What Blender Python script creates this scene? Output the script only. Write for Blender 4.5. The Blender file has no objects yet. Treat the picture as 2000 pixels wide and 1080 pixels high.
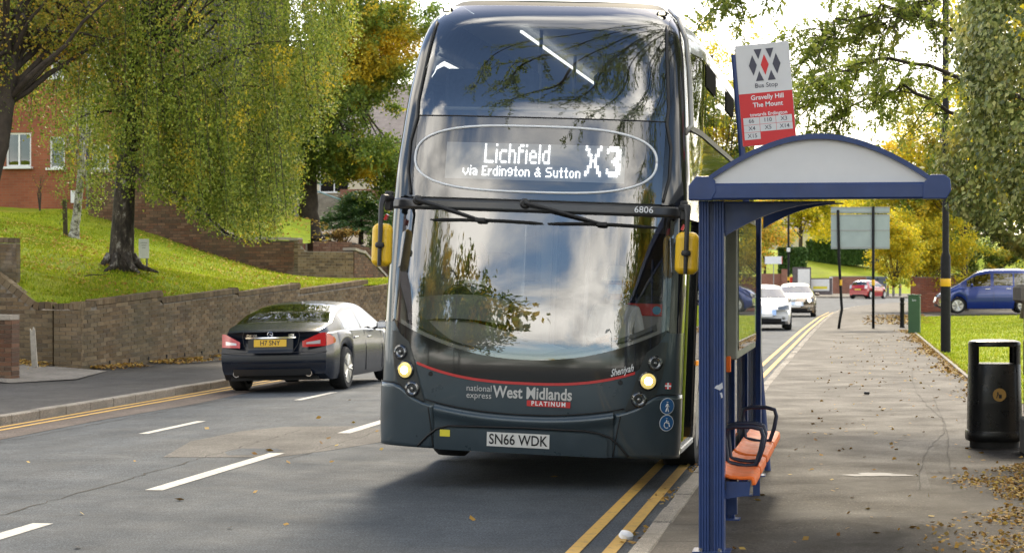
import bpy, bmesh, math, random
import numpy as np
from mathutils import Vector, Matrix
R_ = math.radians
scene = bpy.context.scene
# ---------------------------------------------------------------- camera
FPX = 4200.0; AZ = math.atan(690/FPX); EYE = 1.75
cam_d = bpy.data.cameras.new('camera'); cam = bpy.data.objects.new('camera', cam_d)
scene.collection.objects.link(cam); scene.camera = cam
cam_d.sensor_width = 36; cam_d.lens = FPX/2000*36
cam_d.clip_start = .2; cam_d.clip_end = 5000
cam.location = (0, 0, EYE); cam.rotation_euler = (R_(90), 0, AZ)
cam_d.dof.use_dof = True; cam_d.dof.focus_distance = 18.0; cam_d.dof.aperture_fstop = 7.0
# ---------------------------------------------------------------- sky and sun
SUN_AZ, SUN_EL = R_(-4), R_(37)          # azimuth from +Y towards +X
world = bpy.data.worlds.new('World'); scene.world = world; world.use_nodes = True
wn = world.node_tree; wn.nodes.clear()
def N(nt, t, **k):
    n = nt.nodes.new(t)
    for a, b in k.items():
        if a.startswith('i_'):
            n.inputs[a[2:].replace('_', ' ')].default_value = b
        else: setattr(n, a, b)
    return n
sky = N(wn, 'ShaderNodeTexSky', sky_type='NISHITA', sun_disc=False, sun_elevation=SUN_EL, sun_rotation=-SUN_AZ, air_density=1.0, dust_density=1.4, ozone_density=1.5)
tc = N(wn, 'ShaderNodeTexCoord'); sp = N(wn, 'ShaderNodeSeparateXYZ'); wn.links.new(tc.outputs['Generated'], sp.inputs[0])
zz = N(wn, 'ShaderNodeMath', operation='MAXIMUM'); zz.inputs[1].default_value = 0.0; wn.links.new(sp.outputs[2], zz.inputs[0])
za = N(wn, 'ShaderNodeMath', operation='ADD'); za.inputs[1].default_value = .22; wn.links.new(zz.outputs[0], za.inputs[0])
vd = N(wn, 'ShaderNodeVectorMath', operation='DIVIDE'); wn.links.new(tc.outputs['Generated'], vd.inputs[0])
cz = N(wn, 'ShaderNodeCombineXYZ')
for i in range(3): wn.links.new(za.outputs[0], cz.inputs[i])
wn.links.new(cz.outputs[0], vd.inputs[1])
mpw = N(wn, 'ShaderNodeMapping'); mpw.inputs['Location'].default_value = (11.3, 1.2, 0); wn.links.new(vd.outputs[0], mpw.inputs[0])
cn = N(wn, 'ShaderNodeTexNoise', i_Scale=1.15, i_Detail=9.0, i_Roughness=.56, i_Distortion=.25); wn.links.new(mpw.outputs[0], cn.inputs['Vector'])
cr = N(wn, 'ShaderNodeMapRange'); cr.interpolation_type = 'SMOOTHSTEP'
cr.inputs['From Min'].default_value = .45; cr.inputs['From Max'].default_value = .57; wn.links.new(cn.outputs[0], cr.inputs[0])
cn2 = N(wn, 'ShaderNodeTexNoise', i_Scale=2.3, i_Detail=7.0, i_Roughness=.55); wn.links.new(mpw.outputs[0], cn2.inputs['Vector'])
c2 = N(wn, 'ShaderNodeValToRGB'); wn.links.new(cn2.outputs[0], c2.inputs[0])
c2.color_ramp.elements[0].position = .33; c2.color_ramp.elements[0].color = (5.2, 5.0, 4.7, 1)
c2.color_ramp.elements[1].position = .62; c2.color_ramp.elements[1].color = (15.5, 14.6, 13.0, 1)
mx = N(wn, 'ShaderNodeMix', data_type='RGBA'); wn.links.new(cr.outputs[0], mx.inputs[0]); wn.links.new(sky.outputs[0], mx.inputs[6]); wn.links.new(c2.outputs[0], mx.inputs[7])
bg = N(wn, 'ShaderNodeBackground', i_Strength=.15); wn.links.new(mx.outputs[2], bg.inputs[0])
wo = N(wn, 'ShaderNodeOutputWorld'); wn.links.new(bg.outputs[0], wo.inputs[0])
sun_d = bpy.data.lights.new('sun', 'SUN'); sun = bpy.data.objects.new('sun', sun_d); scene.collection.objects.link(sun)
sun_d.energy = 2.1; sun_d.angle = R_(13); sun_d.color = (1, .86, .64)
sdir = Vector((math.sin(SUN_AZ)*math.cos(SUN_EL), math.cos(SUN_AZ)*math.cos(SUN_EL), math.sin(SUN_EL)))
sun.rotation_euler = (-sdir).to_track_quat('-Z', 'Y').to_euler(); sun.location = sdir*60
vs = scene.view_settings; vs.view_transform = 'Standard'; vs.look = 'None'; vs.exposure = .98; vs.gamma = 1; vs.use_curve_mapping = False
scene.cycles.max_bounces = 8; scene.cycles.transparent_max_bounces = 16; scene.cycles.glossy_bounces = 4; scene.cycles.transmission_bounces = 4; scene.cycles.diffuse_bounces = 3
scene.cycles.caustics_reflective = False; scene.cycles.caustics_refractive = False; scene.cycles.use_denoising = True; scene.cycles.sample_clamp_indirect = 6
# ---------------------------------------------------------------- helpers
C = scene.collection
CA, SA = math.cos(AZ), math.sin(AZ)
def at(px, py, D):
    L = (px-1000)*D/FPX
    return Vector((L*CA-D*SA, L*SA+D*CA, EYE-(py-540)*D/FPX))
def gnd(px, py, z=0.): return at(px, py, FPX*(EYE-z)/(py-540))
def tag(o, label=None, cat=None, group=None, kind=None):
    if label: o['label'] = label
    if cat: o['category'] = cat
    if group: o['group'] = group
    if kind: o['kind'] = kind
    return o
def empty(name, loc=(0,0,0), rz=0., label=None, cat=None, group=None):
    o = bpy.data.objects.new(name, None); C.objects.link(o); o.location = loc; o.rotation_euler = (0,0,rz); o.empty_display_size = .2
    return tag(o, label, cat, group)
def link(name, me, parent=None, mats=None, smooth=None):
    o = bpy.data.objects.new(name, me); C.objects.link(o)
    if parent is not None: o.parent = parent
    if mats is not None:
        for m in (mats if isinstance(mats, (list, tuple)) else [mats]): me.materials.append(m)
    if smooth: smooth_mesh(me, smooth)
    return o
def smooth_mesh(me, ang=None):
    me.polygons.foreach_set('use_smooth', np.ones(len(me.polygons), bool))
    if ang and ang is not True:
        bm = bmesh.new(); bm.from_mesh(me)
        for e in bm.edges:
            if len(e.link_faces) == 2 and e.calc_face_angle(0) > R_(ang): e.smooth = False
        bm.to_mesh(me); bm.free()
def copy_tree(o, parent=None):
    c = o.copy(); C.objects.link(c)
    if parent is not None: c.parent = parent
    for ch in list(o.children): copy_tree(ch, c)
    return c
class MB:
    def __init__(s): s.v = []; s.f = []; s.mi = []
    def add(s, V, F, m=0):
        b = len(s.v); s.v += [tuple(p) for p in V]; s.f += [tuple(i+b for i in f) for f in F]; s.mi += [m]*len(F); return s
    def box(s, c, d, rz=0., m=0, ch=0., rot=None):
        hx, hy, hz = d[0]/2, d[1]/2, d[2]/2
        if ch:
            P = []; 
            for sx in (-1,1):
                for sy in (-1,1):
                    for sz in (-1,1):
                        P += [(sx*hx, sy*(hy-ch), sz*(hz-ch)), (sx*(hx-ch), sy*hy, sz*(hz-ch)), (sx*(hx-ch), sy*(hy-ch), sz*hz)]
            bm = bmesh.new(); vs_ = [bm.verts.new(p) for p in P]; bmesh.ops.convex_hull(bm, input=vs_)
            bmesh.ops.dissolve_limit(bm, angle_limit=.01, verts=bm.verts, edges=bm.edges); bm.verts.index_update()
            V = [v.co.copy() for v in bm.verts]; F = [[v.index for v in f.verts] for f in bm.faces]; bm.free()
        else:
            V = [Vector((x, y, z)) for x in (-hx, hx) for y in (-hy, hy) for z in (-hz, hz)]
            F = [(0,1,3,2),(4,6,7,5),(0,4,5,1),(2,3,7,6),(0,2,6,4),(1,5,7,3)]
        M_ = rot if rot is not None else Matrix.Rotation(rz, 3, 'Z')
        c = Vector(c)
        return s.add([M_ @ v + c for v in V], F, m)
    def tube(s, pts, r, n=8, m=0, caps=True, flat=1.):
        pts = [Vector(p) for p in pts]; k = len(pts); rr = r if isinstance(r, (list, tuple)) else [r]*k
        V = []; u0 = None
        for i in range(k):
            t = (pts[min(i+1, k-1)]-pts[max(i-1, 0)]).normalized()
            if u0 is None:
                u = t.orthogonal().normalized()
            else:
                u = (u0 - t*u0.dot(t))
                u = u.normalized() if u.length > 1e-6 else t.orthogonal().normalized()
            u0 = u; w = t.cross(u)
            for j in range(n):
                a = 2*math.pi*j/n; V.append(pts[i]+(u*math.cos(a)+w*math.sin(a)*flat)*rr[i])
        F = [(i*n+j, i*n+(j+1) % n, (i+1)*n+(j+1) % n, (i+1)*n+j) for i in range(k-1) for j in range(n)]
        if caps: F += [tuple(range(n))[::-1], tuple(range((k-1)*n, k*n))]
        return s.add(V, F, m)
    def lathe(s, prof, n=20, axis='z', c=(0,0,0), m=0, full=True):
        V = []; c = Vector(c); k = len(prof)
        for r, h in prof:
            for j in range(n):
                a = 2*math.pi*j/n; p = (r*math.cos(a), r*math.sin(a), h)
                if axis == 'x': p = (p[2], p[0], p[1])
                elif axis == 'y': p = (p[1], p[2], p[0])
                V.append(Vector(p)+c)
        F = [(i*n+j, i*n+(j+1) % n, (i+1)*n+(j+1) % n, (i+1)*n+j) for i in range(k-1) for j in range(n)]
        if prof[0][0] > 1e-6 and full: F.append(tuple(range(n))[::-1])
        if prof[-1][0] > 1e-6 and full: F.append(tuple(range((k-1)*n, k*n)))
        return s.add(V, F, m)
    def grid(s, fn, nu, nv, m=0, flip=False):
        V = [fn(i/nu, j/nv) for j in range(nv+1) for i in range(nu+1)]
        F = [(j*(nu+1)+i, j*(nu+1)+i+1, (j+1)*(nu+1)+i+1, (j+1)*(nu+1)+i) for j in range(nv) for i in range(nu)]
        if flip: F = [f[::-1] for f in F]
        return s.add(V, F, m)
    def prism(s, poly, d, frame, m=0):
        """poly in (u,v); frame = (origin, U, V, W); extruded d along W"""
        o, U, Vv, W = [Vector(q) for q in frame]; n = len(poly)
        V = [o+U*p[0]+Vv*p[1] for p in poly]+[o+U*p[0]+Vv*p[1]+W*d for p in poly]
        F = [tuple(range(n))[::-1], tuple(range(n, 2*n))]+[(i, (i+1) % n, n+(i+1) % n, n+i) for i in range(n)]
        return s.add(V, F, m)
    def build(s, name, mats=None, parent=None, smooth=None, bevel=0):
        me = bpy.data.meshes.new(name); me.from_pydata([tuple(v) for v in s.v], [], s.f)
        o = link(name, me, parent, mats)
        if any(s.mi): me.polygons.foreach_set('material_index', np.array(s.mi, np.int32))
        bm = bmesh.new(); bm.from_mesh(me); bmesh.ops.recalc_face_normals(bm, faces=bm.faces); bm.to_mesh(me); bm.free()
        if smooth: smooth_mesh(me, smooth)
        if bevel:
            b = o.modifiers.new('bevel', 'BEVEL'); b.width = bevel; b.segments = 2; b.limit_method = 'ANGLE'; b.angle_limit = R_(35)
        return o
def np_mesh(name, V, k, mats, parent=None):
    """V: (n*k,3) array, faces of k consecutive vertices"""
    n = len(V)//k; me = bpy.data.meshes.new(name)
    me.vertices.add(len(V)); me.vertices.foreach_set('co', np.ascontiguousarray(V, np.float32).ravel())
    me.loops.add(n*k); me.loops.foreach_set('vertex_index', np.arange(n*k, dtype=np.int32))
    me.polygons.add(n); me.polygons.foreach_set('loop_start', np.arange(0, n*k, k, dtype=np.int32))
    me.update(calc_edges=True)
    return link(name, me, parent, mats)
_tc = {}
def text_geo(s, size=1., bold=0., align='CENTER', shear=0., space=1.):
    key = (s, bold, align, shear, space)
    if key not in _tc:
        cu = bpy.data.curves.new('t', 'FONT'); cu.body = s; cu.size = 1; cu.align_x = align; cu.align_y = 'CENTER'; cu.offset = bold; cu.shear = shear; cu.space_character = space; cu.resolution_u = 3
        ob = bpy.data.objects.new('t', cu); C.objects.link(ob); bpy.context.view_layer.update()
        me = bpy.data.meshes.new_from_object(ob.evaluated_get(bpy.context.evaluated_depsgraph_get()))
        V = [tuple(v.co) for v in me.vertices]; F = [tuple(p.vertices) for p in me.polygons]
        bpy.data.objects.remove(ob); bpy.data.curves.remove(cu); bpy.data.meshes.remove(me); _tc[key] = (V, F)
    V, F = _tc[key]
    return [(v[0]*size, v[1]*size) for v in V], F
def text_on(name, s, size, fn, mat_, parent, **k):
    """fn(u,v) -> point on the surface"""
    sx = k.pop('sx', 1.)
    V, F = text_geo(s, size, **k)
    me = bpy.data.meshes.new(name); me.from_pydata([tuple(fn(u*sx, v)) for u, v in V], [], F)
    return link(name, me, parent, mat_)
# ---------------------------------------------------------------- materials
MT = {}
def base(name):
    m = bpy.data.materials.new(name); m.use_nodes = True; nt = m.node_tree; MT[name] = m
    return m, nt, nt.nodes['Principled BSDF']
def L(nt, a, b): nt.links.new(a, b)
def noise(nt, scale, detail=4, rough=.6, coord='Object', vec=None, dist=0):
    n = N(nt, 'ShaderNodeTexNoise', i_Scale=scale, i_Detail=detail, i_Roughness=rough, i_Distortion=dist)
    if vec is None:
        t = N(nt, 'ShaderNodeTexCoord'); vec = t.outputs[coord]
    L(nt, vec, n.inputs['Vector']); return n.outputs[0]
def ramp(nt, fac, stops):
    r = N(nt, 'ShaderNodeValToRGB'); L(nt, fac, r.inputs[0]); e = r.color_ramp.elements
    while len(e) < len(stops): e.new(.5)
    for i, (p, c) in enumerate(stops):
        e[i].position = p; e[i].color = (c, c, c, 1) if isinstance(c, (int, float)) else (*c, 1)
    return r.outputs[0]
def mix(nt, fac, a, b, mode='MIX'):
    m = N(nt, 'ShaderNodeMix', data_type='RGBA', blend_type=mode)
    for v, i in ((fac, 0), (a, 6), (b, 7)):
        if isinstance(v, (int, float)): m.inputs[i].default_value = v if i == 0 else (v, v, v, 1)
        elif isinstance(v, tuple): m.inputs[i].default_value = (*v, 1)
        else: L(nt, v, m.inputs[i])
    return m.outputs[2]
def bump(nt, b, h, strength=.3, dist=.01):
    n = N(nt, 'ShaderNodeBump', i_Strength=strength, i_Distance=dist); L(nt, h, n.inputs['Height']); L(nt, n.outputs[0], b.inputs['Normal'])
def sc(c, k): return tuple(min(1, x*k) for x in c)
def mat(name, col, rough=.6, metal=0., spec=.5, coat=0., var=.0, vs=6., bmp=0., bs=60., emit=0., dirt=0.):
    m, nt, b = base(name)
    b.inputs['Base Color'].default_value = (*col, 1); b.inputs['Roughness'].default_value = rough; b.inputs['Metallic'].default_value = metal
    b.inputs['Specular IOR Level'].default_value = spec; b.inputs['Coat Weight'].default_value = coat; b.inputs['Coat Roughness'].default_value = .04
    if var or dirt:
        f = ramp(nt, noise(nt, vs, 5), [(.3, 0.), (.7, 1.)]); c = mix(nt, f, sc(col, 1-var), sc(col, 1+var))
        if dirt:
            g = ramp(nt, noise(nt, vs*.37, 6, .7), [(.5, 0.), (.75, dirt)]); c = mix(nt, g, c, (.09, .075, .055))
        L(nt, c, b.inputs['Base Color'])
        rr = ramp(nt, noise(nt, vs*1.7, 4), [(.3, max(0, rough-.08)), (.7, min(1, rough+.1))]); L(nt, rr, b.inputs['Roughness'])
    if bmp: bump(nt, b, noise(nt, bs, 4), bmp)
    if emit: b.inputs['Emission Color'].default_value = (*col, 1); b.inputs['Emission Strength'].default_value = emit
    return m
def glass(name, tint=(.5, .55, .53), refl=.1, rough=.0, dirty=.0):
    m, nt, b = base(name); nt.nodes.remove(b); out = nt.nodes['Material Output']
    t = N(nt, 'ShaderNodeBsdfTransparent'); t.inputs[0].default_value = (*tint, 1)
    g = N(nt, 'ShaderNodeBsdfGlossy'); g.inputs['Roughness'].default_value = rough; g.inputs[0].default_value = (.97, .98, 1, 1)
    fr = N(nt, 'ShaderNodeFresnel'); fr.inputs[0].default_value = 1.5
    mr = N(nt, 'ShaderNodeMapRange'); L(nt, fr.outputs[0], mr.inputs[0]); mr.inputs['From Min'].default_value = .04; mr.inputs['To Min'].default_value = refl; mr.inputs['To Max'].default_value = 1.
    s = N(nt, 'ShaderNodeMixShader'); L(nt, mr.outputs[0], s.inputs[0]); L(nt, t.outputs[0], s.inputs[1]); L(nt, g.outputs[0], s.inputs[2])
    res = s.outputs[0]
    if dirty:
        d = N(nt, 'ShaderNodeBsdfDiffuse'); d.inputs[0].default_value = (.4, .39, .36, 1)
        s2 = N(nt, 'ShaderNodeMixShader'); f = ramp(nt, noise(nt, 4, 6), [(.35, dirty*.3), (.75, dirty)]); L(nt, f, s2.inputs[0]); L(nt, res, s2.inputs[1]); L(nt, d.outputs[0], s2.inputs[2]); res = s2.outputs[0]
    L(nt, res, out.inputs[0]); return m
def leafmat(name, stops, trans=.45, clump=1.5, rough=.5, spec=.3, patch=None, gain=1.9):
    """stops: colours along a random ramp; patch: (threshold stops) of a second colour set in clumps"""
    m, nt, b = base(name); out = nt.nodes['Material Output']
    g = N(nt, 'ShaderNodeNewGeometry'); oi = N(nt, 'ShaderNodeObjectInfo')
    stops = [sc(q, gain) for q in stops]; patch = ([sc(q, gain) for q in patch[0]], patch[1]) if patch else None
    k = len(stops); c = ramp(nt, g.outputs['Random Per Island'], [(i/max(1, k-1), q) for i, q in enumerate(stops)])
    if patch:
        f = ramp(nt, noise(nt, clump, 3), [(patch[1], 0.), (patch[1]+.1, 1.)])
        g2 = N(nt, 'ShaderNodeMath', operation='FRACT'); m9 = N(nt, 'ShaderNodeMath', operation='MULTIPLY'); m9.inputs[1].default_value = 17.3
        L(nt, g.outputs['Random Per Island'], m9.inputs[0]); L(nt, m9.outputs[0], g2.inputs[0])
        pc = ramp(nt, g2.outputs[0], [(i/max(1, len(patch[0])-1), q) for i, q in enumerate(patch[0])])
        c = mix(nt, f, c, pc)
    f2 = ramp(nt, noise(nt, clump*.8, 3), [(.3, .72), (.7, 1.25)]); c = mix(nt, 1., c, f2, 'MULTIPLY')
    L(nt, c, b.inputs['Base Color']); b.inputs['Roughness'].default_value = rough; b.inputs['Specular IOR Level'].default_value = spec
    t = N(nt, 'ShaderNodeBsdfTranslucent'); L(nt, c, t.inputs[0])
    s = N(nt, 'ShaderNodeMixShader'); s.inputs[0].default_value = trans; L(nt, b.outputs[0], s.inputs[1]); L(nt, t.outputs[0], s.inputs[2]); L(nt, s.outputs[0], out.inputs[0])
    return m
def brickmat(name, cols, rough=.85, stain=.5):
    """one brick = one object or one mesh island: its colour comes from a random number of its own"""
    m, nt, b = base(name)
    g = N(nt, 'ShaderNodeNewGeometry'); oi = N(nt, 'ShaderNodeObjectInfo')
    a = N(nt, 'ShaderNodeMath', operation='ADD'); L(nt, g.outputs['Random Per Island'], a.inputs[0]); L(nt, oi.outputs['Random'], a.inputs[1])
    f = N(nt, 'ShaderNodeMath', operation='FRACT'); L(nt, a.outputs[0], f.inputs[0])
    c = ramp(nt, f.outputs[0], [(i/(len(cols)-1), q) for i, q in enumerate(cols)])
    pos = g.outputs['Position']
    st = ramp(nt, noise(nt, 1.1, 5, .65, vec=pos), [(.42, 0.), (.68, stain)]); c = mix(nt, st, c, (.10, .095, .06))
    ef = ramp(nt, noise(nt, .8, 6, .7, vec=pos, dist=.6), [(.6, 0.), (.78, .45)]); c = mix(nt, ef, c, (.42, .37, .32))
    fine = ramp(nt, noise(nt, 45, 4, .7, vec=pos), [(.25, .7), (.75, 1.25)]); c = mix(nt, 1., c, fine, 'MULTIPLY')
    L(nt, c, b.inputs['Base Color']); b.inputs['Roughness'].default_value = rough; b.inputs['Specular IOR Level'].default_value = .2
    bump(nt, b, noise(nt, 80, 4, vec=pos), .4, .004); return m
# ---------------------------------------------------------------- surfaces
def asphalt(name, c0, c1, fleck=.35, scale=1., rough=.85, stain=(.05, .045, .035), stainf=.3, bm_=.5, st0=.55):
    m, nt, b = base(name); g = N(nt, 'ShaderNodeNewGeometry'); pos = g.outputs['Position']
    c = ramp(nt, noise(nt, .55*scale, 6, .62, vec=pos), [(.32, c0), (.68, c1)])
    sp_ = noise(nt, 62*scale, 5, .85, vec=pos); c = mix(nt, 1., c, ramp(nt, sp_, [(.38, .3), (.5, .95), (.62, 2.1)]), 'MULTIPLY'); c = mix(nt, 1., c, ramp(nt, noise(nt, 9*scale, 5, .7, vec=pos), [(.3, .78), (.7, 1.22)]), 'MULTIPLY')
    mp_ = N(nt, 'ShaderNodeMapping'); mp_.inputs['Scale'].default_value = (1, .12, 1); L(nt, pos, mp_.inputs[0])
    c = mix(nt, 1., c, ramp(nt, noise(nt, 1.6, 5, .6, vec=mp_.outputs[0]), [(.3, .8), (.7, 1.18)]), 'MULTIPLY')
    vo = N(nt, 'ShaderNodeTexVoronoi', i_Scale=26*scale); L(nt, pos, vo.inputs['Vector'])
    wh = ramp(nt, vo.outputs['Distance'], [(.0, fleck), (.14, fleck*.2), (.2, 0.)]); c = mix(nt, wh, c, (.5, .48, .44))
    st = ramp(nt, noise(nt, .9*scale, 7, .72, vec=pos, dist=.8), [(st0, 0.), (st0+.15, stainf)]); c = mix(nt, st, c, stain)
    L(nt, c, b.inputs['Base Color'])
    L(nt, ramp(nt, noise(nt, 1.3, 4, vec=pos), [(.3, rough-.12), (.7, rough+.05)]), b.inputs['Roughness']); b.inputs['Specular IOR Level'].default_value = .22
    bump(nt, b, sp_, bm_, .008); return m
asphalt('asphalt', (.045, .053, .062), (.069, .078, .088), .22)
asphalt('asphalt_patch', (.088, .082, .074), (.108, .10, .09), .1)
asphalt('asphalt_gutter', (.085, .066, .056), (.115, .09, .075), .1)
asphalt('tar', (.026, .023, .02), (.04, .036, .03), .05)
asphalt('footway', (.036, .030, .024), (.058, .048, .039), .45, 1., .78, (.022, .016, .010), .9, .5, .47)
asphalt('footway_patch', (.062, .056, .05), (.08, .072, .063), .2, 1., .8, (.06, .05, .04), .5)
asphalt('footway_left', (.05, .046, .043), (.07, .066, .062), .12, 1., .85)
asphalt('concrete', (.16, .145, .125), (.22, .20, .175), .1, 1., .85, (.12, .105, .08), .5, .3)
asphalt('kerbstone', (.20, .18, .15), (.28, .25, .21), .15, 2., .85, (.10, .085, .06), .6, .4)
asphalt('soil', (.06, .045, .03), (.10, .075, .05), .0, 1.)
mw, nt, b = base('white_paint_road'); g = N(nt, 'ShaderNodeNewGeometry'); c = mix(nt, ramp(nt, noise(nt, 14, 7, .75, vec=g.outputs['Position']), [(.50, 0.), (.66, .7)]), (.50, .48, .43), (.13, .13, .13)); L(nt, c, b.inputs['Base Color']); b.inputs['Roughness'].default_value = .75
my, nt, b = base('yellow_paint_road'); g = N(nt, 'ShaderNodeNewGeometry'); c = mix(nt, ramp(nt, noise(nt, 11, 7, .75, vec=g.outputs['Position']), [(.50, 0.), (.68, .65)]), (.60, .35, .06), (.13, .11, .09)); c = mix(nt, ramp(nt, noise(nt, 120, 3, .7, vec=g.outputs['Position']), [(.3, .25), (.5, 0.)]), c, (.1, .09, .07)); L(nt, c, b.inputs['Base Color']); b.inputs['Roughness'].default_value = .75
def grassmat(name, a, b_, dry, dryf=.5):
    m, nt, b = base(name); g = N(nt, 'ShaderNodeNewGeometry'); pos = g.outputs['Position']
    c = ramp(nt, noise(nt, 1.1, 6, .65, vec=pos), [(.3, a), (.7, b_)])
    c = mix(nt, ramp(nt, noise(nt, .5, 5, .6, vec=pos), [(.45, 0.), (.72, dryf)]), c, dry); c = mix(nt, ramp(nt, noise(nt, .9, 6, .7, vec=pos, dist=1.), [(.58, 0.), (.70, .7*dryf)]), c, (.075, .06, .03)); c = mix(nt, ramp(nt, noise(nt, .35, 4, .6, vec=pos), [(.4, .55*dryf), (.6, 0.)]), c, (.09, .15, .012))
    c = mix(nt, 1., c, ramp(nt, noise(nt, 40, 4, .75, vec=pos), [(.25, .55), (.75, 1.45)]), 'MULTIPLY')
    L(nt, c, b.inputs['Base Color']); b.inputs['Roughness'].default_value = .9; b.inputs['Specular IOR Level'].default_value = .15
    bump(nt, b, noise(nt, 60, 3, vec=pos), .8, .02); return m
grassmat('bank_grass', (.20, .28, .014), (.33, .39, .018), (.30, .23, .035), .8)
grassmat('lawn_grass', (.24, .31, .018), (.36, .41, .028), (.34, .28, .05), .4)
leafmat('grass_blades', [(.14, .21, .010), (.26, .34, .014), (.38, .43, .024), (.46, .42, .06)], .35, .6, .7, .15, gain=1.)
leafmat('fallen_leaves', [(.30, .17, .035), (.42, .25, .05), (.24, .11, .03), (.50, .36, .09), (.16, .085, .03), (.45, .28, .08)], .1, 1., .7, .2, gain=1.)
leafmat('fallen_yellow', [(.46, .32, .05), (.56, .42, .08), (.40, .24, .05), (.30, .17, .04)], .15, 1., .7, .2, gain=1.)
brickmat('brown_brick', [(.115, .078, .042), (.18, .125, .07), (.23, .165, .095), (.145, .10, .058), (.10, .072, .046), (.25, .185, .11)], stain=.5)
brickmat('dark_brick', [(.12, .06, .036), (.175, .088, .054), (.20, .115, .07), (.13, .075, .048), (.10, .06, .042), (.22, .13, .082)], stain=.4)
brickmat('red_brick', [(.25, .075, .04), (.31, .10, .055), (.22, .07, .045), (.34, .13, .08)], stain=.2)
mat('mortar', (.22, .19, .15), .95, var=.3, vs=20); mat('mortar_dark', (.07, .058, .045), .95, var=.3, vs=20)
def brickwall_mat(name, c1, c2, mo, s=1.):
    m, nt, b = base(name); t = N(nt, 'ShaderNodeTexCoord')
    mp_ = N(nt, 'ShaderNodeMapping'); mp_.inputs['Rotation'].default_value = (R_(90), 0, 0); L(nt, t.outputs['Object'], mp_.inputs[0])
    k = N(nt, 'ShaderNodeTexBrick', i_Scale=1.); k.inputs['Brick Width'].default_value = .225*s; k.inputs['Row Height'].default_value = .075*s; k.inputs['Mortar Size'].default_value = .006*s
    k.inputs['Color1'].default_value = (*c1, 1); k.inputs['Color2'].default_value = (*c2, 1); k.inputs['Mortar'].default_value = (*mo, 1); L(nt, mp_.outputs[0], k.inputs['Vector'])
    c = mix(nt, 1., k.outputs[0], ramp(nt, noise(nt, .7, 6), [(.3, .75), (.7, 1.2)]), 'MULTIPLY')
    L(nt, c, b.inputs['Base Color']); b.inputs['Roughness'].default_value = .9; bump(nt, b, k.outputs['Fac'], -.3, .01); return m
brickwall_mat('facade_brick', (.26, .078, .036), (.31, .10, .046), (.24, .125, .075))
brickwall_mat('far_brick', (.27, .10, .06), (.32, .13, .08), (.30, .24, .2))
mat('white_frame', (.78, .78, .76), .4, var=.06); mat('stone', (.33, .29, .235), .9, var=.25, vs=5, bmp=.4, bs=25, dirt=.5); mat('cream', (.62, .55, .40), .85, var=.12, vs=2); mat('render_base', (.36, .30, .23), .9, var=.2, vs=2)
mat('slate', (.12, .10, .10), .7, var=.3, vs=3); glass('window_glass', (.25, .27, .27), .12); mat('curtain', (.55, .53, .5), .9, var=.15); mat('room_dark', (.03, .03, .03), .9)
mat('wood_weathered', (.42, .38, .31), .9, var=.3, vs=12); mat('wood_dark', (.07, .055, .03), .9, var=.3, vs=10); mat('navy_pipe', (.03, .04, .09), .5)
# ---------------------------------------------------------------- ground, road, pavements
KR = [(-70,-1.35),(13,-1.40),(19,-1.45),(34,-1.57),(70,-1.63),(93,-1.55),(108,-1.3),(120,-.6),(130,.6),(138,2.4),(144,5),(148,10),(150,40)]
def kr(y): return float(np.interp(y, [p[0] for p in KR], [p[1] for p in KR]))
KL = -10.45
def rz(x): return -.08*min(1, max(0, (-6.8-x)/3.7))
ground = MB().box((0, 300, -1.1), (1600, 1800, 1.6)).build('ground', MT['soil']); tag(ground, kind='structure')
ys = sorted(set([-70, -40, -20, 0, 10]+list(range(12, 100, 4))+[96, 100]+list(range(104, 152, 2))+[150]))
def rowgrid(name, ys, xl, xr, zf, mt, nx=8, parent=None):
    V = []; F = []
    for y in ys:
        a, b_ = xl(y), xr(y)
        for i in range(nx+1):
            x = a+(b_-a)*i/nx; V.append((x, y, zf(x, y)))
    for j in range(len(ys)-1):
        for i in range(nx): F.append((j*(nx+1)+i, j*(nx+1)+i+1, (j+1)*(nx+1)+i+1, (j+1)*(nx+1)+i))
    return MB().add(V, F).build(name, mt, parent)
road = rowgrid('road', ys+[160, 168, 176.5], lambda y: KL-.05 if y < 150 else -60, lambda y: kr(y)-.05 if y <= 150 else 60, lambda x, y: rz(x) if y < 110 else 0, MT['asphalt'], 14)
tag(road, kind='structure')
def strip(name, x0, x1, y0, y1, mt, parent, dz=.004, n=6, xs=None, kind=None):
    f = xs or (lambda y: 0.)
    o = rowgrid(name, [y0+(y1-y0)*i/n for i in range(n+1)], lambda y: x0+f(y), lambda y: x1+f(y), lambda x, y: rz(x)+dz, mt, 1, parent)
    return o
for y0 in (2.7, 9.9, 16.9, 23.4, 30.2, 37.2, 44.2, 51.2, 58.2, 65.2, 72.2, 79.2, 86.2): strip('lane_marking', -5.825, -5.675, y0, y0+(3.75 if y0 > 12 else 4.6), MT['white_paint_road'], road)
for y0 in (16.2, 23.3, 30.0, 36.8, 43.8, 50.8, 57.8): strip('lane_marking', -8.11, -7.99, y0, y0+2.15, MT['white_paint_road'], road)
for a, b_ in ((-.47, -.38), (-.24, -.15)):
    strip('yellow_line', a, b_, -40, 106, MT['yellow_paint_road'], road, .006, 80, kr)
    strip('yellow_line', KL-b_-.06, KL-a-.06, -40, 64, MT['yellow_paint_road'], road, .009, 30)
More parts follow.
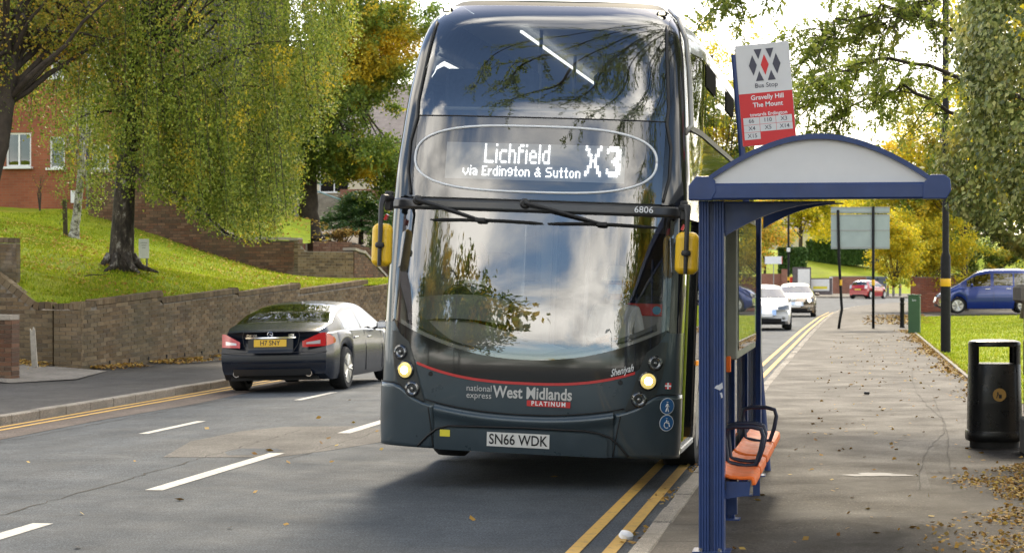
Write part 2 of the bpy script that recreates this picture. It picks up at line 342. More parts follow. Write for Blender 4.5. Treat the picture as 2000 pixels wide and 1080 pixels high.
# gutter band, repairs and joints of the carriageway
strip('gutter_band', KL, KL+1.05, -40, 64, MT['asphalt_gutter'], road, .004, 30, lambda y: .08*math.sin(y*.7)+.05*math.sin(y*1.9))
def sheet(name, pts, z, mt, parent=None, kind=None, zf=None):
    V = [(p[0], p[1], (zf(p[0]) if zf else 0)+z) for p in pts]
    o = MB().add(V, [tuple(range(len(V)))]).build(name, mt, parent); return tag(o, kind=kind) if kind else o
pt = [gnd(x, y) for x, y in ((318,893),(372,862),(470,842),(560,833),(690,832),(752,838),(752,862),(640,880),(540,893))]
sheet('repair_patch', [(p.x, p.y) for p in pt], .0025, MT['asphalt_patch'], road)
pt = [gnd(x, y) for x, y in ((438,883),(470,876),(540,876),(556,881),(500,889),(445,889))]
sheet('repair_patch', [(p.x, p.y) for p in pt], .0035, MT['asphalt'], road)
random.seed(3)
def crack(x0, y0, x1, y1, w, n=26, amp=.03):
    mb = MB(); V = []; F = []
    for i in range(n+1):
        t = i/n; x = x0+(x1-x0)*t+random.uniform(-amp, amp); y = y0+(y1-y0)*t; q = w*random.uniform(.2, 1)
        V += [(x-q, y, rz(x)+.003), (x+q, y, rz(x)+.003)]
    F = [(2*i, 2*i+1, 2*i+3, 2*i+2) for i in range(n)]
    mb.add(V, F).build('crack', MT['tar'], road)
crack(-6.25, 13, -6.35, 24, .012, 70, .035); crack(-9.3, 20, -9.25, 34, .012, 60, .03); crack(-5.45, 20, -5.4, 33, .009, 50, .03); crack(-7.4, 22, -6.6, 22.6, .01, 16, .03)
def foot_edge(y): return float(np.interp(y, [-70, 27, 28.5, 35.4, 59, 72, 86.6, 87, 150], [3.2, 3.2, 1.75, 1.63, 1.38, 1.5, 2.0, 14, 45]))
pav = rowgrid('pavement', [y for y in ys if y < 149]+[27, 28.5] if False else sorted(set([y for y in ys if y < 149]+[27, 28.5, 86.6, 87])), lambda y: kr(y)+.12, foot_edge, lambda x, y: .1+.012*max(0, x+1), MT['footway'], 6); tag(pav, kind='structure')
# footway trench repairs and joints
sheet('repair_patch', [(p.x, p.y) for p in [gnd(x, y, .1) for x, y in ((1790,960),(1800,900),(1850,860),(1830,800),(1780,770),(1870,770),(1895,860),(1870,960))]], .118, MT['footway_patch'], pav)
def fcrack(pts, w):
    V = []; n = len(pts)
    for p in pts:
        q = w*random.uniform(.4, 1); V += [(p.x-q, p.y, .1+.012*max(0, p.x+1)+.004), (p.x+q, p.y, .1+.012*max(0, p.x+1)+.004)]
    MB().add(V, [(2*i, 2*i+1, 2*i+3, 2*i+2) for i in range(n-1)]).build('crack', MT['tar'], pav)
for pl in ([(1795,960),(1797,925),(1805,895),(1822,870),(1845,850),(1840,820),(1815,800),(1790,770),(1780,740),(1785,715)], [(1862,960),(1856,920),(1850,890),(1852,860),(1845,830),(1832,800),(1818,770)], [(1560,890),(1600,886),(1660,883)]):
    P_ = []
    for (a, b_), (c_, d_) in zip(pl[:-1], pl[1:]):
        for k in range(6): P_.append(gnd(a+(c_-a)*k/6+random.uniform(-2, 2), b_+(d_-b_)*k/6, .1))
    fcrack(P_, .0055)
for y in (13.4, 14.3, 15.3, 16.3): sheet('slab_joint', [(-1.28, y), (-.75, y+.02), (-.75, y+.032), (-1.28, y+.012)], .1035, MT['tar'], pav)
# kerbs, stone by stone
def kerb(name, pts, side, z0, z1, w, parent_label):
    par = empty(name); tag(par, kind='structure')
    me = None
    for i in range(len(pts)-1):
        a, b_ = Vector(pts[i]), Vector(pts[i+1]); d = b_-a; ln = d.length
        if me is None:
            o = MB().box((0, 0, 0), (w, 1, z1-z0), ch=.014).build('kerbstone', MT['kerbstone'], par); me = o.data
        else:
            o = link('kerbstone', me, par)
        mid = (a+b_)/2
        o.location = (mid.x+side*w/2+random.uniform(-.006, .006), mid.y, (z0+z1)/2+random.uniform(-.005, .005)); o.rotation_euler = (0, 0, math.atan2(d.y, d.x)-math.pi/2+random.uniform(-.006, .006)); o.scale = (1, ln-.012, 1)
    return par
yy = [8+.915*i for i in range(100)]
kpts = [(kr(y), y, 0) for y in yy]
for y in np.linspace(100.5, 146, 40): kpts.append((kr(y), float(y), 0))
kerb('kerb_nearside', kpts, 1, -.12, .108, .14, '')
kerb('kerb_offside', [(KL, 18+.915*i, 0) for i in range(50)], -1, -.2, .045, .14, '')
# left pavement: up to the retaining wall
W0 = Vector((-13.8, 36.6, 0)); WD = Vector((math.sin(R_(10)), math.cos(R_(10)), 0))
def wl(y): return -13.62 if y < 36.6 else W0.x+(y-36.6)*math.tan(R_(10))
lp = rowgrid('pavement_offside', [-40, 0, 15, 25, 30, 33, 36.6, 40, 45, 50, 55, 62], lambda y: (wl(y)-.3) if y < 30 or y > 36.8 else -17.5, lambda y: KL-.13, lambda x, y: .04+.02*max(0, (KL-x)/3)+(.09*max(0, -13.9-x)), MT['footway_left'], 6); tag(lp, kind='structure')
sheet('forecourt_slab', [(-17.4, 36.55), (-13.3, 36.55), (-12.75, 33.6), (-13.3, 32.2), (-17.4, 32.2)], .075, MT['concrete'], lp, zf=lambda x: .09*max(0, -13.9-x))
# ---------------------------------------------------------------- walls laid brick by brick
random.seed(11)
def brick_wall(name, label, A, B, ztop, zbot, bm_, mortar, nsep=300, th=.22, bl=.215, bh=.065, j=.01, slope=0., coping=None, near=None, cat='wall', group=None, both=False):
    """A,B plan points; ztop(s) height of the brickwork at distance s; zbot(s). the camera-side face is at A-B, thickness goes to the left of A->B"""
    A = Vector((A[0], A[1], 0)); B = Vector((B[0], B[1], 0)); d = B-A; ln = d.length; u = d/ln; nrm = Vector((-u.y, u.x, 0))
    ang = math.atan2(u.y, u.x); root = empty(name, (A.x, A.y, 0), ang, label, cat, group); root['kind'] = 'thing'
    n = max(2, int(ln/.3)); prof = []
    for i in range(n+1):
        s = ln*i/n; prof.append((s, zbot(s)-.3, ztop(s)-.012))
    V = []; F = []
    for s, a, b_ in prof: V += [(s, .012, a), (s, .012, b_), (s, th-.012, a), (s, th-.012, b_)]
    for i in range(n):
        o = 4*i; F += [(o, o+4, o+5, o+1), (o+2, o+3, o+7, o+6), (o+1, o+5, o+7, o+3)]
    F += [(0, 1, 3, 2), (4*n, 4*n+2, 4*n+3, 4*n+1)]
    MB().add(V, F).build('mortar_core', mortar, root)
    P_ = []; ch = bh+j; zmin = min(p[1] for p in prof)+.1; zmax = max(p[2] for p in prof)+.05
    row = 0; z = zmin
    while z < zmax+abs(slope)*ln:
        s = -(bl+j)*(.5 if row % 2 else 0)
        while s < ln:
            s0, s1 = max(s, 0), min(s+bl, ln)
            if s1-s0 > .03:
                mid = (s0+s1)/2; zc_ = z+slope*mid+bh/2
                if zc_+bh/2 <= ztop(mid)+.006 and zc_ > zbot(mid)-.06: P_.append((mid, s1-s0, zc_))
            s += bl+j
        z += ch; row += 1
    cw = Matrix.Rotation(ang, 3, 'Z')
    def size(p):
        w = cw @ Vector((p[0], 0, p[2]))+A; return (w-Vector((0, 0, EYE))).length
    P_.sort(key=size)
    sep, rest = P_[:nsep], P_[nsep:]
    me = None
    for (s, w, zc_) in sep:
        if me is None:
            o = MB().box((0, .05, 0), (1, .10, bh), ch=.0).build('brick', bm_, root); me = o.data
        else: o = link('brick', me, root)
        o.location = (s, random.uniform(-.004, .004), zc_); o.scale = (w, 1, random.uniform(.95, 1.03)); o.rotation_euler = (0, -slope+random.uniform(-.006, .006), random.uniform(-.012, .012))
    if rest:
        mb = MB()
        for (s, w, zc_) in rest: mb.box((s, .05+random.uniform(-.004, .004), zc_), (w, .10, bh))
        tag(mb.build('brickwork', bm_, root), kind='stuff')
    if both or th > .15:
        mb = MB()
        for e in (0, ln):        # the wall's ends and back show brick too
            z = zmin
            while z < ztop(e)-.03:
                if z > zbot(e)-.1: mb.box((e+(.0 if e == 0 else -.0), th/2, z+bh/2), (.016, th*.94, bh))
                z += ch
        if mb.v: tag(mb.build('end_brickwork', bm_, root), kind='stuff')
    if coping:
        mb = MB(); s = 0.
        k, hh, over, mt_ = coping
        while s < ln-.02:
            w = min(k, ln-s); m_ = s+w/2; sl = (ztop(min(ln, m_+.05))-ztop(max(0, m_-.05)))/.1
            sl = max(-1.2, min(1.2, sl))
            mb.box((m_, th/2, ztop(m_)+hh/2+random.uniform(-.004, .004)), (w*math.sqrt(1+sl*sl)-.008, th+over*2, hh), rot=Matrix.Rotation(-math.atan(sl), 3, 'Y')); s += k
        o = mb.build('coping', mt_, root); tag(o, kind='stuff')
    return root
# front retaining wall: the courses climb, its top steps down
SL = .055
def ft(s):
    if s < .55: return 1.20
    if s < 3.0: return 1.20+SL*s
    if s < 6.2: return 1.07+SL*s
    if s < 9.2: return .99+SL*s
    if s < 13: return .86+SL*s
    return .68+SL*s
Bw = W0+WD*20
front = brick_wall('retaining_wall', 'long low brown brick retaining wall holding the grass bank along the pavement', (W0.x, W0.y), (Bw.x, Bw.y), ft, lambda s: .05+.012*s, MT['brown_brick'], MT['mortar'], 300, slope=SL, coping=(.075, .10, .004, MT['brown_brick']))
wp = MB()
for i in range(15):
    s = 1.0+.72*i; wp.box((s, -.002, .17+.012*s+SL*.2*s*.3), (.022, .03, .07))
wp.build('weep_holes', MT['room_dark'], front)
pier = brick_wall('corner_pier', 'brown brick pier at the near corner of the retaining wall, beside a dark gap', (W0.x-.50, W0.y-.02), (W0.x-.0, W0.y-.02), lambda s: 1.16, lambda s: .0, MT['brown_brick'], MT['mortar'], 120, th=.4, coping=(.09, .11, .006, MT['brown_brick']))
def sl_top(s):      # s runs from the far left towards the pier
    L0 = 3.0
    return 1.16 if s > L0-.33 else 1.16+.72*(L0-.33-s)
side = brick_wall('sloping_side_wall', 'brown brick side wall with a raked coping rising to the left edge', (W0.x-3.58, W0.y+.10), (W0.x-.58, W0.y+.10), sl_top, lambda s: .08+.09*(3.0-s)*.9, MT['brown_brick'], MT['mortar'], 200, coping=(.11, .13, .012, MT['brown_brick']))
q = at(-60, 535, 39.2); q2 = at(31, 535, 39.2)
block = brick_wall('upper_pier', 'square topped brown brick wall end on the grass above the raked coping', (q.x, q.y), (q2.x, q2.y), lambda s: at(0, 474, 39.2).z, lambda s: 1.2, MT['brown_brick'], MT['mortar'], 90, th=.34, coping=(.09, .09, .004, MT['brown_brick']))
stub = brick_wall('stub_wall', 'near brick wall end at the left edge of the picture with sloped cap', (-15.2, 33.0), (-13.63, 33.0), lambda s: 1.05, lambda s: .05, MT['dark_brick'], MT['mortar'], 60, th=.34, coping=(.34, .08, .02, MT['stone']))
# garden stair walls above the bank
a, b_ = at(172, 430, 57.6), at(583, 540, 56)
LW2 = (b_-a).to_2d().length
def w2top(s):
    px = 172+(583-172)*s/LW2
    y = float(np.interp(px, [170, 262, 292, 348, 440, 472, 590], [336, 338, 347, 382, 458, 467, 470])); D = 57.6-1.6*s/LW2
    return EYE-(y-540)*D/FPX
def w2bot(s):
    px = 172+(583-172)*s/LW2; y = float(np.interp(px, [172, 188, 328, 452, 580], [420, 426, 468, 509, 540])); D = 57.6-1.6*s/LW2
    return EYE-(y-540)*D/FPX-.1
w2 = brick_wall('stair_wall', 'tall dark brick garden wall with its top sloping down behind the birch trunk', (a.x, a.y), (b_.x, b_.y), w2top, w2bot, MT['dark_brick'], MT['mortar_dark'], 260, th=.3, coping=(.3, .07, .03, MT['stone']))
c_ = at(691, 546, 57.6)
w3 = brick_wall('pale_wall_panel', 'short brick wall with pale salt stains between the stair walls', (b_.x, b_.y-.05), (c_.x, c_.y), lambda s: 2.68 if s < .22 else 2.42, lambda s: 1.4, MT['brown_brick'], MT['mortar'], 200, th=.3)
d_ = at(790, 575, 62.5)
L4 = (d_-c_).to_2d().length
w4 = brick_wall('descending_wall', 'dark brick wall with stone edged top running down towards the bus', (c_.x+.02, c_.y), (d_.x, d_.y), lambda s: float(np.interp(s/L4, [0, .2, 1], [2.45, 2.36, 1.15])), lambda s: .9, MT['dark_brick'], MT['mortar_dark'], 150, th=.3, coping=(.3, .07, .03, MT['stone']))
e_, f_ = at(612, 470, 64), at(800, 540, 66.5)
L5 = (f_-e_).to_2d().length
w5 = brick_wall('rear_garden_wall', 'second dark brick wall behind with curved falling top below the conifer', (e_.x, e_.y), (f_.x, f_.y), lambda s: float(np.interp(s/L5, [0, .45, .6, 1], [2.82, 2.78, 2.6, 1.7])), lambda s: 1.2, MT['dark_brick'], MT['mortar_dark'], 120, th=.3)
# grass bank: thin-plate surface through surveyed points
def tps(P_):
    P_ = np.array(P_, float); n = len(P_); d = np.linalg.norm(P_[:, None, :2]-P_[None, :, :2], axis=2)
    K = np.where(d > 0, d*d*np.log(d+1e-9), 0)+np.eye(n)*.15; A_ = np.zeros((n+3, n+3)); A_[:n, :n] = K; A_[:n, n] = 1; A_[:n, n+1:] = P_[:, :2]; A_[n, :n] = 1; A_[n+1:, :n] = P_[:, :2].T
    w = np.linalg.solve(A_, np.concatenate([P_[:, 2], np.zeros(3)]))
    def f(x, y):
        x = np.asarray(x, float); y = np.asarray(y, float); r = np.sqrt((x[..., None]-P_[:, 0])**2+(y[..., None]-P_[:, 1])**2)
        return (np.where(r > 0, r*r*np.log(r+1e-9), 0)*w[:n]).sum(-1)+w[n]+w[n+1]*x+w[n+2]*y
    return f
bp = [(W0.x+WD.x*s-.1, W0.y+WD.y*s, ft(s)+.04) for s in (.3, 1.5, 3, 4.5, 6, 8, 10, 12, 15, 19)]
for px, py, D in ((235,520,43),(143,465,50),(20,412,58),(190,414,58.6),(188,426,57.4),(328,468,57),(452,509,56.5),(580,541,56),(690,548,57.6),(775,572,62.5),(50,560,38.6),(0,545,39),(0,470,45),(330,530,46),(450,548,49),(-120,400,58),(-60,500,42)):
    p = at(px, py, D); bp.append((p.x, p.y, p.z))
bp += [(W0.x-.35, 36.8, 1.17), (W0.x-.85, 36.8, 1.19), (W0.x-1.5, 36.85, 1.55), (W0.x-2.4, 36.85, 2.15), (W0.x-3.4, 36.85, 2.75), (W0.x-.4, 37.5, 1.32), (W0.x-1.6, 37.8, 1.75)]
bankf = tps(bp)
def sheet_tps(name, f, poly_x, ys, nx, mt, parent=None):
    V = []; F = []; rr = np.random.default_rng(2)
    for y in ys:
        a, b_ = poly_x(y); xs = np.linspace(a, b_, nx+1); z = f(xs, np.full(nx+1, y))+rr.normal(0, .012, nx+1)
        V += [(float(x), float(y), float(q)) for x, q in zip(xs, z)]
    for j in range(len(ys)-1):
        for i in range(nx): F.append((j*(nx+1)+i, j*(nx+1)+i+1, (j+1)*(nx+1)+i+1, (j+1)*(nx+1)+i))
    return MB().add(V, F).build(name, mt, parent, smooth=True)
bank = sheet_tps('grass_bank', bankf, lambda y: (-32, wl(y)-.14), np.linspace(36.72, 58.5, 60), 70, MT['bank_grass']); tag(bank, kind='structure')
upA = tps([tuple(at(*q)) for q in ((262,342,58),(348,388,57.6),(440,462,57),(472,470,56.8),(590,473,56.4),(330,372,70),(480,438,72),(620,452,72),(480,425,86),(640,440,86))])
ua = sheet_tps('upper_garden', upA, lambda y: (-.335*y, -.262*y), np.linspace(55.6, 88, 40), 30, MT['bank_grass']); tag(ua, kind='structure')
upB = tps([tuple(at(*q)) for q in ((612,476,64.6),(700,480,65.6),(760,520,66.4),(810,548,67),(612,452,80),(700,462,80),(820,500,82),(640,440,95),(820,470,95))])
ub = sheet_tps('shrub_bed', upB, lambda y: (-.262*y, -.208*y), np.linspace(64.2, 100, 40), 24, MT['soil']); tag(ub, kind='structure')
st_ = sheet('garden_path', [(at(560, 0, 57).x, at(560, 0, 57).y), (at(800, 0, 63).x, at(800, 0, 63).y), (at(800, 0, 70).x, at(800, 0, 70).y), (at(560, 0, 66).x, at(560, 0, 66).y)], 1.5, MT['concrete'], None, 'structure')
lawn = rowgrid('lawn', list(range(28, 86, 3))+[87.1], lambda y: foot_edge(min(y, 86.5))+.03 if y > 28.4 else 1.8, lambda y: 16, lambda x, y: .13+.02*max(0, x-1.5)+.01*math.sin(x*3+y), MT['lawn_grass'], 20); tag(lawn, kind='structure')
MB().box((1.52, 46, .10), (.06, 34, .14), rz=math.atan2(.0077, 1)).build('lawn_edging', MT['kerbstone'], lawn)
# grass blades (stuff)
rng = np.random.default_rng(5)
def blades(name, P_, h, w, mt, parent=None):
    n = len(P_); a = rng.uniform(0, 2*np.pi, n); lean = rng.normal(0, .35, (n, 2)); hh = h*rng.uniform(.5, 1.3, n)
    u = np.stack([np.cos(a), np.sin(a), np.zeros(n)], 1)*w
    V = np.empty((n, 3, 3)); V[:, 0] = P_-u; V[:, 1] = P_+u; V[:, 2] = P_+np.stack([lean[:, 0]*hh, lean[:, 1]*hh, hh], 1)
    return np_mesh(name, V.reshape(-1, 3), 3, mt, parent)
n = 110000; y = 36.8+21*rng.random(n)**1.25; x = np.array([wl(q) for q in y])-.12-rng.random(n)**1.3*11
tag(blades('grass', np.stack([x, y, bankf(x, y)-.01], 1), .06, .012, MT['grass_blades']), 'short green grass covering the bank above the brick wall', 'grass', kind='stuff')
n = 60000; y = 28.5+58.4*rng.random(n); x = np.array([foot_edge(q) for q in np.minimum(y, 86.5)])+.0+rng.random(n)**1.4*9
tag(blades('grass', np.stack([x, y, .125+.02*np.maximum(0, x-1.5)], 1), .055, .012, MT['grass_blades']), 'sunlit mown grass of the lawn beside the right pavement', 'grass', kind='stuff')
# ---------------------------------------------------------------- buildings on the left
fac = at(100, 408, 60)
bl = empty('brick_building', (-27.6, fac.y+.6, fac.z-.6), 0, 'red brick block with white framed windows behind the birch trees', 'building')
BW, BH = 17.5, 9.5
wins = []
def lx(px, D=60): return at(px, 0, D).x+27.6
Z0 = fac.z-.6
for px0, px1, y0, y1 in ((-12,41,258,325),(80,112,266,328),(167,204,282,356),(-110,-60,262,325),(-8,40,60,128),(82,112,100,152),(160,212,76,150),(262,300,100,168)):
    wins.append((lx(px0), lx(px1), at(0, y1, 60.5).z-Z0, at(0, y0, 60.5).z-Z0))
def holed(name, x0, x1, z0, z1, holes, th, mt, parent):
    xs = sorted(set([x0, x1]+[h[0] for h in holes]+[h[1] for h in holes])); zs = sorted(set([z0, z1]+[h[2] for h in holes]+[h[3] for h in holes])); mb = MB()
    ix = {}
    def vid(i, k, y):
        if (i, k, y) not in ix: ix[(i, k, y)] = len(mb.v); mb.v.append((xs[i], y, zs[k]))
        return ix[(i, k, y)]
    solid = {}
    for i in range(len(xs)-1):
        for k in range(len(zs)-1):
            cx, cz_ = (xs[i]+xs[i+1])/2, (zs[k]+zs[k+1])/2
            solid[i, k] = not any(h[0] < cx < h[1] and h[2] < cz_ < h[3] for h in holes)
    for (i, k), s in solid.items():
        if not s: continue
        for y in (0, th): mb.f.append((vid(i, k, y), vid(i+1, k, y), vid(i+1, k+1, y), vid(i, k+1, y))); mb.mi.append(0)
        for (di, dk, e) in ((-1, 0, ((i, k), (i, k+1))), (1, 0, ((i+1, k), (i+1, k+1))), (0, -1, ((i, k), (i+1, k))), (0, 1, ((i, k+1), (i+1, k+1)))):
            if not solid.get((i+di, k+dk), False): mb.f.append((vid(*e[0], 0), vid(*e[1], 0), vid(*e[1], th), vid(*e[0], th))); mb.mi.append(0)
    return mb.build(name, mt, parent)
holed('wall', -BW/2, BW/2, -.4, BH, wins, .3, MT['facade_brick'], bl)
MB().box((0, 6, BH/2), (BW-.1, 11.3, BH-.2)).build('inner_wall', MT['room_dark'], bl)
MB().box((0, -.03, .28), (BW+.04, .1, .62)).build('plinth', MT['render_base'], bl)
MB().add([(-BW/2-.4, -.4, BH), (BW/2+.4, -.4, BH), (BW/2+.4, 6, BH+3), (-BW/2-.4, 6, BH+3), (-BW/2-.4, 12.4, BH), (BW/2+.4, 12.4, BH)], [(0, 1, 2, 3), (3, 2, 5, 4), (0, 3, 4), (1, 5, 2), (0, 4, 5, 1)]).build('roof', MT['slate'], bl)
def window(parent, x0, x1, z0, z1, y=.08, mull=1, tr=0, depth=.2):
    f = MB(); w, h = x1-x0, z1-z0; t = .055
    f.box(((x0+x1)/2, y, z0+t/2), (w, .07, t)).box(((x0+x1)/2, y, z1-t/2), (w, .07, t)).box((x0+t/2, y, (z0+z1)/2), (t, .07, h-2*t)).box((x1-t/2, y, (z0+z1)/2), (t, .07, h-2*t))
    for i in range(mull): f.box((x0+w*(i+1)/(mull+1), y, (z0+z1)/2), (t*.9, .064, h-2*t))
    if tr: f.box(((x0+x1)/2, y-.002, z0+h*tr), (w-2*t, .064, t*.9))
    o = f.build('window', MT['white_frame'], parent)
    MB().box(((x0+x1)/2, y+.005, (z0+z1)/2), (w-t, .012, h-t)).build('pane', MT['window_glass'], o)
    MB().box(((x0+x1)/2, y-.14, z0-.03), (w+.12, .2, .06)).build('sill', MT['white_frame'], o)
    c1 = MB()
    for s in (-1, 1):
        c1.grid(lambda u, v, s=s: ((x0+x1)/2+s*(w*.28+w*.2*u), y+.1+.015*math.sin(u*22), z0+h*v), 14, 1)
    c1.build('curtain', MT['curtain'], o)
for i, w_ in enumerate(wins): window(bl, *w_, mull=1 if i != 1 else 0, tr=.36 if i == 2 else 0)
p_ = lx(166); MB().tube([(p_-.04, -.1, .0), (p_-.04, -.1, BH)], .055, 8).build('drainpipe', MT['navy_pipe'], bl)
MB().box((lx(130), -.03, at(0, 383, 60).z-Z0), (.12, .06, .35)).build('meter_box', MT['white_frame'], bl)
# cream and brick house further back
hb = at(640, 420, 100)
hs = empty('cream_house', (hb.x, hb.y, 2.2), R_(4), 'cream and brick house with slate roof half hidden behind the autumn tree', 'house')
hw = [(-3.6, -2.2, 1.4, 3.6), (-.4, 1.0, 1.4, 3.6), (2.6, 4.0, 1.4, 3.6), (-3.6, -2.2, 4.8, 6.6), (-.4, 1.0, 4.8, 6.6), (2.6, 4.0, 4.8, 6.6)]
holed('wall', -7, 7, -1, 8, hw, .3, MT['cream'], hs); MB().box((0, 5, 3.4), (13.8, 9, 8.6)).build('inner_wall', MT['cream'], hs)
MB().box((-1.55, -.04, 3.5), (1.0, .1, 8.8)).build('brick_pilaster', MT['far_brick'], hs); MB().box((5.8, -.04, 3.5), (2.2, .1, 8.8)).build('brick_pilaster', MT['far_brick'], hs)
MB().add([(-7.4, -.5, 8), (7.4, -.5, 8), (7.4, 5, 12.4), (-7.4, 5, 12.4), (-7.4, 10, 8), (7.4, 10, 8)], [(0, 1, 2, 3), (3, 2, 5, 4), (0, 3, 4), (1, 5, 2), (0, 4, 5, 1)]).build('roof', MT['slate'], hs)
for w_ in hw: window(hs, *w_, tr=.5)
hs.scale = (1, 1, .72)
# brick entrance steps with blue rails
eb = at(590, 430, 84)
es = empty('entrance_steps', (eb.x, eb.y, eb.z-.3), R_(2), 'red brick entrance steps with blue handrails left of the dark tree trunk', 'steps')
mb = MB()
for i in range(7): mb.box((.2+.28*i*.0, .3*i, .14+.09*i), (2.0, .32, .28+.18*i))
mb.build('step_flight', MT['stone'], es)
MB().box((-1.15, .9, .7), (.35, 2.3, 1.6)).build('cheek_wall', MT['far_brick'], es); MB().box((2.2, 1.6, .9), (2.0, .3, 1.3)).build('cheek_wall', MT['far_brick'], es)
mat('rail_blue', (.22, .34, .36), .5)
for z0, k in ((1.55, 0), (1.0, 1)):
    MB().tube([(-1.5+k*.3, -.4+k*1.2, z0+1.05), (.9+k*.5, -.5+k*1.2, z0+.1)], .035, 6).build('handrail', MT['rail_blue'], es)
mb = MB()
for i in range(14): mb.tube([(-1.2+.14*i, -.42, .3), (-1.2+.14*i, -.42, 2.0-.05*i)], .012, 5)
mb.build('balusters', MT['rail_blue'], es)
# wooden post, stake, white notice board on the bank
p = at(128, 457, 50); z = float(bankf(p.x, p.y)); o = MB().box((0, 0, .35), (.09, .09, 1.0), ch=.01).build('timber_post', MT['wood_dark']); o.location = (p.x, p.y, z); o.rotation_euler = (0, R_(-1.5), 0); tag(o, 'dark timber post standing beside the small birch', 'post')
p = at(68, 712, 36.3); o = MB().add([(-.05, -.015, 0), (.05, -.015, 0), (.045, -.015, .62), (.02, -.015, .68), (-.01, -.015, .61), (-.04, -.015, .66), (-.05, .015, 0), (.05, .015, 0), (.045, .015, .62), (.02, .015, .68), (-.01, .015, .61), (-.04, .015, .66)], [(0, 1, 2, 3, 4, 5), (6, 11, 10, 9, 8, 7)]+[(i, (i+1) % 6, 6+(i+1) % 6, 6+i) for i in range(6)]).build('wooden_stake', MT['wood_weathered']); o.location = (p.x, p.y, .22); o.rotation_euler = (R_(-3), R_(-5), 0); tag(o, 'pale splintered board leaning against the brick side wall', 'board')
p = at(281, 517, 44.5); z = float(bankf(p.x, p.y)); nb = empty('notice_board', (p.x, p.y, z), R_(16), 'small white notice board on two grey posts right of the birch trunk', 'sign')
mat('sign_white', (.82, .84, .88), .45, var=.05); mat('grey_post', (.10, .12, .14), .5); mat('print_grey', (.42, .45, .5), .6)
for x in (-.085, .06): MB().tube([(x, .02, -.1), (x, .02, .5)], .018, 8).build('post', MT['grey_post'], nb)
MB().box((0, 0, .38), (.21, .02, .40), ch=.004).build('panel', MT['sign_white'], nb)
for i, w_ in enumerate((.13, .1, .07)): MB().box((0, -.0125, .50-.05*i), (w_, .003, .016)).build('lettering', MT['print_grey'], nb)
# ---------------------------------------------------------------- the double-decker bus (local: x to the nearside, y to the rear, z up)
mat('bus_grey', (.045, .066, .082), .33, .3, .5, .5, var=.05, vs=3, dirt=.12); mat('bus_black', (.012, .013, .014), .12, 0, .5, .6); mat('bus_black_matt', (.02, .02, .021), .5)
mat('bus_seam', (.008, .008, .009), .6); mat('bus_red', (.55, .03, .03), .35, coat=.4); mat('bus_silver', (.55, .55, .54), .35, .1, var=.05); mat('bus_white', (.78, .8, .82), .4); mat('chrome', (.75, .75, .76), .12, 1.); mat('lime', (.45, .55, .03), .4); mat('step_yellow', (.55, .32, .03), .5)
mat('mirror_yellow', (.85, .52, .01), .38, coat=.3); mat('rubber', (.014, .014, .014), .75, var=.2); mat('int_grey', (.36, .37, .37), .7); mat('int_dark', (.045, .047, .05), .7); mat('int_light', (.40, .40, .39), .6); mat('seat_cloth', (.07, .09, .13), .9, var=.3, vs=20); mat('dash_grey', (.20, .215, .215), .6, var=.08)
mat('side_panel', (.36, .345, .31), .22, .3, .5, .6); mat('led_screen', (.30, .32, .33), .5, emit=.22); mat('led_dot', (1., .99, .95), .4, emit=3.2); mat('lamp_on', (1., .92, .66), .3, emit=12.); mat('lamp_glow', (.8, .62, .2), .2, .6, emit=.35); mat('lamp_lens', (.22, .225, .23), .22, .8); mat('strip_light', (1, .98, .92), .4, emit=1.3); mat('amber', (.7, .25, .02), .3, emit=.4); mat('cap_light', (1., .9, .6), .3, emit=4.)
mat('plate_white', (.72, .72, .70), .4); mat('plate_text', (.012, .012, .014), .5); mat('sticker_yellow', (.75, .66, .05), .5); mat('sign_blue', (.02, .12, .32), .4); mat('sticker_red', (.6, .03, .03), .5); mat('sticker_cyan', (.05, .32, .55), .4)
glass('windscreen', (.90, .92, .91), .17); glass('upper_windscreen', (.62, .65, .64), .19); glass('dest_glass', (.55, .56, .57), .13); glass('bus_side_glass', (.26, .27, .27), .07); mat('dark_glass', (.006, .007, .008), .03, 0, 1., 1.)
mat('dest_back', (.03, .031, .033), .4)
mat('matt_black', (.010, .010, .010), .9, 0, .03)
BUSR, BUSN = .42, 3.2
RZ_ = [(0, .10), (.3, .03), (.7, 0), (1.1, 0.0), (1.6, .05), (2.45, .16), (2.7, .20), (3.2, .30), (3.7, .48), (3.95, .62), (4.06, .76), (4.13, .95)]
WZ_ = [(0, 1.23), (.4, 1.26), (1.6, 1.26), (2.6, 1.25), (3.2, 1.20), (3.7, 1.145), (3.95, 1.08), (4.06, 1.01), (4.13, .90)]
def smoothtab(T_):
    z = np.linspace(T_[0][0], T_[-1][0], 200); v = np.interp(z, [p[0] for p in T_], [p[1] for p in T_]); k = np.hanning(25); k /= k.sum()
    vp = np.concatenate([2*v[0]-v[12:0:-1], v, 2*v[-1]-v[-2:-14:-1]]); return z, np.convolve(vp, k, 'valid')
rzT, wzT = smoothtab(RZ_), smoothtab(WZ_)
def bR(z): return float(np.interp(z, *rzT))
def bW(z): return float(np.interp(z, *wzT))
def S0(x, z):
    w = bW(z); q = min(abs(x)/w, .99999); return bR(z)+BUSR*(1-(1-q**BUSN)**(1/BUSN))
def S(x, z, off=0.):
    w = bW(z); x = max(-w*.9999, min(w*.9999, x)); y = S0(x, z)
    if off:
        e = .004; xa, xb = max(-w*.9999, x-e), min(w*.9999, x+e)
        gx = (S0(xb, z)-S0(xa, z))/(xb-xa); gz = (S0(x, z+e)-S0(x, z-e))/(2*e)
        n = Vector((gx, -1, gz)).normalized(); return Vector((x, y, z))+n*off
    return Vector((x, y, z))
bus = empty('double_decker_bus', (-2.80, 17.45, 0), 0, 'dark grey double decker bus showing X3 Lichfield at the stop', 'bus')
bus.rotation_euler = (0, R_(2.2), 0)
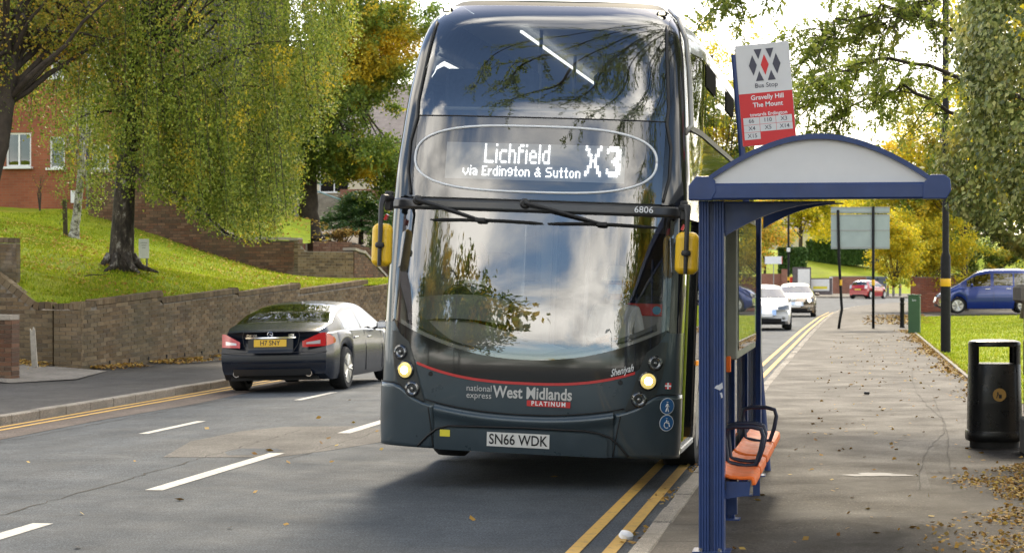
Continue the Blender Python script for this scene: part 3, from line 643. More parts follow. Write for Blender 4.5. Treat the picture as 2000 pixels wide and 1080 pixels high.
def fpanel(name, xl, xr, zb, zt, mt, off=0., nx=24, nz=10, parent=bus, rim=0.):
    """panel of the front skin; xl,xr functions of t (0..1), zb,zt functions of x"""
    f = lambda v: v if callable(v) else (lambda q: v)
    xl, xr, zb, zt = f(xl), f(xr), f(zb), f(zt)
    def fn(s, t):
        a, b_ = xl(t), xr(t); w = 1.2601
        sa, sb = math.asin(max(-1, min(1, a/w))), math.asin(max(-1, min(1, b_/w))); x = w*math.sin(sa+(sb-sa)*s)
        z = zb(x)+(zt(x)-zb(x))*t; return S(x, z, off)
    mb = MB().grid(fn, nx, nz)
    o = mb.build(name, mt, parent, smooth=True)
    if rim:
        m_ = o.modifiers.new('solid', 'SOLIDIFY'); m_.thickness = rim; m_.offset = -1
    # outward normals
    me = o.data; k = me.polygons[len(me.polygons)//2]
    if k.normal.y > 0: me.flip_normals()
    return o
def fline(name, pts, w, mt, off=.006, parent=bus, n=6, thick=None):
    P_ = []
    for (a, b_), (c, d) in zip(pts[:-1], pts[1:]):
        for k in range(n): P_.append(S(a+(c-a)*k/n, b_+(d-b_)*k/n, off))
    P_.append(S(*pts[-1], off)); return MB().tube(P_, w, 6).build(name, mt, parent, smooth=True)
def it(xs, zs):
    return lambda x: float(np.interp(x, xs, zs))
gl_b = lambda x: 1.055+.285*(abs(x)/1.14)**2.1
rd = lambda x: .862+.13*(abs(x)/.92)**2.6
bmp_ = lambda x: .622+.085*(abs(x)/.83)**2.2
XE = 1.2599
# skins
fpanel('front_panel', -XE, XE, .30, lambda x: (gl_b(x)-.0) if abs(x) < 1.13 else 1.335+.02*(abs(x)-1.13)/.13, MT['bus_grey'], 0, 48, 20)
fpanel('windscreen_border', -1.15, 1.15, lambda x: rd(x)+.022 if abs(x) < .93 else max(rd(x)+.022, 1.0+1.6*(abs(x)-.93)), lambda x: gl_b(x)+.012, MT['bus_black'], .006, 40, 8)
fpanel('red_stripe', -.915, .905, rd, lambda x: rd(x)+.022, MT['bus_red'], .008, 40, 1)
fpanel('lower_windscreen', -1.165, 1.165, gl_b, 2.275, MT['windscreen'], .002, 48, 24)
for s in (-1, 1):
    a, b_ = sorted((s*1.16, s*XE)); fpanel('windscreen_pillar', a, b_, 1.33, 2.40, MT['bus_black'], .003, 10, 14)
    ins = it([.66, .72, .9, 1.05, 1.17, 1.25], [.825, .845, .905, .945, .99, 1.10]); outs = it([.66, .70, .76, .82, .95, 1.1, 1.25], [.835, .93, 1.02, 1.075, 1.115, 1.14, 1.15])
    zf = lambda t: .665+.59*t
    g = MB().grid(lambda u, t: S(s*(ins(zf(t))+(outs(zf(t))-ins(zf(t)))*u), zf(t), .009), 10, 14)
    hl = g.build('headlight_cluster', MT['bus_black_matt'] if False else mat('cluster_grey', (.035, .042, .044), .35, .2, .5, .3), bus, smooth=True)
    cx = ((1.06, 1.082, .053), (1.008, .936, .066), (.943, .782, .056))
    for i, (x, z, r) in enumerate(cx):
        c = S(s*x, z, .012); nrm = (S(s*x, z, .05)-S(s*x, z, 0.)).normalized(); rot = nrm.to_track_quat('Z', 'Y').to_matrix()
        def put(prof, nm, mt_, par):
            mb = MB().lathe(prof, 20); mb.v = [tuple(rot @ Vector(v)+c) for v in mb.v]; return mb.build(nm, mt_, par, smooth=35)
        lens = put([(r*.98, -.01), (r*1.0, .012), (r*.86, .016), (r*.82, .004), (r*.5, -.006), (0, -.01)], 'headlamp', MT['lamp_lens'], hl)
        put([(r*1.18, -.004), (r*1.18, .008), (r*1.0, .013), (r*1.0, -.004)], 'bezel', MT['bus_black'], hl)
        if i == 1:
            put([(r*.98, .012), (r*.96, .018), (r*.6, .024), (0, .026)], 'lit_reflector', MT['lamp_glow'], hl); put([(r*.50, .018), (r*.47, .03), (r*.25, .040), (0, .042)], 'bulb', MT['lamp_on'], hl)
        else: put([(r*.3, -.004), (r*.26, .012), (0, .016)], 'bulb', MT['lamp_lens'], hl)
    # corner bumper
    top = it([.70, .75, .83, .93, 1.05, 1.12, 1.26], [.66, .655, .672, .712, .80, .822, .822])
    a, b_ = sorted((s*.745, s*XE)); fpanel('corner_bumper', a, b_, .300, lambda x: top(abs(x)), MT['bus_grey'], .014, 18, 14, rim=.012)
    fline('seam', [(s*.748, .31), (s*.772, .48), (s*.80, .64)], .006, MT['bus_seam'], .014)
    fline('seam', [(s*1.252, .828), (s*1.12, .828), (s*1.06, .815), (s*.95, .726), (s*.84, .682)], .005, MT['bus_seam'], .012)
    c = S(s*.79, .915, .006); MB().lathe([(.018, 0), (.02, .004), (.012, .008), (0, .006)], 12, 'y', c).build('tow_cap', MT['bus_black'], bus)
# centre bumper with a soft ledge
def cb(s, t):
    x = -.742+1.484*s; zt = bmp_(x)-.012; z = .30+(zt-.30)*t; o = .016+.028*math.exp(-((zt-z-.05)/.05)**2)-.02*max(0, (t-.93)/.07)
    return S(x, z, o)
MB().grid(cb, 36, 22).build('bumper', MT['bus_grey'], bus, smooth=True)
fline('seam', [(x, bmp_(x)-.004) for x in np.linspace(-.83, .83, 15)], .006, MT['bus_seam'], .012, n=2)
INT = [(-.88, .315), (-.80, .40), (-.72, .466), (-.62, .497), (0, .512), (.52, .510), (.62, .497), (.72, .466), (.80, .40), (.87, .315)]
fline('intake_groove', INT, .009, MT['bus_seam'], .026)
def cb2(s, t):
    x = -.70+1.40*s; zt = float(np.interp(x, [p[0] for p in INT], [p[1] for p in INT]))-.02; return S(x, .30+(zt-.30)*t, .026+.006*min(1, abs(abs(x)-.36)/.05 if abs(x) < .42 else 1))
MB().grid(cb2, 40, 8).build('lower_grille_panel', MT['bus_grey'], bus, smooth=True)
def on(x0, z0, off=.034):
    return lambda u, v: S(x0+u, z0+v, off)
MB().grid(lambda s, t: S(-.29+.52*s, .352+.115*t, .040), 8, 2).build('number_plate', MT['plate_white'], bus)
text_on('plate_text', 'SN66 WDK', .118, on(-.03, .407, .0425), MT['plate_text'], bus, bold=.012, sx=.83)
MB().grid(lambda s, t: S(-.685+.085*s, .41+.055*t, .040), 2, 2).build('yellow_sticker', MT['sticker_yellow'], bus)
text_on('lettering', 'West Midlands', .135, on(.075, .792, .010), MT['bus_silver'], bus, bold=.022, sx=.80)
text_on('lettering', 'national', .072, on(-.372, .815, .010), MT['bus_silver'], bus, sx=.95); text_on('lettering', 'express', .072, on(-.372, .757, .010), MT['bus_silver'], bus, sx=.95)
MB().grid(lambda s, t: S(.03+.36*s, .69+.048*t, .010), 8, 1).build('red_badge', MT['bus_red'], bus)
text_on('lettering', 'PLATINUM', .05, on(.21, .714, .013), MT['bus_white'], bus, bold=.03, space=1.35, sx=.95)
def tilt(x0, z0, sl, off): return lambda u, v: S(x0+u, z0+v+sl*u, off)
text_on('lettering', 'Sheniyah', .083, tilt(.80, 1.012, .30, .009), MT['bus_white'], bus, bold=.012, shear=.25, sx=.62)
# wiper bar, wipers
def bar(s, t):
    x = -1.222+2.444*s; return S(x, 2.277+.092*t, .008+.026*min(1, 9*t, 9*(1-t)))
MB().grid(bar, 40, 8).build('wiper_bar', mat('bar_grey', (.035, .037, .04), .3, 0, .5, .2), bus, smooth=True)
text_on('lettering', '6806', .075, on(.905, 2.325, .0525), MT['bus_white'], bus, bold=.005)
for x0, x1, bx0, bx1 in ((-.97, -.43, -.86, .09), (-.065, .58, .13, 1.02)):
    c = S(x0, 2.345, .05); wa = MB().lathe([(.042, -.02), (.042, .015), (.026, .03), (0, .03)], 14, 'y', c)
    wa.v = [(v[0], 2*c.y-v[1], v[2]) for v in wa.v]
    wa.tube([S(x0, 2.345, .085), S((x0*2+x1)/3, 2.30, .085), S(x1, 2.197, .06)], [.018, .015, .010], 8)
    ar = wa.build('wiper', MT['bus_black_matt'], bus, smooth=40)
    MB().tube([S(bx0+(bx1-bx0)*k/10, 2.188+.012*math.sin(k/10*math.pi)-.02*(k/10)*0, .03) for k in range(11)], [.006]+[.012]*9+[.006], 6).build('blade', MT['rubber'], ar)
    MB().box(S(x1, 2.197, .05), (.09, .04, .035), ch=.008).build('blade_clip', MT['bus_black_matt'], ar)
# destination panel
fpanel('destination_glass', -1.06, 1.06, 2.385, 3.068, MT['dest_glass'], .002, 40, 14)
fpanel('destination_backing', -1.09, 1.09, 2.38, 3.07, MT['dest_back'], -.035, 40, 14)
ov = [(.965*max(-1, min(1, 1.0*math.copysign(abs(math.cos(a))**.62, math.cos(a))))*1.055-.025, 2.722+.275*math.copysign(abs(math.sin(a))**.80, math.sin(a))) for a in np.linspace(0, 2*math.pi, 97)]
fline('oval_outline', ov, .0105, MT['bus_white'], .006, n=1)
fpanel('led_screen', -.775, .74, 2.548, 2.855, MT['led_screen'], -.015, 24, 4)
G5 = {'L':'10000 10000 10000 10000 10000 10000 11111','i':'1 0 1 1 1 1 1','c':'0000 0000 0111 1000 1000 1000 0111','h':'1000 1000 1110 1001 1001 1001 1001','f':'011 100 111 100 100 100 100','e':'0000 0000 0110 1001 1111 1000 0111','l':'1 1 1 1 1 1 1','d':'0001 0001 0111 1001 1001 1001 0111','v':'00000 00000 10001 10001 10001 01010 00100','a':'0000 0000 1110 0001 0111 1001 0111','E':'1111 1000 1000 1110 1000 1000 1111','r':'000 000 101 110 100 100 100','n':'0000 0000 1110 1001 1001 1001 1001','g':'0000 0110 1001 1001 0111 0001 0110','t':'010 010 111 010 010 010 011','o':'0000 0000 0110 1001 1001 1001 0110','&':'00100 01010 00100 01010 10101 10010 01101','S':'01111 10000 10000 01110 00001 00001 11110','u':'0000 0000 1001 1001 1001 1001 0111',' ':'00 00 00 00 00 00 00','X':'1000001 1100011 0100010 0110110 0010100 0011100 0010100 0110110 0100010 1100011 1000001','3':'011110 111111 100011 000011 000111 001110 000111 000011 100011 111111 011110'}
def led(s, x0, z0, px, pz, dot, gap=1, nm='led_text'):
    V = []; F = []; cx = x0
    for ch in s:
        rows = G5[ch].split(); w = len(rows[0])
        for j, r in enumerate(rows):
            for i, q in enumerate(r):
                if q == '1':
                    x, z = cx+i*px, z0-j*pz; b0 = len(V)
                    V += [S(x+dx*dot*px/2, z+dz*dot*pz/2, -.009) for dx, dz in ((-1, -1), (1, -1), (1, 1), (-1, 1))]; F.append((b0, b0+1, b0+2, b0+3))
        cx += (w+gap)*px
    MB().add(V, F).build(nm, MT['led_dot'], bus); return cx
led('Lichfield', -.435, 2.838, .0158, .0235, .74); led('via Erdington & Sutton', -.615, 2.655, .01035, .0118, .74); led('X3', .415, 2.845, .0198, .0238, .74, 2)
# upper windscreen and its frame
ul = lambda t: 1.05-.05*t**1.5
fpanel('upper_windscreen', lambda t: -ul(t), lambda t: ul(t), 3.075, 4.07, MT['upper_windscreen'], .002, 44, 24)
fline('seam', [(x, 3.072) for x in np.linspace(-1.05, 1.05, 12)], .006, MT['bus_seam'], .004, n=2)
for s in (-1, 1):
    g = MB().grid(lambda u, t: S(s*((ul((3.075 if 2.38+1.62*t < 3.075 else 2.38+1.62*t)-3.075 and max(0, (2.38+1.62*t-3.075)/.91)))*(1-u)+bW(2.38+1.62*t)*.9999*u), 2.38+1.62*t, .004), 10, 30)
    g.build('upper_pillar', MT['bus_black'], bus, smooth=True)
    fline('pillar_trim', [(s*1.06, 2.40), (s*1.10, 2.6), (s*1.10, 2.85), (s*1.055, 3.05), (s*1.06, 3.2), (s*1.03, 3.5), (s*.99, 3.9)], .012, MT['bus_black_matt'], .01)
    c = S(s*.93, 4.02, .01); MB().box(c, (.09, .05, .035), ch=.01).build('roof_lamp', MT['bus_black_matt'], bus); MB().box(c+Vector((0, -.028, 0)), (.05, .012, .02), ch=.003).build('roof_lamp_lens', MT['cap_light'], bus)
fpanel('front_dome', -1.03, 1.03, 4.065, 4.13, mat('roof_grey', (.018, .022, .026), .6, 0, .2), .001, 40, 8)
# sides
BLEN = 10.7
WS_ = [(0, 1.23), (.4, 1.26), (2.6, 1.258), (3.7, 1.235), (3.85, 1.215), (4.0, 1.12), (4.08, 1.02), (4.13, .90)]
def wS(z): return float(np.interp(z, [p[0] for p in WS_], [p[1] for p in WS_]))
def sX(y, z):
    t = max(0., min(1., (y-bR(z)-BUSR)/1.0)); t = t*t*(3-2*t); return bW(z)*(1-t)+wS(z)*t
def sp(name, s, y0, y1, zb, zt, mt, off=0., ny=20, nz=6, parent=bus):
    fz = lambda v: v if callable(v) else (lambda y: v)
    zb, zt = fz(zb), fz(zt)
    def fn(u, t):
        y = y0+(y1-y0)*u; z = zb(y)+(zt(y)-zb(y))*t; yy = max(y, bR(z)+BUSR-.004); return Vector((s*(sX(yy, z)+off), yy, z))
    o = MB().grid(fn, ny, nz).build(name, mt, parent, smooth=True)
    k = o.data.polygons[0]
    if k.normal.x*s < 0: o.data.flip_normals()
    return o
def arch(y, y0=2.72, y1=8.75, r=.56):
    z = .34
    for c in (y0, y1):
        if abs(y-c) < r: z = max(z, .48+math.sqrt(r*r-(y-c)**2)*.98)
    return z
DR0, DR1 = .56, 1.86
for s in (-1, 1):
    if s > 0:
        sp('corner_post', s, .40, DR0, .30, 2.4, MT['bus_grey'], 0, 3, 16)
        sp('door_header', s, DR0, DR1, 2.28, 2.42, MT['bus_black'], 0, 8, 2)
        sp('lower_side', s, DR1, BLEN, arch, 1.05, MT['side_panel'], 0, 160, 6)  # pale beige: reflected light painted into the colour of the grey side
        sp('lower_window', s, DR1, BLEN, 1.05, 2.2, MT['bus_side_glass'], -.004, 30, 4)
        sp('side_band', s, DR1, BLEN, 2.2, 2.42, MT['bus_grey'], 0, 30, 2)
    else:
        sp('lower_side', s, .40, BLEN, arch, 1.12, MT['bus_grey'], 0, 160, 6)
        sp('lower_window', s, .62, BLEN-.9, 1.12, 2.2, MT['bus_side_glass'], -.004, 30, 4)
        sp('rear_quarter', s, BLEN-.9, BLEN, 1.12, 2.2, MT['bus_grey'], 0, 4, 4); sp('side_band', s, .40, BLEN, 2.2, 2.42, MT['bus_grey'], 0, 30, 2); sp('corner_post', s, .40, .64, 1.1, 2.22, MT['bus_grey'], .004, 3, 8)
        for y in (1.45, 2.3, 3.8, 5.3, 6.8, 8.3): sp('window_pillar', s, y, y+.07, 1.12, 2.2, MT['bus_black'], .002, 1, 6)
    sp('middle_side', s, .40, BLEN, 2.42, 3.05, MT['dark_glass'] if s > 0 else MT['bus_grey'], 0, 40, 6)
    sp('upper_window', s, .62, BLEN, 3.07, 3.74, MT['bus_side_glass'], -.003, 30, 8)
    sp('window_rail', s, .5, BLEN, 3.035, 3.085, MT['bus_black_matt'], .012, 40, 2)
    sp('cove_panel', s, .7, BLEN, 3.74, 4.125, MT['bus_grey'], 0, 30, 10)
    sp('quarter_panel', s, .5, 1.02, 3.05, 3.76, MT['bus_black'], .003, 4, 8)
    for y in [1.95+1.42*i for i in range(7)]:
        sp('window_pillar', s, y, y+.07, 3.07, 3.76, MT['matt_black'], .012, 1, 6)
    for i in (0, 2, 4): sp('hopper_vent', s, 2.02+1.42*i+.06, 3.3+1.42*i, 3.52, 3.735, MT['matt_black'], .008, 4, 3)
    # handrail-like drip tube beside the top deck corner
    pts = [Vector((s*(bW(z)+.035), bR(z)+BUSR-.12, z)) for z in (3.0, 3.06, 3.2, 3.5, 3.8, 4.0, 4.1)]; pts[0] = Vector((s*(bW(3.0)-.02), bR(3.0)+BUSR-.14, 2.99))
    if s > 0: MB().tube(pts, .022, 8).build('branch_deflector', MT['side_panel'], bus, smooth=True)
roof = MB().grid(lambda u, t: Vector(((u*2-1)*.905, .93+BUSR*(1-(1-min(.999,abs(u*2-1))**3)**(1/3))*(1-t)+(BLEN-.93)*t, 4.125+.04*(1-(u*2-1)**2)*min(1,t*12))), 24, 40).build('roof', MT['roof_grey'], bus, smooth=True)
MB().grid(lambda u, t: Vector(((u*2-1)*(wS(.35+3.78*t)+.004), BLEN, .35+3.78*t)), 4, 20).build('rear_panel', MT['bus_grey'], bus)
MB().box((0, BLEN/2+.4, 2.36), (2.44, BLEN-1.0, .1)).build('upper_floor', MT['int_grey'], bus); MB().box((0, BLEN/2+.3, .31), (2.4, BLEN-.7, .08)).build('lower_floor', MT['int_dark'], bus)
MB().grid(lambda u, t: Vector(((u*2-1)*.98, .95+(BLEN-1.1)*t, 3.98+.05*(1-(u*2-1)**2))), 8, 2).build('ceiling', mat('ceiling_white', (.72, .72, .70), .7), bus)
for x in (-.43,): MB().box((x, 4.9, 3.955), (.022, 6.2, .02)).build('strip_lamp', MT['strip_light'], bus)
MB().grid(lambda u, t: S(-1.0+2.0*u, 2.40+.67*t, -.06), 16, 3).build('destination_box', MT['int_dark'], bus)
# upper deck seats and rails
sm = MB().box((0, .22, .42), (.86, .45, .12), ch=.03).box((0, .46, .82), (.86, .1, .75), ch=.04).box((0, .25, .18), (.5, .3, .36))
first = None
for y in [1.35+.78*i for i in range(10)]:
    for x in (-.68, .68):
        if first is None: first = sm.build('passenger_seat', MT['seat_cloth'], bus); o = first
        else: o = link('passenger_seat', first.data, bus)
        o.location = (x, y, 2.41)
MB().tube([S(-.95+.1*i, 3.17, -.10) for i in range(20)], .016, 8).build('front_rail', MT['int_light'], bus)
for x, y in ((-.26, 1.9), (.24, 2.6), (-.26, 4.2), (.24, 5.0)): MB().tube([(x, y, 2.41), (x, y, 3.98)], .017, 8).build('grab_pole', MT['int_light'], bus)
# cab and lower deck
MB().add([S(x, z, -.06) for x in (-1.08, -.55, 0, .5) for z in (1.06+.1*abs(x),)]+[(-1.12, .62, 1.40), (-.6, .56, 1.36), (0, .5, 1.22), (.5, .5, 1.10)], [(0, 1, 5, 4), (1, 2, 6, 5), (2, 3, 7, 6)]).build('dash_shelf', MT['int_light'], bus)
fpanel('windscreen_sill', -1.1, 1.1, lambda x: gl_b(x)-.03, lambda x: gl_b(x)+.04, MT['int_light'], -.03, 30, 2)
def sill(s, t):
    x = -1.08+2.16*s; p = S(x, gl_b(x)+.015, -.03); return Vector((p.x*(1-.05*t), p.y+.42*t, p.z+.07*t))
MB().grid(sill, 30, 5).build('dashboard_top', MT['dash_grey'], bus, smooth=True)
fline('sill_gap', [(x, gl_b(x)+.055) for x in np.linspace(-1.05, 1.05, 14)], .008, MT['int_dark'], -.05, n=2)
MB().grid(lambda s, t: Vector((-1.06+.80*s, .55+.10*math.sin(math.pi*s)*-1+.12*t, 1.33+.20*t+.04*math.sin(math.pi*s))), 16, 6).build('instrument_hood', MT['dash_grey'], bus, smooth=True)
MB().grid(lambda s, t: Vector((-1.06+.80*s, .67+.3*t-.10*math.sin(math.pi*s), 1.53+.04*math.sin(math.pi*s))), 16, 3).build('instrument_top', MT['int_grey'], bus, smooth=True)
w = MB().tube([(-.64+.22*math.cos(a), .82+.13*math.sin(a), 1.55+.17*math.sin(a)*.6) for a in np.linspace(0, 2*math.pi, 29)], .016, 8, caps=False); w.tube([(-.84, .82, 1.55), (-.44, .82, 1.55)], .014, 6); w.build('steering_wheel', MT['bus_black_matt'], bus, smooth=True)
MB().box((-.62, 1.38, 1.45), (.52, .12, 1.0), ch=.04).box((-.62, 1.2, .95), (.52, .5, .14), ch=.04).build('driver_seat', MT['int_dark'], bus)
MB().box((-.12, 1.0, 1.05), (.03, 1.0, 1.3)).build('cab_door', MT['int_grey'], bus); MB().box((-.12, 1.0, 1.95), (.012, .9, .5)).build('assault_screen', MT['bus_side_glass'], bus)
MB().box((-.62, 1.62, 1.35), (1.15, .04, 1.95)).build('cab_bulkhead', MT['int_grey'], bus)
for x, y in ((.28, 1.6), (.5, 2.0), (-.1, 2.2), (.95, 1.95)): MB().tube([(x, y, .35), (x, y, 2.31)], .018, 8).build('grab_pole', MT['int_grey'], bus)
MB().box((.86, 2.05, 1.05), (.7, .04, .75)).build('stair_panel', MT['int_light'], bus); MB().box((.78, 2.02, 1.48), (.34, .012, .11)).build('red_notice', MT['sticker_red'], bus); MB().box((.52, 2.02, 1.30), (.28, .012, .07)).build('black_notice', MT['int_dark'], bus)
MB().lathe([(0, 0), (.035, 0), (.035, .006), (0, .006)], 16, 'y', S(1.06, 1.515, -.02)).build('round_sticker', MT['sticker_cyan'], bus)
for y in (3.0, 3.8, 4.6, 5.4):
    for x in (-.72, .72): o = link('passenger_seat', first.data, bus); o.location = (x, y, .36)
MB().grid(lambda u, t: S(-1.02+.03*u, 1.42+.8*t, -.10), 1, 4).build('cab_window_bar', MT['int_dark'], bus)
# open doorway on the nearside: leaves folded back, silver step edge
for y in (DR0+.03, DR1-.05):
    MB().box((1.17, y+.03, 1.31), (.16, .05, 1.92), ch=.01).build('door_leaf', MT['bus_black'], bus)
MB().tube([(1.262, DR0+.012, .42), (1.265, DR0+.012, 1.4), (1.258, DR0+.012, 2.26)], .016, 8).build('door_edge_strip', MT['lime'], bus)
MB().box((1.235, (DR0+DR1)/2, .335), (.06, DR1-DR0-.06, .05), ch=.008).build('step_edge', MT['bus_silver'], bus); MB().box((1.15, (DR0+DR1)/2, .352), (.12, DR1-DR0-.08, .02)).build('step_tread', MT['step_yellow'], bus)
MB().box((1.268, 1.95, 1.02), (.02, .10, .045), ch=.006).build('side_marker', MT['amber'], bus)
# stickers by the door
for z, r in ((.735, .068), (.598, .068)):
    c = S(1.158, z, .022); nrm = (S(1.158, z, .06)-S(1.158, z, 0)).normalized(); rot = nrm.to_track_quat('Z', 'Y').to_matrix()
    def disc(r0, h, nm, mt_, par=bus):
        mb = MB().lathe([(0, h), (r0, h), (r0, h-.002)], 24, full=False); mb.v = [tuple(rot @ Vector(v)+c) for v in mb.v]; return mb.build(nm, mt_, par)
    d0 = disc(r, .0, 'blue_sign', MT['bus_white']); disc(r*.92, .002, 'blue_face', MT['sign_blue'], d0)
    pic = MB()
    def seg(a, b_, w_):
        pic.tube([rot @ Vector((a[0], a[1], .0045))+c, rot @ Vector((b_[0], b_[1], .0045))+c], w_, 5)
    # picture axes: x right, y up in the sign's own frame
    X_ = rot.transposed() @ Vector((1, .3, 0)); Z_ = rot.transposed() @ Vector((0, 0, 1))
    def q(u, v): 
        p = X_.normalized()*u+Z_*v; return (p.x, p.y)
    if z > .7:
        seg(q(0, .033), q(0, .038), .009); seg(q(0, .022), q(0, -.005), .008); seg(q(0, -.005), q(-.014, -.045), .005); seg(q(0, -.005), q(.014, -.045), .005); seg(q(0, .02), q(.018, -.005), .004); seg(q(0, .02), q(-.018, -.005), .004)
    else:
        seg(q(-.004, .036), q(-.004, .041), .008); seg(q(-.004, .026), q(-.002, .0), .005); seg(q(-.002, .0), q(.02, .0), .005); seg(q(.02, 0), q(.028, -.03), .005); seg(q(-.004, .014), q(.016, .012), .004)
        for k in range(9):
            a0, a1 = R_(80+k*25), R_(105+k*25); seg(q(.0+.026*math.cos(a0), -.016+.026*math.sin(a0)), q(.0+.026*math.cos(a1), -.016+.026*math.sin(a1)), .004)
    pic.build('pictogram', MT['bus_white'], d0)
c = S(1.165, .90, .01); MB().box(c, (.05, .006, .05)).build('red_emblem', MT['sticker_red'], bus); MB().box(c+Vector((0, -.004, 0)), (.052, .004, .012)).box(c+Vector((0, -.004, 0)), (.012, .005, .052)).build('emblem_cross', MT['bus_white'], bus)
# mirrors on their arms
def mirror(s, x, zc, w_, h_, y):
    arm = MB().tube([(s*1.22, .22, 2.36), (s*(abs(x)-.005), y+.05, 2.36), (x, y, 2.30), (x, y, zc-.17)], [.03, .03, .022, .016], 8)
    arm.lathe([(.0, -.03), (.034, -.02), (.04, 0), (.034, .02), (0, .03)], 12, 'z', (x, y-.01, zc-.0)); arm.box((s*1.24, .22, 2.34), (.06, .09, .16), ch=.01)
    a = arm.build('mirror_arm', MT['bus_black_matt'], bus, smooth=40)
    m_ = MB().box((x, y+.09, zc), (w_, .13, h_), ch=.035).build('mirror_housing', MT['mirror_yellow'], a, bevel=.02)
    MB().box((x, y+.158, zc), (w_*.8, .01, h_*.85)).build('mirror_glass', MT['chrome'], m_)
mirror(-1, -1.26, 1.965, .17, .36, .02); mirror(1, 1.285, 1.99, .19, .345, .05)
for s in (-1, 1): MB().box((s*1.245, .16, 2.20), (.02, .06, .05), rot=Matrix.Rotation(.4, 3, 'Y')).build('red_flash', MT['bus_red'], bus)
# wheels and underside
mat('tyre', (.016, .016, .016), .8, var=.25, vs=12); mat('bus_rim', (.42, .42, .42), .35, .7)
def wheel(parent, x, y, r, w_, side, rimr, mt, spokes=0, nut=True):
    t = MB().lathe([(rimr, -w_/2), (r-.03, -w_/2), (r-.005, -w_/2+.03), (r, -w_/4), (r, w_/4), (r-.005, w_/2-.03), (r-.03, w_/2), (rimr, w_/2)], 36, 'x', full=False)
    wh = t.build('wheel', MT['tyre'], parent, smooth=35); wh.location = (x, y, r)
    k = side*w_/2
    rm = MB().lathe([(rimr+.004, k*.96), (rimr-.02, k*.9), (rimr-.035, k*.4), (rimr*.55, k*.35 if spokes == 0 else k*.1), (0, k*.45 if spokes == 0 else k*.1)], 30, 'x')
    if spokes:
        for i in range(spokes):
            a = 2*math.pi*i/spokes; ca, sa = math.cos(a), math.sin(a)
            for d in (-.13, .13):
                rm.tube([(k*.78, .05*ca, .05*sa), (k*.86, rimr*.55*math.cos(a+d*.7), rimr*.55*math.sin(a+d*.7)), (k*.88, (rimr-.015)*math.cos(a+d), (rimr-.015)*math.sin(a+d))], [rimr*.13, rimr*.11, rimr*.12], 6)
        rm.lathe([(.07, k*.5), (.065, k*.9), (0, k*.94)], 14, 'x')
    elif nut:
        for i in range(10):
            a = 2*math.pi*i/10; rm.lathe([(.018, k*.4), (.018, k*.62), (0, k*.68)], 6, 'x', (0, rimr*.55*math.cos(a), rimr*.55*math.sin(a)))
        rm.lathe([(rimr*.36, k*.4), (rimr*.33, k*.9), (0, k*1.0)], 16, 'x')
    rm.build('rim', mt, wh, smooth=35); return wh
for y in (2.72, 8.75):
    for s in (-1, 1): wheel(bus, s*1.09, y, .48, .30, s, .29, MT['bus_rim'])
wb = MB()
for y in (2.72, 8.75):
    for s in (-1, 1): wb.grid(lambda u, t: Vector((s*(.75+.5*t), y+.56*math.cos(math.pi*u), .48+.56*math.sin(math.pi*u))), 14, 1)
wb.build('wheel_arch_liner', MT['int_dark'], bus); MB().box((0, BLEN/2+.2, .30), (2.2, BLEN-.9, .05)).box((0, 1.2, .33), (1.7, 1.6, .12)).build('underframe', MT['int_dark'], bus)
# ---------------------------------------------------------------- cars (local: y forward from the rear bumper, z up)
def I(T_, y): return float(np.interp(y, [p[0] for p in T_], [p[1] for p in T_]))
def smoothfn(T_, k=.12):
    ys_ = np.linspace(T_[0][0], T_[-1][0], 400); v = np.interp(ys_, [p[0] for p in T_], [p[1] for p in T_]); m_ = max(3, int(k/(ys_[1]-ys_[0]))|1); h = np.hanning(m_+2)[1:-1]; h /= h.sum()
    vv = np.convolve(np.pad(v, m_//2, mode='edge'), h, 'valid'); return lambda y: float(np.interp(y, ys_, vv))
glass('car_glass', (.30, .33, .33), .14); mat('tail_red', (.5, .012, .012), .15, 0, .5, .8); mat('tail_clear', (.62, .55, .54), .12, .3, .5, .8); mat('alloy', (.55, .54, .52), .3, .9); mat('car_black', (.012, .012, .013), .4); mat('plate_yellow', (.72, .44, .02), .4); mat('car_chrome', (.7, .7, .72), .12, 1.); mat('car_interior', (.02, .02, .021), .85)
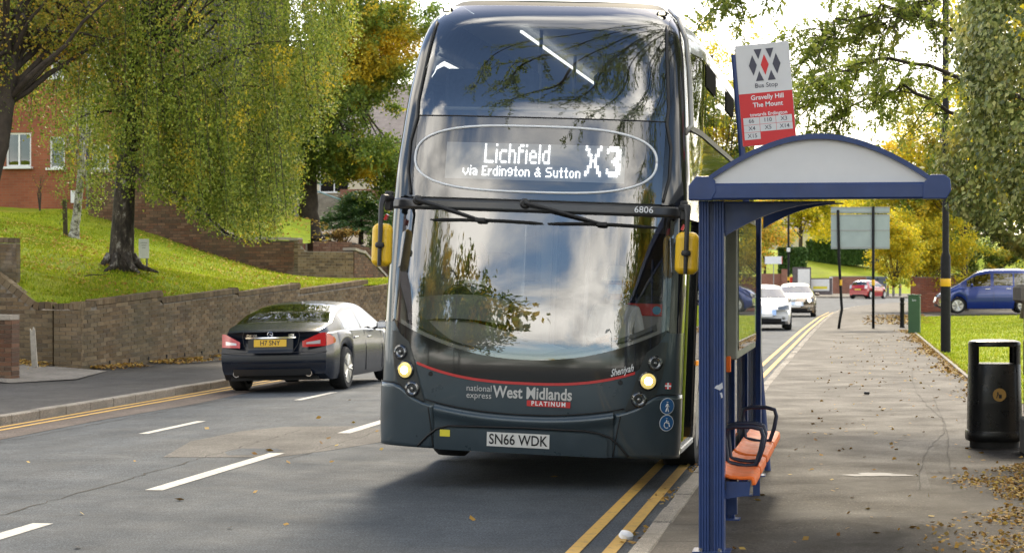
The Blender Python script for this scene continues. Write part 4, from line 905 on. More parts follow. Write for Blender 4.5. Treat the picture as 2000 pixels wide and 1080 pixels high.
def car(name, label, loc, rot, P_, paint, wheels, group=None):
    Ln = P_['len']; W = P_['w']/2; top = smoothfn(P_['top'], .16); belt = smoothfn(P_['belt'], .25); wid = smoothfn(P_['wid'], .2); low = P_.get('low', .2)
    wy, wr = P_['wheels'], P_['wr']
    root = empty(name, loc, rot, label, 'car', group)
    rb = P_.get('rbow', .16); fb = P_.get('fbow', .34); rprof = P_.get('rprof', [(0, .05), (.45, 0), (.75, .02), (1.2, .12)]); fprof = P_.get('fprof', [(0, .1), (.45, 0), (.7, .05), (1.1, .2)])
    def deform(p):
        x, y, z = p; q = abs(x)/W; a = max(0, 1-y/.9)**1.5; b_ = max(0, 1-(Ln-y)/1.1)**1.5
        y += a*(rb*q**2.6+I(rprof, z)); y -= b_*(fb*q**2.4+I(fprof, z)); return (x, y, z)
    st = sorted(set(np.round(np.concatenate([np.linspace(0, Ln, P_.get('nst', 90)), [P_['rg'][0], P_['rg'][1], P_['ws'][0], P_['ws'][1], P_['sg'][0], P_['sg'][1]]+list(P_.get('pillars', [])), [c+wr*1.12*math.cos(a) for c in wy for a in np.linspace(0, math.pi, 13)]]), 3)))
    st = [float(y) for y in st if 0 <= y <= Ln]
    def ring(y):
        w = W*wid(y); zb = belt(y); zt = top(y); h = max(.02, zt-zb); zl = low
        arch_ = 0
        for c in wy:
            r = wr*1.13
            if abs(y-c) < r: zl = max(zl, wr+math.sqrt(r*r-(y-c)**2)); arch_ = 1
        e = max(0, 1-y/.25)*.1+max(0, 1-(Ln-y)/.3)*.12
        zl = min(zl+e, zb-.1)
        P2 = [(w*.80, min(zl, low+e+.02) if not arch_ else zl), (w*.955, zl), (w*.985, zl+(zb-zl)*.12), (w*1.0, zl+(zb-zl)*.42), (w*1.0, zl+(zb-zl)*.60), (w*.985, zl+(zb-zl)*.80), (w*.955, zb-.018), (w*.925, zb)]
        hs = h*.84; tum = P_.get('tum', .52)*min(hs, .6)
        wi = w*.925-.012
        for k in (.0, .12, .35, .6, .85, 1.): P2.append((wi-tum*k**1.15, zb+.004+hs*k))
        xr = wi-tum
        for k in (.16, .32, .5, .7, .88, 1.): P2.append((xr*math.cos(k*math.pi/2)**.9 if k < 1 else 0, zb+.004+hs+(h-hs)*math.sin(k*math.pi/2)))
        return P2
    rings = [ring(y) for y in st]; n = len(rings[0]); V = []; idx = {}
    for i, y in enumerate(st):
        for j, (x, z) in enumerate(rings[i]):
            for s in (1, -1):
                if j == n-1 and s == -1: idx[i, j, s] = idx[i, j, 1]; continue
                idx[i, j, s] = len(V); V.append(deform((s*x, y, z)))
    Fb, Fg = [], {}
    rg, ws, sg = P_['rg'], P_['ws'], P_['sg']; pil = P_.get('pillars', [])
    for i in range(len(st)-1):
        ym = (st[i]+st[i+1])/2
        for j in range(n-1):
            for s in (1, -1):
                f = (idx[i, j, s], idx[i+1, j, s], idx[i+1, j+1, s], idx[i, j+1, s])
                if j == n-2 and s == -1: f = (idx[i, j, s], idx[i+1, j, s], idx[i+1, j+1, 1], idx[i, j+1, 1])
                kind = None
                if j >= 13 and rg[0] < ym < rg[1]: kind = 'rear_window'
                elif j >= 13 and ws[0] < ym < ws[1]: kind = 'windscreen'
                elif 8 <= j < 12 and sg[0] < ym < sg[1] and not any(abs(ym-p) < .05 for p in pil): kind = 'side_window'
                if kind: Fg.setdefault((kind, s) if kind == 'side_window' else (kind, 0), []).append(f)
                else: Fb.append(f)
    for i in (0, len(st)-1):
        for j in range(n-1):
            a = [idx[i, j, 1], idx[i, j+1, 1], idx[i, j+1, -1], idx[i, j, -1]]
            a = list(dict.fromkeys(a))
            if len(a) > 2: Fb.append(tuple(a))
    def part(nm, F, mt, sm=50):
        used = sorted(set(v for f in F for v in f)); mp_ = {v: i for i, v in enumerate(used)}
        mb = MB().add([V[v] for v in used], [tuple(mp_[v] for v in f) for f in F]); return mb.build(nm, mt, root, smooth=sm)
    body = part('body', Fb, paint, 38)
    for (k, s), F in Fg.items(): part(k, F, MT['car_glass'], True)
    MB().box((0, Ln/2, low+.05), (W*1.5, Ln-.5, .1)).box((0, Ln/2, (low+belt(Ln/2))/2), (W*1.55, Ln*.5, belt(Ln/2)-low-.1)).build('floor_pan', MT['car_interior'], root)
    sb = MB()
    for y in P_.get('seats', [1.6, 2.6]):
        for x in (-.36, .36): sb.box((x, y, belt(y)-.05), (.46, .12, .5), ch=.04).box((x, y-.01, belt(y)+.27), (.22, .09, .16), ch=.03)
    sb.build('seats', MT['car_interior'], root)
    for c in wy:
        for s in (-1, 1): wheel(root, s*(W-.115), c, wr, P_.get('tw', .23), s, wr*.70, MT['alloy'], spokes=wheels)
    lin = MB()
    for c in wy:
        for s in (-1, 1): lin.grid(lambda u, t: Vector((s*(W-.32+.27*t), c+wr*1.12*math.cos(math.pi*u), wr+wr*1.12*math.sin(math.pi*u))), 12, 1)
    lin.build('wheel_arch_liner', MT['car_black'], root)
    my = P_['ws'][0]+.0 if P_['ws'][0] > Ln/2 else P_['ws'][1]
    my = P_.get('mirror', ws[1]-.35)
    for s in (-1, 1):
        zb = belt(my); o = MB().box((s*(W*.925+.13), my, zb+.07), (.20, .11, .13), ch=.035).build('wing_mirror', paint, root, bevel=.015)
        MB().box((s*(W*.925+.135), my-.054, zb+.07), (.15, .006, .09)).build('mirror_glass', MT['car_chrome'], o); MB().tube([(s*W*.90, my+.02, zb+.01), (s*(W*.925+.08), my+.01, zb+.045)], .02, 6).build('mirror_stalk', MT['car_black'], o)
        for yh in P_.get('handles', []): MB().box((s*(W*wid(yh)*.985+.006), yh, belt(yh)-.13), (.03, .2, .028), ch=.008).build('door_handle', MT['car_chrome'], root)
        for yd in P_.get('doors', []):
            MB().tube([(s*(W*wid(yd)*k+.001), yd+dy, z) for k, dy, z in ((.987, 0, low+.06), (1.001, 0, low+(belt(yd)-low)*.42), (1.001, .0, low+(belt(yd)-low)*.6), (.957, .02, belt(yd)-.015))], .005, 5).build('door_seam', MT['car_black'], root)
    rS = lambda x, z, off=0.: Vector(deform((x, 0, z)))+Vector((0, -off, 0))
    fS = lambda x, z, off=0.: Vector(deform((x, Ln, z)))+Vector((0, off, 0))
    return root, rS, fS, deform
mat('paint_merc', (.006, .0105, .022), .24, 0., .3, .15)
CLS = dict(len=4.91, w=1.87, wheels=(1.13, 3.98), wr=.335, low=.19, tum=.50, tw=.25,
    top=[(0, .93), (.06, .965), (.45, 1.03), (.78, 1.075), (1.2, 1.235), (1.75, 1.345), (2.3, 1.39), (2.75, 1.375), (3.05, 1.32), (3.75, 1.0), (4.0, .955), (4.5, .87), (4.8, .76), (4.91, .66)],
    belt=[(0, .85), (.3, .905), (1.2, .935), (2.5, .925), (3.6, .885), (4.4, .80), (4.8, .70), (4.91, .62)],
    wid=[(0, .90), (.35, .965), (1.1, 1.0), (3.9, 1.0), (4.5, .95), (4.91, .86)],
    rg=(.72, 1.80), ws=(2.98, 3.72), sg=(1.30, 3.45), pillars=[2.33], doors=[1.45, 2.33, 3.42], handles=[1.75, 2.62], mirror=3.22, seats=[1.55, 2.55], rprof=[(0, .12), (.3, .04), (.5, 0), (.62, .0), (.64, .045), (.95, .075), (1.1, .12)], rbow=.27)
rl = gnd(458, 765, -.06)
merc, rS, fS, dfm = car('saloon_car', 'shiny black coupe saloon with yellow H7 SNY plate driving away', (-9.02, 32.0, -.045), R_(-1.2), CLS, MT['paint_merc'], 5)
merc.rotation_euler = (0, R_(-1.4), R_(-1.2))
def rgrid(nm, x0, x1, z0, z1, mt, off, par=merc, nx=12, nz=6, shape=None, rSf=None):
    rSf = rSf or rS
    def fn(s, t):
        x = x0+(x1-x0)*s; z = z0+(z1-z0)*t
        if shape: x, z = shape(s, t)
        return rSf(x, z, off)
    return MB().grid(fn, nx, nz).build(nm, mt, par, smooth=True)
for s in (-1, 1):
    # wedge tail lamps that wrap round the corner
    def lamp(a, b_, s=s):
        x = (.50+.335*a); zt = .79+.125*min(1, a/.8); zb = .70+.01*a
        return s*x, zb+(zt-zb)*b_
    g = MB().grid(lambda a, b_: rS(*lamp(a, b_), .012), 12, 6)
    # wrap onto the flank
    def wrap(a, b_, s=s):
        y = .0+.50*a; zt = .915-.11*a; zb = .71+.05*a; z = zb+(zt-zb)*b_; p = dfm((s*(.93*(.90+.065*min(1, y/.35)))*1.0, y, z)); return Vector((p[0]+s*.002, p[1], p[2]))
    g.grid(wrap, 10, 6); tl = g.build('tail_light', MT['tail_red'], merc, smooth=True)
    MB().grid(lambda a, b_: rS(s*(.56+.2*a), .745+.028*b_+.03*a*b_, .017), 6, 3).build('reversing_lens', MT['tail_clear'], tl)
    MB().lathe([(.05, 0), (.055, -.03), (.04, -.03), (.04, 0)], 14, 'y', Vector((s*.58, .16, .30)), full=False).build('exhaust', MT['car_chrome'], merc)
    MB().tube([rS(s*x, z, .004) for x, z in ((.44, .945), (.455, .88), (.43, .74), (.36, .64))], .005, 5).build('boot_seam', MT['car_black'], merc)
rgrid('chrome_strip', -.40, .40, .842, .862, MT['car_chrome'], .014, nz=2)
rgrid('plate_recess', -.36, .36, .62, .842, mat('recess', (.008, .009, .011), .35), .004)
rgrid('number_plate', -.26, .26, .715, .825, MT['plate_yellow'], .016)
text_on('plate_text', 'H7 SNY', .105, lambda u, v: rS(u, .77+v, .0185), MT['plate_text'], merc, bold=.012, sx=.92)
text_on('lettering', 'CLS 320', .05, lambda u, v: rS(-.30+u, .885+v, .008), MT['car_chrome'], merc, bold=.01); text_on('lettering', 'CDI', .05, lambda u, v: rS(.33+u, .885+v, .008), MT['car_chrome'], merc, bold=.01)
em = MB().tube([rS(.04*math.cos(a), .90+.04*math.sin(a), .01) for a in np.linspace(0, 2*math.pi, 21)], .005, 5, caps=False)
for a in (90, 210, 330): em.tube([rS(0, .90, .01), rS(.04*math.cos(R_(a)), .90+.04*math.sin(R_(a)), .01)], [.007, .003], 5)
em.build('star_emblem', MT['car_chrome'], merc)
MB().tube([rS(x, .625, .004) for x in np.linspace(-.86, .86, 21)], .006, 5).build('bumper_seam', MT['car_black'], merc)
rgrid('bumper_crease', -.82, .82, .46, .485, MT['paint_merc'], .016, nz=2); rgrid('diffuser', -.62, .62, .27, .37, MT['car_black'], .008)
MB().add([(-.015, 1.98, 1.365), (.015, 1.98, 1.365), (0, 1.86, 1.40), (.004, 1.83, 1.362), (-.004, 1.83, 1.362)], [(0, 1, 2), (0, 2, 4), (1, 3, 2), (2, 3, 4)]).build('roof_aerial', MT['paint_merc'], merc)
# oncoming silver-brown hatchback, white car, red hatchback
HATCH = dict(len=4.3, w=1.80, wheels=(.78, 3.40), wr=.32, low=.19, tum=.50,
    top=[(0, .80), (.05, 1.0), (.35, 1.28), (.7, 1.42), (1.6, 1.48), (2.3, 1.45), (2.6, 1.38), (3.35, 1.02), (3.7, .95), (4.1, .82), (4.3, .66)],
    belt=[(0, .75), (.1, .95), (.5, .98), (2, .95), (3.3, .90), (3.9, .80), (4.3, .62)], wid=[(0, .90), (.4, .97), (1, 1.), (3.3, 1.), (3.9, .96), (4.3, .86)],
    rg=(.12, .62), ws=(2.52, 3.32), sg=(.62, 3.0), pillars=[1.55], doors=[1.0, 1.9, 3.0], handles=[1.25, 2.15], mirror=2.86, seats=[1.3, 2.2], nst=70)
def front_kit(root, fS, paint, plate=True, on=True, k=1.):
    for s in (-1, 1):
        h = MB().grid(lambda a, b_: fS(s*(.44+.36*a), .66+.02*a+(.10+.05*a)*b_, .012), 8, 4).build('headlight', MT['lamp_lens'], root, smooth=True)
        if on: MB().lathe([(0, 0), (.075, 0), (.06, .02), (0, .028)], 14, 'y', fS(s*.62, .735, .015)).build('bulb', MT['lamp_on'], h)
        MB().lathe([(0, 0), (.055, 0), (.05, .012), (0, .014)], 12, 'y', fS(s*.62, .40, .02)).build('fog_lamp', MT['lamp_lens'], root)
    MB().grid(lambda a, b_: fS(-.38+.76*a, .50+.17*b_, .010), 8, 3).build('grille', MT['car_chrome'], root, smooth=True); MB().grid(lambda a, b_: fS(-.55+1.1*a, .27+.12*b_, .010), 8, 3).build('lower_grille', MT['car_black'], root, smooth=True)
    if plate: MB().grid(lambda a, b_: fS(-.26+.52*a, .44+.11*b_, .02), 4, 2).build('number_plate', MT['plate_white'], root)
mat('paint_ford', (.24, .19, .14), .25, .5, .5, .8); mat('paint_white', (.68, .69, .70), .25, 0, .5, .8); mat('paint_red', (.42, .012, .014), .2, 0, .5, .9)
p = at(1551, 0, 95); fo, r1, f1, _ = car('hatchback_car', 'bronze hatchback with headlights on coming towards the bus stop', (p.x+.02, p.y+2.1, -.02), R_(180+1), HATCH, MT['paint_ford'], 7)
front_kit(fo, f1, MT['paint_ford'])
p = at(1482, 0, 72); wc, r2, f2, _ = car('hatchback_car', 'white car half hidden behind the blue shelter post', (p.x, p.y+1.9, 0), R_(180+4), HATCH, MT['paint_white'], 7)
front_kit(wc, f2, MT['paint_white'], on=False)
SMALL = dict(HATCH); SMALL.update(len=3.9, w=1.70, wheels=(.62, 3.10), doors=[1.6, 2.85], handles=[1.9], top=[(0, .80), (.05, 1.02), (.3, 1.30), (.6, 1.42), (1.4, 1.46), (2.1, 1.43), (2.4, 1.36), (3.05, 1.02), (3.4, .95), (3.75, .80), (3.9, .62)], belt=[(0, .75), (.1, .95), (.5, .97), (2, .94), (3.0, .90), (3.5, .80), (3.9, .62)], wid=[(0, .90), (.4, .97), (1, 1.), (3.0, 1.), (3.5, .96), (3.9, .84)], rg=(.10, .55), ws=(2.32, 3.02), sg=(.6, 2.75), pillars=[1.45], mirror=2.6, seats=[1.2, 2.0])
p = at(1675, 0, 168); rc, r3, f3, _ = car('hatchback_car', 'small red hatchback with yellow plate turning at the far junction', (p.x, p.y, 0), R_(-26), SMALL, MT['paint_red'], 7)
for s in (-1, 1): MB().grid(lambda a, b_: r3(s*(.56+.2*a), .80+.28*b_, .014), 4, 4).build('tail_light', MT['tail_clear'], rc, smooth=True)
MB().grid(lambda a, b_: r3(-.26+.52*a, .68+.11*b_, .016), 4, 2).build('number_plate', MT['plate_yellow'], rc); MB().grid(lambda a, b_: r3(-.5+a, .27+.08*b_, .012), 4, 2).build('rear_valance', MT['car_black'], rc)
VAN = dict(HATCH); VAN.update(len=4.42, w=1.83, wheels=(.85, 3.52), wr=.33, low=.2, tum=.26, top=[(0, .9), (.04, 1.5), (.15, 1.78), (1.0, 1.85), (2.3, 1.84), (2.75, 1.74), (3.5, 1.22), (3.75, 1.12), (4.2, .97), (4.42, .72)], belt=[(0, .85), (.1, 1.15), (2, 1.16), (3.4, 1.08), (3.9, .95), (4.42, .66)], wid=[(0, .93), (.3, .99), (1, 1.), (3.4, 1.), (4.0, .96), (4.42, .84)], rg=(.06, .12), ws=(2.72, 3.46), sg=(.35, 3.15), pillars=[1.25, 2.1], doors=[1.2, 2.05, 3.15], handles=[1.45, 2.3], mirror=2.95, seats=[1.5, 2.3])
mat('paint_blue', (.008, .035, .22), .2, .2, .5, .9)
p = at(1824, 0, 89.5); vn, r4, f4, _ = car('van', 'dark blue people carrier parked side on beyond the lawn', (p.x+4.42, p.y+.6, .22), R_(90+3), VAN, MT['paint_blue'], 7)
vn['category'] = 'van'; front_kit(vn, f4, MT['paint_blue'], on=False)
MB().tube([(.96, .5, .42), (.96, 3.0, .42)], .02, 6).build('sill_strip', MT['car_chrome'], vn)
# ---------------------------------------------------------------- bus shelter
mat('shelter_blue', (.018, .045, .155), .42, 0, .4, .1, var=.12, vs=8, dirt=.18); mat('shelter_white', (.70, .71, .72), .5, var=.04, vs=3, dirt=.06); mat('seat_orange', (.82, .155, .018), .5, 0, .35, 0., var=.12, vs=10, dirt=.15); mat('arm_navy', (.012, .018, .045), .4, var=.2, vs=15); mat('case_grey', (.22, .23, .19), .5, var=.1); glass('shelter_glass', (.62, .66, .62), .08, .0, .18); mat('poster', (.55, .56, .52), .6, var=.2, vs=4); mat('paint_scuff', (.5, .52, .56), .7); mat('poly_roof', (.30, .33, .36), .5)
SX = -.908; YA, YB = 12.93, 17.9; RISE = .165/(YB-YA)
shel = empty('bus_shelter', (SX, YA, .1), 0, 'blue framed bus shelter with white curved roof end and orange perch seats', 'shelter')
def post(y, h, w=.155, d=.13):
    a, b_ = w/2, d/2; pf = []
    for x0, x1 in ((-a, -.012), (.012, a)):
        n = 4
        for i in range(n):
            xa = x0+(x1-x0)*i/n; xb = x0+(x1-x0)*(i+1)/n; pf += [(xa+.003, -b_), (xb-.003, -b_)]+([(xb, -b_+.005)] if i < n-1 else [])
        if x1 < 0: pf += [(-.012, -b_+.03), (.012, -b_+.03)]
    pf += [(a, -b_+.01), (a, b_), (-a, b_)]
    o = MB().prism(pf, h, ((0, y, 0), (1, 0, 0), (0, 1, 0), (0, 0, 1))).build('post', MT['shelter_blue'], shel)
    MB().box((0, y, .006), (w+.07, d+.07, .012)).build('base_plate', MT['shelter_blue'], o); return o
post(0, 2.10); 
for y in (1.72, 3.35): post(y, 2.15, .07, .07)
post(YB-YA, 2.26, .115, .12)
for x in (-.06, .05): MB().lathe([(.012, .0), (.012, .02), (0, .024)], 8, 'z', (x, -.085, .012)).build('bolt', MT['chrome'], shel)
MB().add([(.018, -.0665, .985), (.03, -.0665, 1.0), (.048, -.0665, 1.005), (.066, -.0665, 1.02), (.07, -.0665, .985), (.052, -.0665, .972), (.036, -.0665, .978), (.05, -.0666, .955), (.064, -.0666, .96), (.07, -.0666, .93), (.06, -.0666, .925), (.056, -.0666, .945)], [(0, 1, 2, 3, 4, 5, 6), (7, 8, 9, 10, 11)]).build('paint_scuff', MT['paint_scuff'], shel)
# curved brackets under the roof
def bracket(y, z0, k=1.):
    pf = [(.075, z0), (.075, z0-.20*k)]
    for i in range(13):
        t = i/12; pf.append((.075+.63*k*t, z0-.20*k*(1-t)**2.0*1.0-.010))
    pf += [(.73*k, z0-.012), (.73*k, z0)]
    MB().prism(pf, .05, ((0, y, 0), (1, 0, 0), (0, 0, 1), (0, 1, 0))).build('bracket', MT['shelter_blue'], shel)
bracket(-.02, 2.098); bracket(YB-YA-.02, 2.255)
# barrel roof: near end panel, ribs and skin rise gently with the hill
RX0, RX1 = -.112, 1.383; RY = -.33
def rb_(y): return 2.10+RISE*(y)
def arcx(t): return RX0+.10+(RX1-RX0-.20)*t
def arcz(t, r): return .09+.275*math.sin(math.pi*t)**.92*r
def endpanel(y, dz, full=True):
    n = 28; pf = [(arcx(i/n), dz+arcz(i/n, .93)) for i in range(n+1)]
    o = MB().prism(pf+[(arcx(1), dz+.06), (arcx(0), dz+.06)], .02, ((0, y, 0), (1, 0, 0), (0, 0, 1), (0, 1, 0))).build('end_panel', MT['shelter_white'], shel)
    rim = MB()
    for i in range(n):
        t0, t1 = i/n, (i+1)/n; V = []
        for t in (t0, t1):
            for r, z_ in ((0, 0), (1, .032)):
                for yy_ in (y-.03, y+.09): V.append((arcx(t), yy_, dz+arcz(t, .93)+z_))
        rim.add(V, [(0, 2, 6, 4), (1, 5, 7, 3), (2, 3, 7, 6), (0, 4, 5, 1)])
    rim.build('roof_rim', MT['shelter_blue'], shel, smooth=30)
    MB().box(((RX0+RX1)/2, y+.02, dz+.045), (RX1-RX0-.26, .10, .095), ch=.01).build('roof_beam', MT['shelter_blue'], shel)
    for s, xc in ((-1, RX0+.075), (1, RX1-.075)):
        pf = [(-.075, -.01), (-.055, -.045 if False else 0), (.075, 0), (.075, .10), (.045, .145), (-.03, .145), (-.075, .115), (-.085, .06), (-.08, .02)]
        pf = [(-.06, 0), (.075, 0), (.075, .085), (.03, .14), (-.045, .14), (-.08, .115), (-.088, .05)]
        pf = [(x*(-s)*-1 if s < 0 else -x, z) for x, z in pf]
        MB().prism([(xc+x, dz-.005+z) for x, z in pf], .12, ((0, y-.035, 0), (1, 0, 0), (0, 0, 1), (0, 1, 0))).build('corner_casting', MT['shelter_blue'], shel, bevel=.006)
endpanel(RY, rb_(0)); 
RL = YB-YA+.55
MB().grid(lambda u, v: Vector((arcx(u), RY+.09+(RL-.1)*v, rb_(0)+RISE*RL*v+.008+arcz(u, .93)+.012)), 24, 6).build('roof_skin', MT['poly_roof'], shel, smooth=True)
MB().box((RX0+.06, RY+RL/2+.1, rb_(0)+.06+RISE*RL/2), (.10, RL-.2, .09), rot=Matrix.Rotation(math.atan(RISE), 3, 'X')).build('gutter', MT['shelter_blue'], shel)
# glazing along the kerb and the timetable case
for y0, y1 in ((.08, 1.68), (1.76, 3.31), (3.39, 4.9)):
    MB().box((-.01, (y0+y1)/2, 1.12), (.008, y1-y0, 1.75)).build('glass_panel', MT['shelter_glass'], shel)
    for z in (.24, 2.0): MB().box((-.01, (y0+y1)/2, z), (.035, y1-y0, .03)).build('glazing_bar', MT['shelter_blue'], shel)
case = MB().box((.075, 1.85, 1.60), (.07, 2.3, .95), ch=.008).build('timetable_case', MT['case_grey'], shel)
MB().box((.1115, 1.85, 1.60), (.004, 2.1, .78)).build('poster', MT['poster'], case); MB().box((.115, 1.85, 1.60), (.004, 2.16, .84)).build('case_glass', MT['shelter_glass'], case)
for y, z in ((.62, 1.10), (3.2, 1.28)): MB().box((.06, y, z), (.03, .03, .10), ch=.005).build('orange_clip', MT['seat_orange'], shel)
# perch seats
def seat(y0, y1):
    def fn(s, t):
        y = y0+(y1-y0)*s; c = .02*(abs(2*s-1))**6
        prof = [(.03, .475), (.045, .462), (.07, .450), (.11, .440), (.17, .436), (.225, .438), (.244, .432), (.247, .395)]
        k = t*(len(prof)-1); i = min(int(k), len(prof)-2); f = k-i
        return Vector((prof[i][0]*(1-f)+prof[i+1][0]*f, y, prof[i][1]*(1-f)+prof[i+1][1]*f+c*.3))
    o = MB().grid(fn, 10, 28).build('seat', MT['seat_orange'], shel, smooth=45)
    m_ = o.modifiers.new('solid', 'SOLIDIFY'); m_.thickness = .02; m_.offset = 0
    return o
seat(.02, .70); seat(.78, 1.50); seat(1.62, 2.75); seat(2.80, 3.85)
MB().box((.06, 1.93, .40), (.05, 3.9, .05)).build('seat_rail', MT['arm_navy'], shel)
for y in (.04, 1.56, 3.8): MB().add([(.0, y-.012, .30), (.22, y-.012, .34), (.23, y-.012, .42), (.0, y-.012, .42), (.0, y+.012, .30), (.22, y+.012, .34), (.23, y+.012, .42), (.0, y+.012, .42)], [(0, 1, 2, 3), (4, 7, 6, 5), (0, 4, 5, 1), (1, 5, 6, 2), (2, 6, 7, 3), (3, 7, 4, 0)]).build('seat_bracket', MT['shelter_blue'], shel)
MB().box((.10, 3.35, .2), (.05, .05, .4)).build('seat_leg', MT['shelter_blue'], shel); MB().box((.10, .35, .3), (.06, .05, .22)).build('seat_leg', MT['shelter_blue'], shel)
for y in (.74, 1.05, 2.78):
    pts = [(.045, y, .48), (.03, y, .62), (.035, y, .685), (.09, y, .70), (.20, y, .70), (.258, y, .685), (.272, y, .64), (.255, y, .55), (.225, y, .462), (.16, y, .452), (.10, y, .462), (.06, y, .47), (.045, y, .48)]
    MB().tube(pts, .0155, 8, caps=False).build('armrest', MT['arm_navy'], shel, smooth=True)
# ---------------------------------------------------------------- bus stop flag
mat('flag_grey', (.66, .66, .67), .5, var=.03); mat('flag_red', (.62, .02, .025), .45); mat('flag_dark', (.06, .06, .09), .5); mat('flag_blue', (.02, .045, .16), .4)
FD = 18.3; pf_ = at(1449, 290, FD); ang = R_(4.6)
flag = empty('bus_stop_flag', (pf_.x, pf_.y, pf_.z), AZ*-1+R_(9.3), 'white and red bus stop flag on a leaning blue pole above the shelter', 'sign')
flag.rotation_euler = (0, -ang, 0)
MB().tube([(-.002, .02, -2.75), (-.002, .02, .80)], .028, 12).build('pole', MT['flag_blue'], flag, smooth=40)
FW, FH = .455, .86
pl_ = MB().box((FW/2+.01, 0, .07+FH/2-.06), (FW, .025, FH), ch=.004).build('panel', MT['flag_grey'], flag)
fy = -.0145; f0 = .012
def FP(px, py):          # photo-measured place on the flag -> local
    return ((px-440)/360*FW*.985+f0+.005, (980-py)/685*FH*1.0+.01)
def fquad(nm, pts, mt, y=fy):
    MB().add([(p[0], y, p[1]) for p in pts], [tuple(range(len(pts)))]).build(nm, mt, pl_)
fquad('red_field', [(f0, .012), (f0+FW-.004, .012), (f0+FW-.004, .455), (f0, .455)], MT['flag_red'], fy)
def loz(cx, cz_, w_, h_, mt, half=0):
    if half == 0: P2 = [(cx-w_, cz_), (cx, cz_-h_), (cx+w_, cz_), (cx, cz_+h_)]
    elif half > 0: P2 = [(cx-w_, cz_+h_), (cx, cz_), (cx+w_, cz_+h_)]
    else: P2 = [(cx-w_, cz_-h_), (cx+w_, cz_-h_), (cx, cz_)]
    fquad('logo', P2, mt, fy-.001)
cx, cz_ = f0+FW/2+.01, .69
loz(cx, cz_, .034, .088, MT['flag_red'])
for s in (-1, 1):
    loz(cx+s*.1, cz_, .034, .088, MT['flag_dark']); loz(cx+s*.05, cz_+.05, .034, .085, MT['flag_dark'], 1); loz(cx+s*.05, cz_-.05, .034, .085, MT['flag_dark'], -1)
def ftext(s, size, x, z, mt, **k): text_on('lettering', s, size, lambda u, v: Vector((x+u, fy-.0015, z+v)), mt, pl_, **k)
ftext('Bus Stop', .055, cx, .515, MT['flag_dark'], bold=.003)
ftext('Gravelly Hill', .056, cx, .415, MT['bus_white'], bold=.018); ftext('The Mount', .056, cx, .352, MT['bus_white'], bold=.018); ftext('towards Erdington', .042, cx, .272, MT['bus_white'], bold=.016)
for j, row in enumerate((('66', '110', 'X3'), ('X4', 'X5', 'X14'), ('X15',))):
    for i, s in enumerate(row):
        x0, z0 = f0+.02+i*.138, .19-j*.063
        fquad('route_box', [(x0, z0), (x0+.135, z0), (x0+.135, z0+.060), (x0, z0+.060)], MT['flag_grey'], fy-.001)
        text_on('lettering', s, .048, lambda u, v: Vector((x0+.0675+u, fy-.0025, z0+.03+v)), MT['flag_dark'], pl_, bold=.006)
# ---------------------------------------------------------------- litter bin
mat('bin_black', (.008, .0085, .0095), .3, 0, .3, .08, var=.15, vs=6, dirt=.06); mat('gold', (.42, .24, .05), .45)
p = gnd(1942, 873, .125); lb = empty('litter_bin', (p.x, p.y, .125), R_(4), 'black plastic litter bin with round gold emblem beside the stone pillar', 'bin')
def sup(a, b_, z, n=32, e=3.6):
    return [(a*math.copysign(abs(math.cos(t))**(2/e), math.cos(t)), b_*math.copysign(abs(math.sin(t))**(2/e), math.sin(t)), z) for t in np.linspace(0, 2*math.pi, n, endpoint=False)]
def loft(levels, caps=True):
    mb = MB(); n = len(levels[0]); V = [p for l in levels for p in l]
    F = [(i*n+j, i*n+(j+1) % n, (i+1)*n+(j+1) % n, (i+1)*n+j) for i in range(len(levels)-1) for j in range(n)]
    if caps: F += [tuple(range(n))[::-1], tuple(range((len(levels)-1)*n, len(levels)*n))]
    return mb.add(V, F)
loft([sup(.225, .20, 0), sup(.225, .20, .07)]).build('foot', MT['rubber'], lb, smooth=40)
loft([sup(.262, .232, .07), sup(.268, .238, .085), sup(.270, .24, .14), sup(.262, .232, .165)]).build('base_ring', MT['bin_black'], lb, smooth=40)
loft([sup(.252, .222, .165), sup(.248, .22, .4), sup(.240, .214, .79), sup(.236, .21, .80)]).build('drum', MT['bin_black'], lb, smooth=40)
for s in (-1, 1):
    hood = MB()
    ring_ = [q_ for q_ in sup(.238, .212, 0, 48) if q_[0]*s > .175]
    ring_.sort(key=lambda q_: math.atan2(q_[1], q_[0]*s)); V = []; m_ = len(ring_)
    for z in (.785, .975): V += [(x, y, z) for x, y, _ in ring_]+[(x*.90, y*.88, z) for x, y, _ in ring_]
    F = [(i, i+1, 2*m_+i+1, 2*m_+i) for i in range(m_-1)]+[(m_+i, 3*m_+i, 3*m_+i+1, m_+i+1) for i in range(m_-1)]+[(0, 2*m_, 3*m_, m_), (m_-1, 2*m_-1, 4*m_-1, 3*m_-1)]
    hood.add(V, F); hood.build('hood_side', MT['bin_black'], lb, smooth=40)
loft([sup(.238, .212, .962), sup(.240, .214, .985), sup(.232, .206, 1.008), sup(.19, .17, 1.022), sup(.08, .07, 1.028)]).build('hood_top', MT['bin_black'], lb, smooth=40)
MB().lathe([(0, 0), (.062, 0), (.062, .006), (0, .006)], 24, 'y', (.02, -.222, .51)).build('gold_emblem', MT['gold'], lb)
fg = MB().box((.028, -.2235, .495), (.026, .004, .034)).lathe([(0, 0), (.008, 0), (0, .004)], 10, 'y', (.004, -.2245, .53)).tube([(.004, -.2235, .52), (.0, -.2235, .505), (-.008, -.2235, .48)], .004, 5).tube([(.004, -.2235, .518), (.018, -.2235, .512)], .003, 5); fg.build('litter_figure', MT['plate_text'], lb)
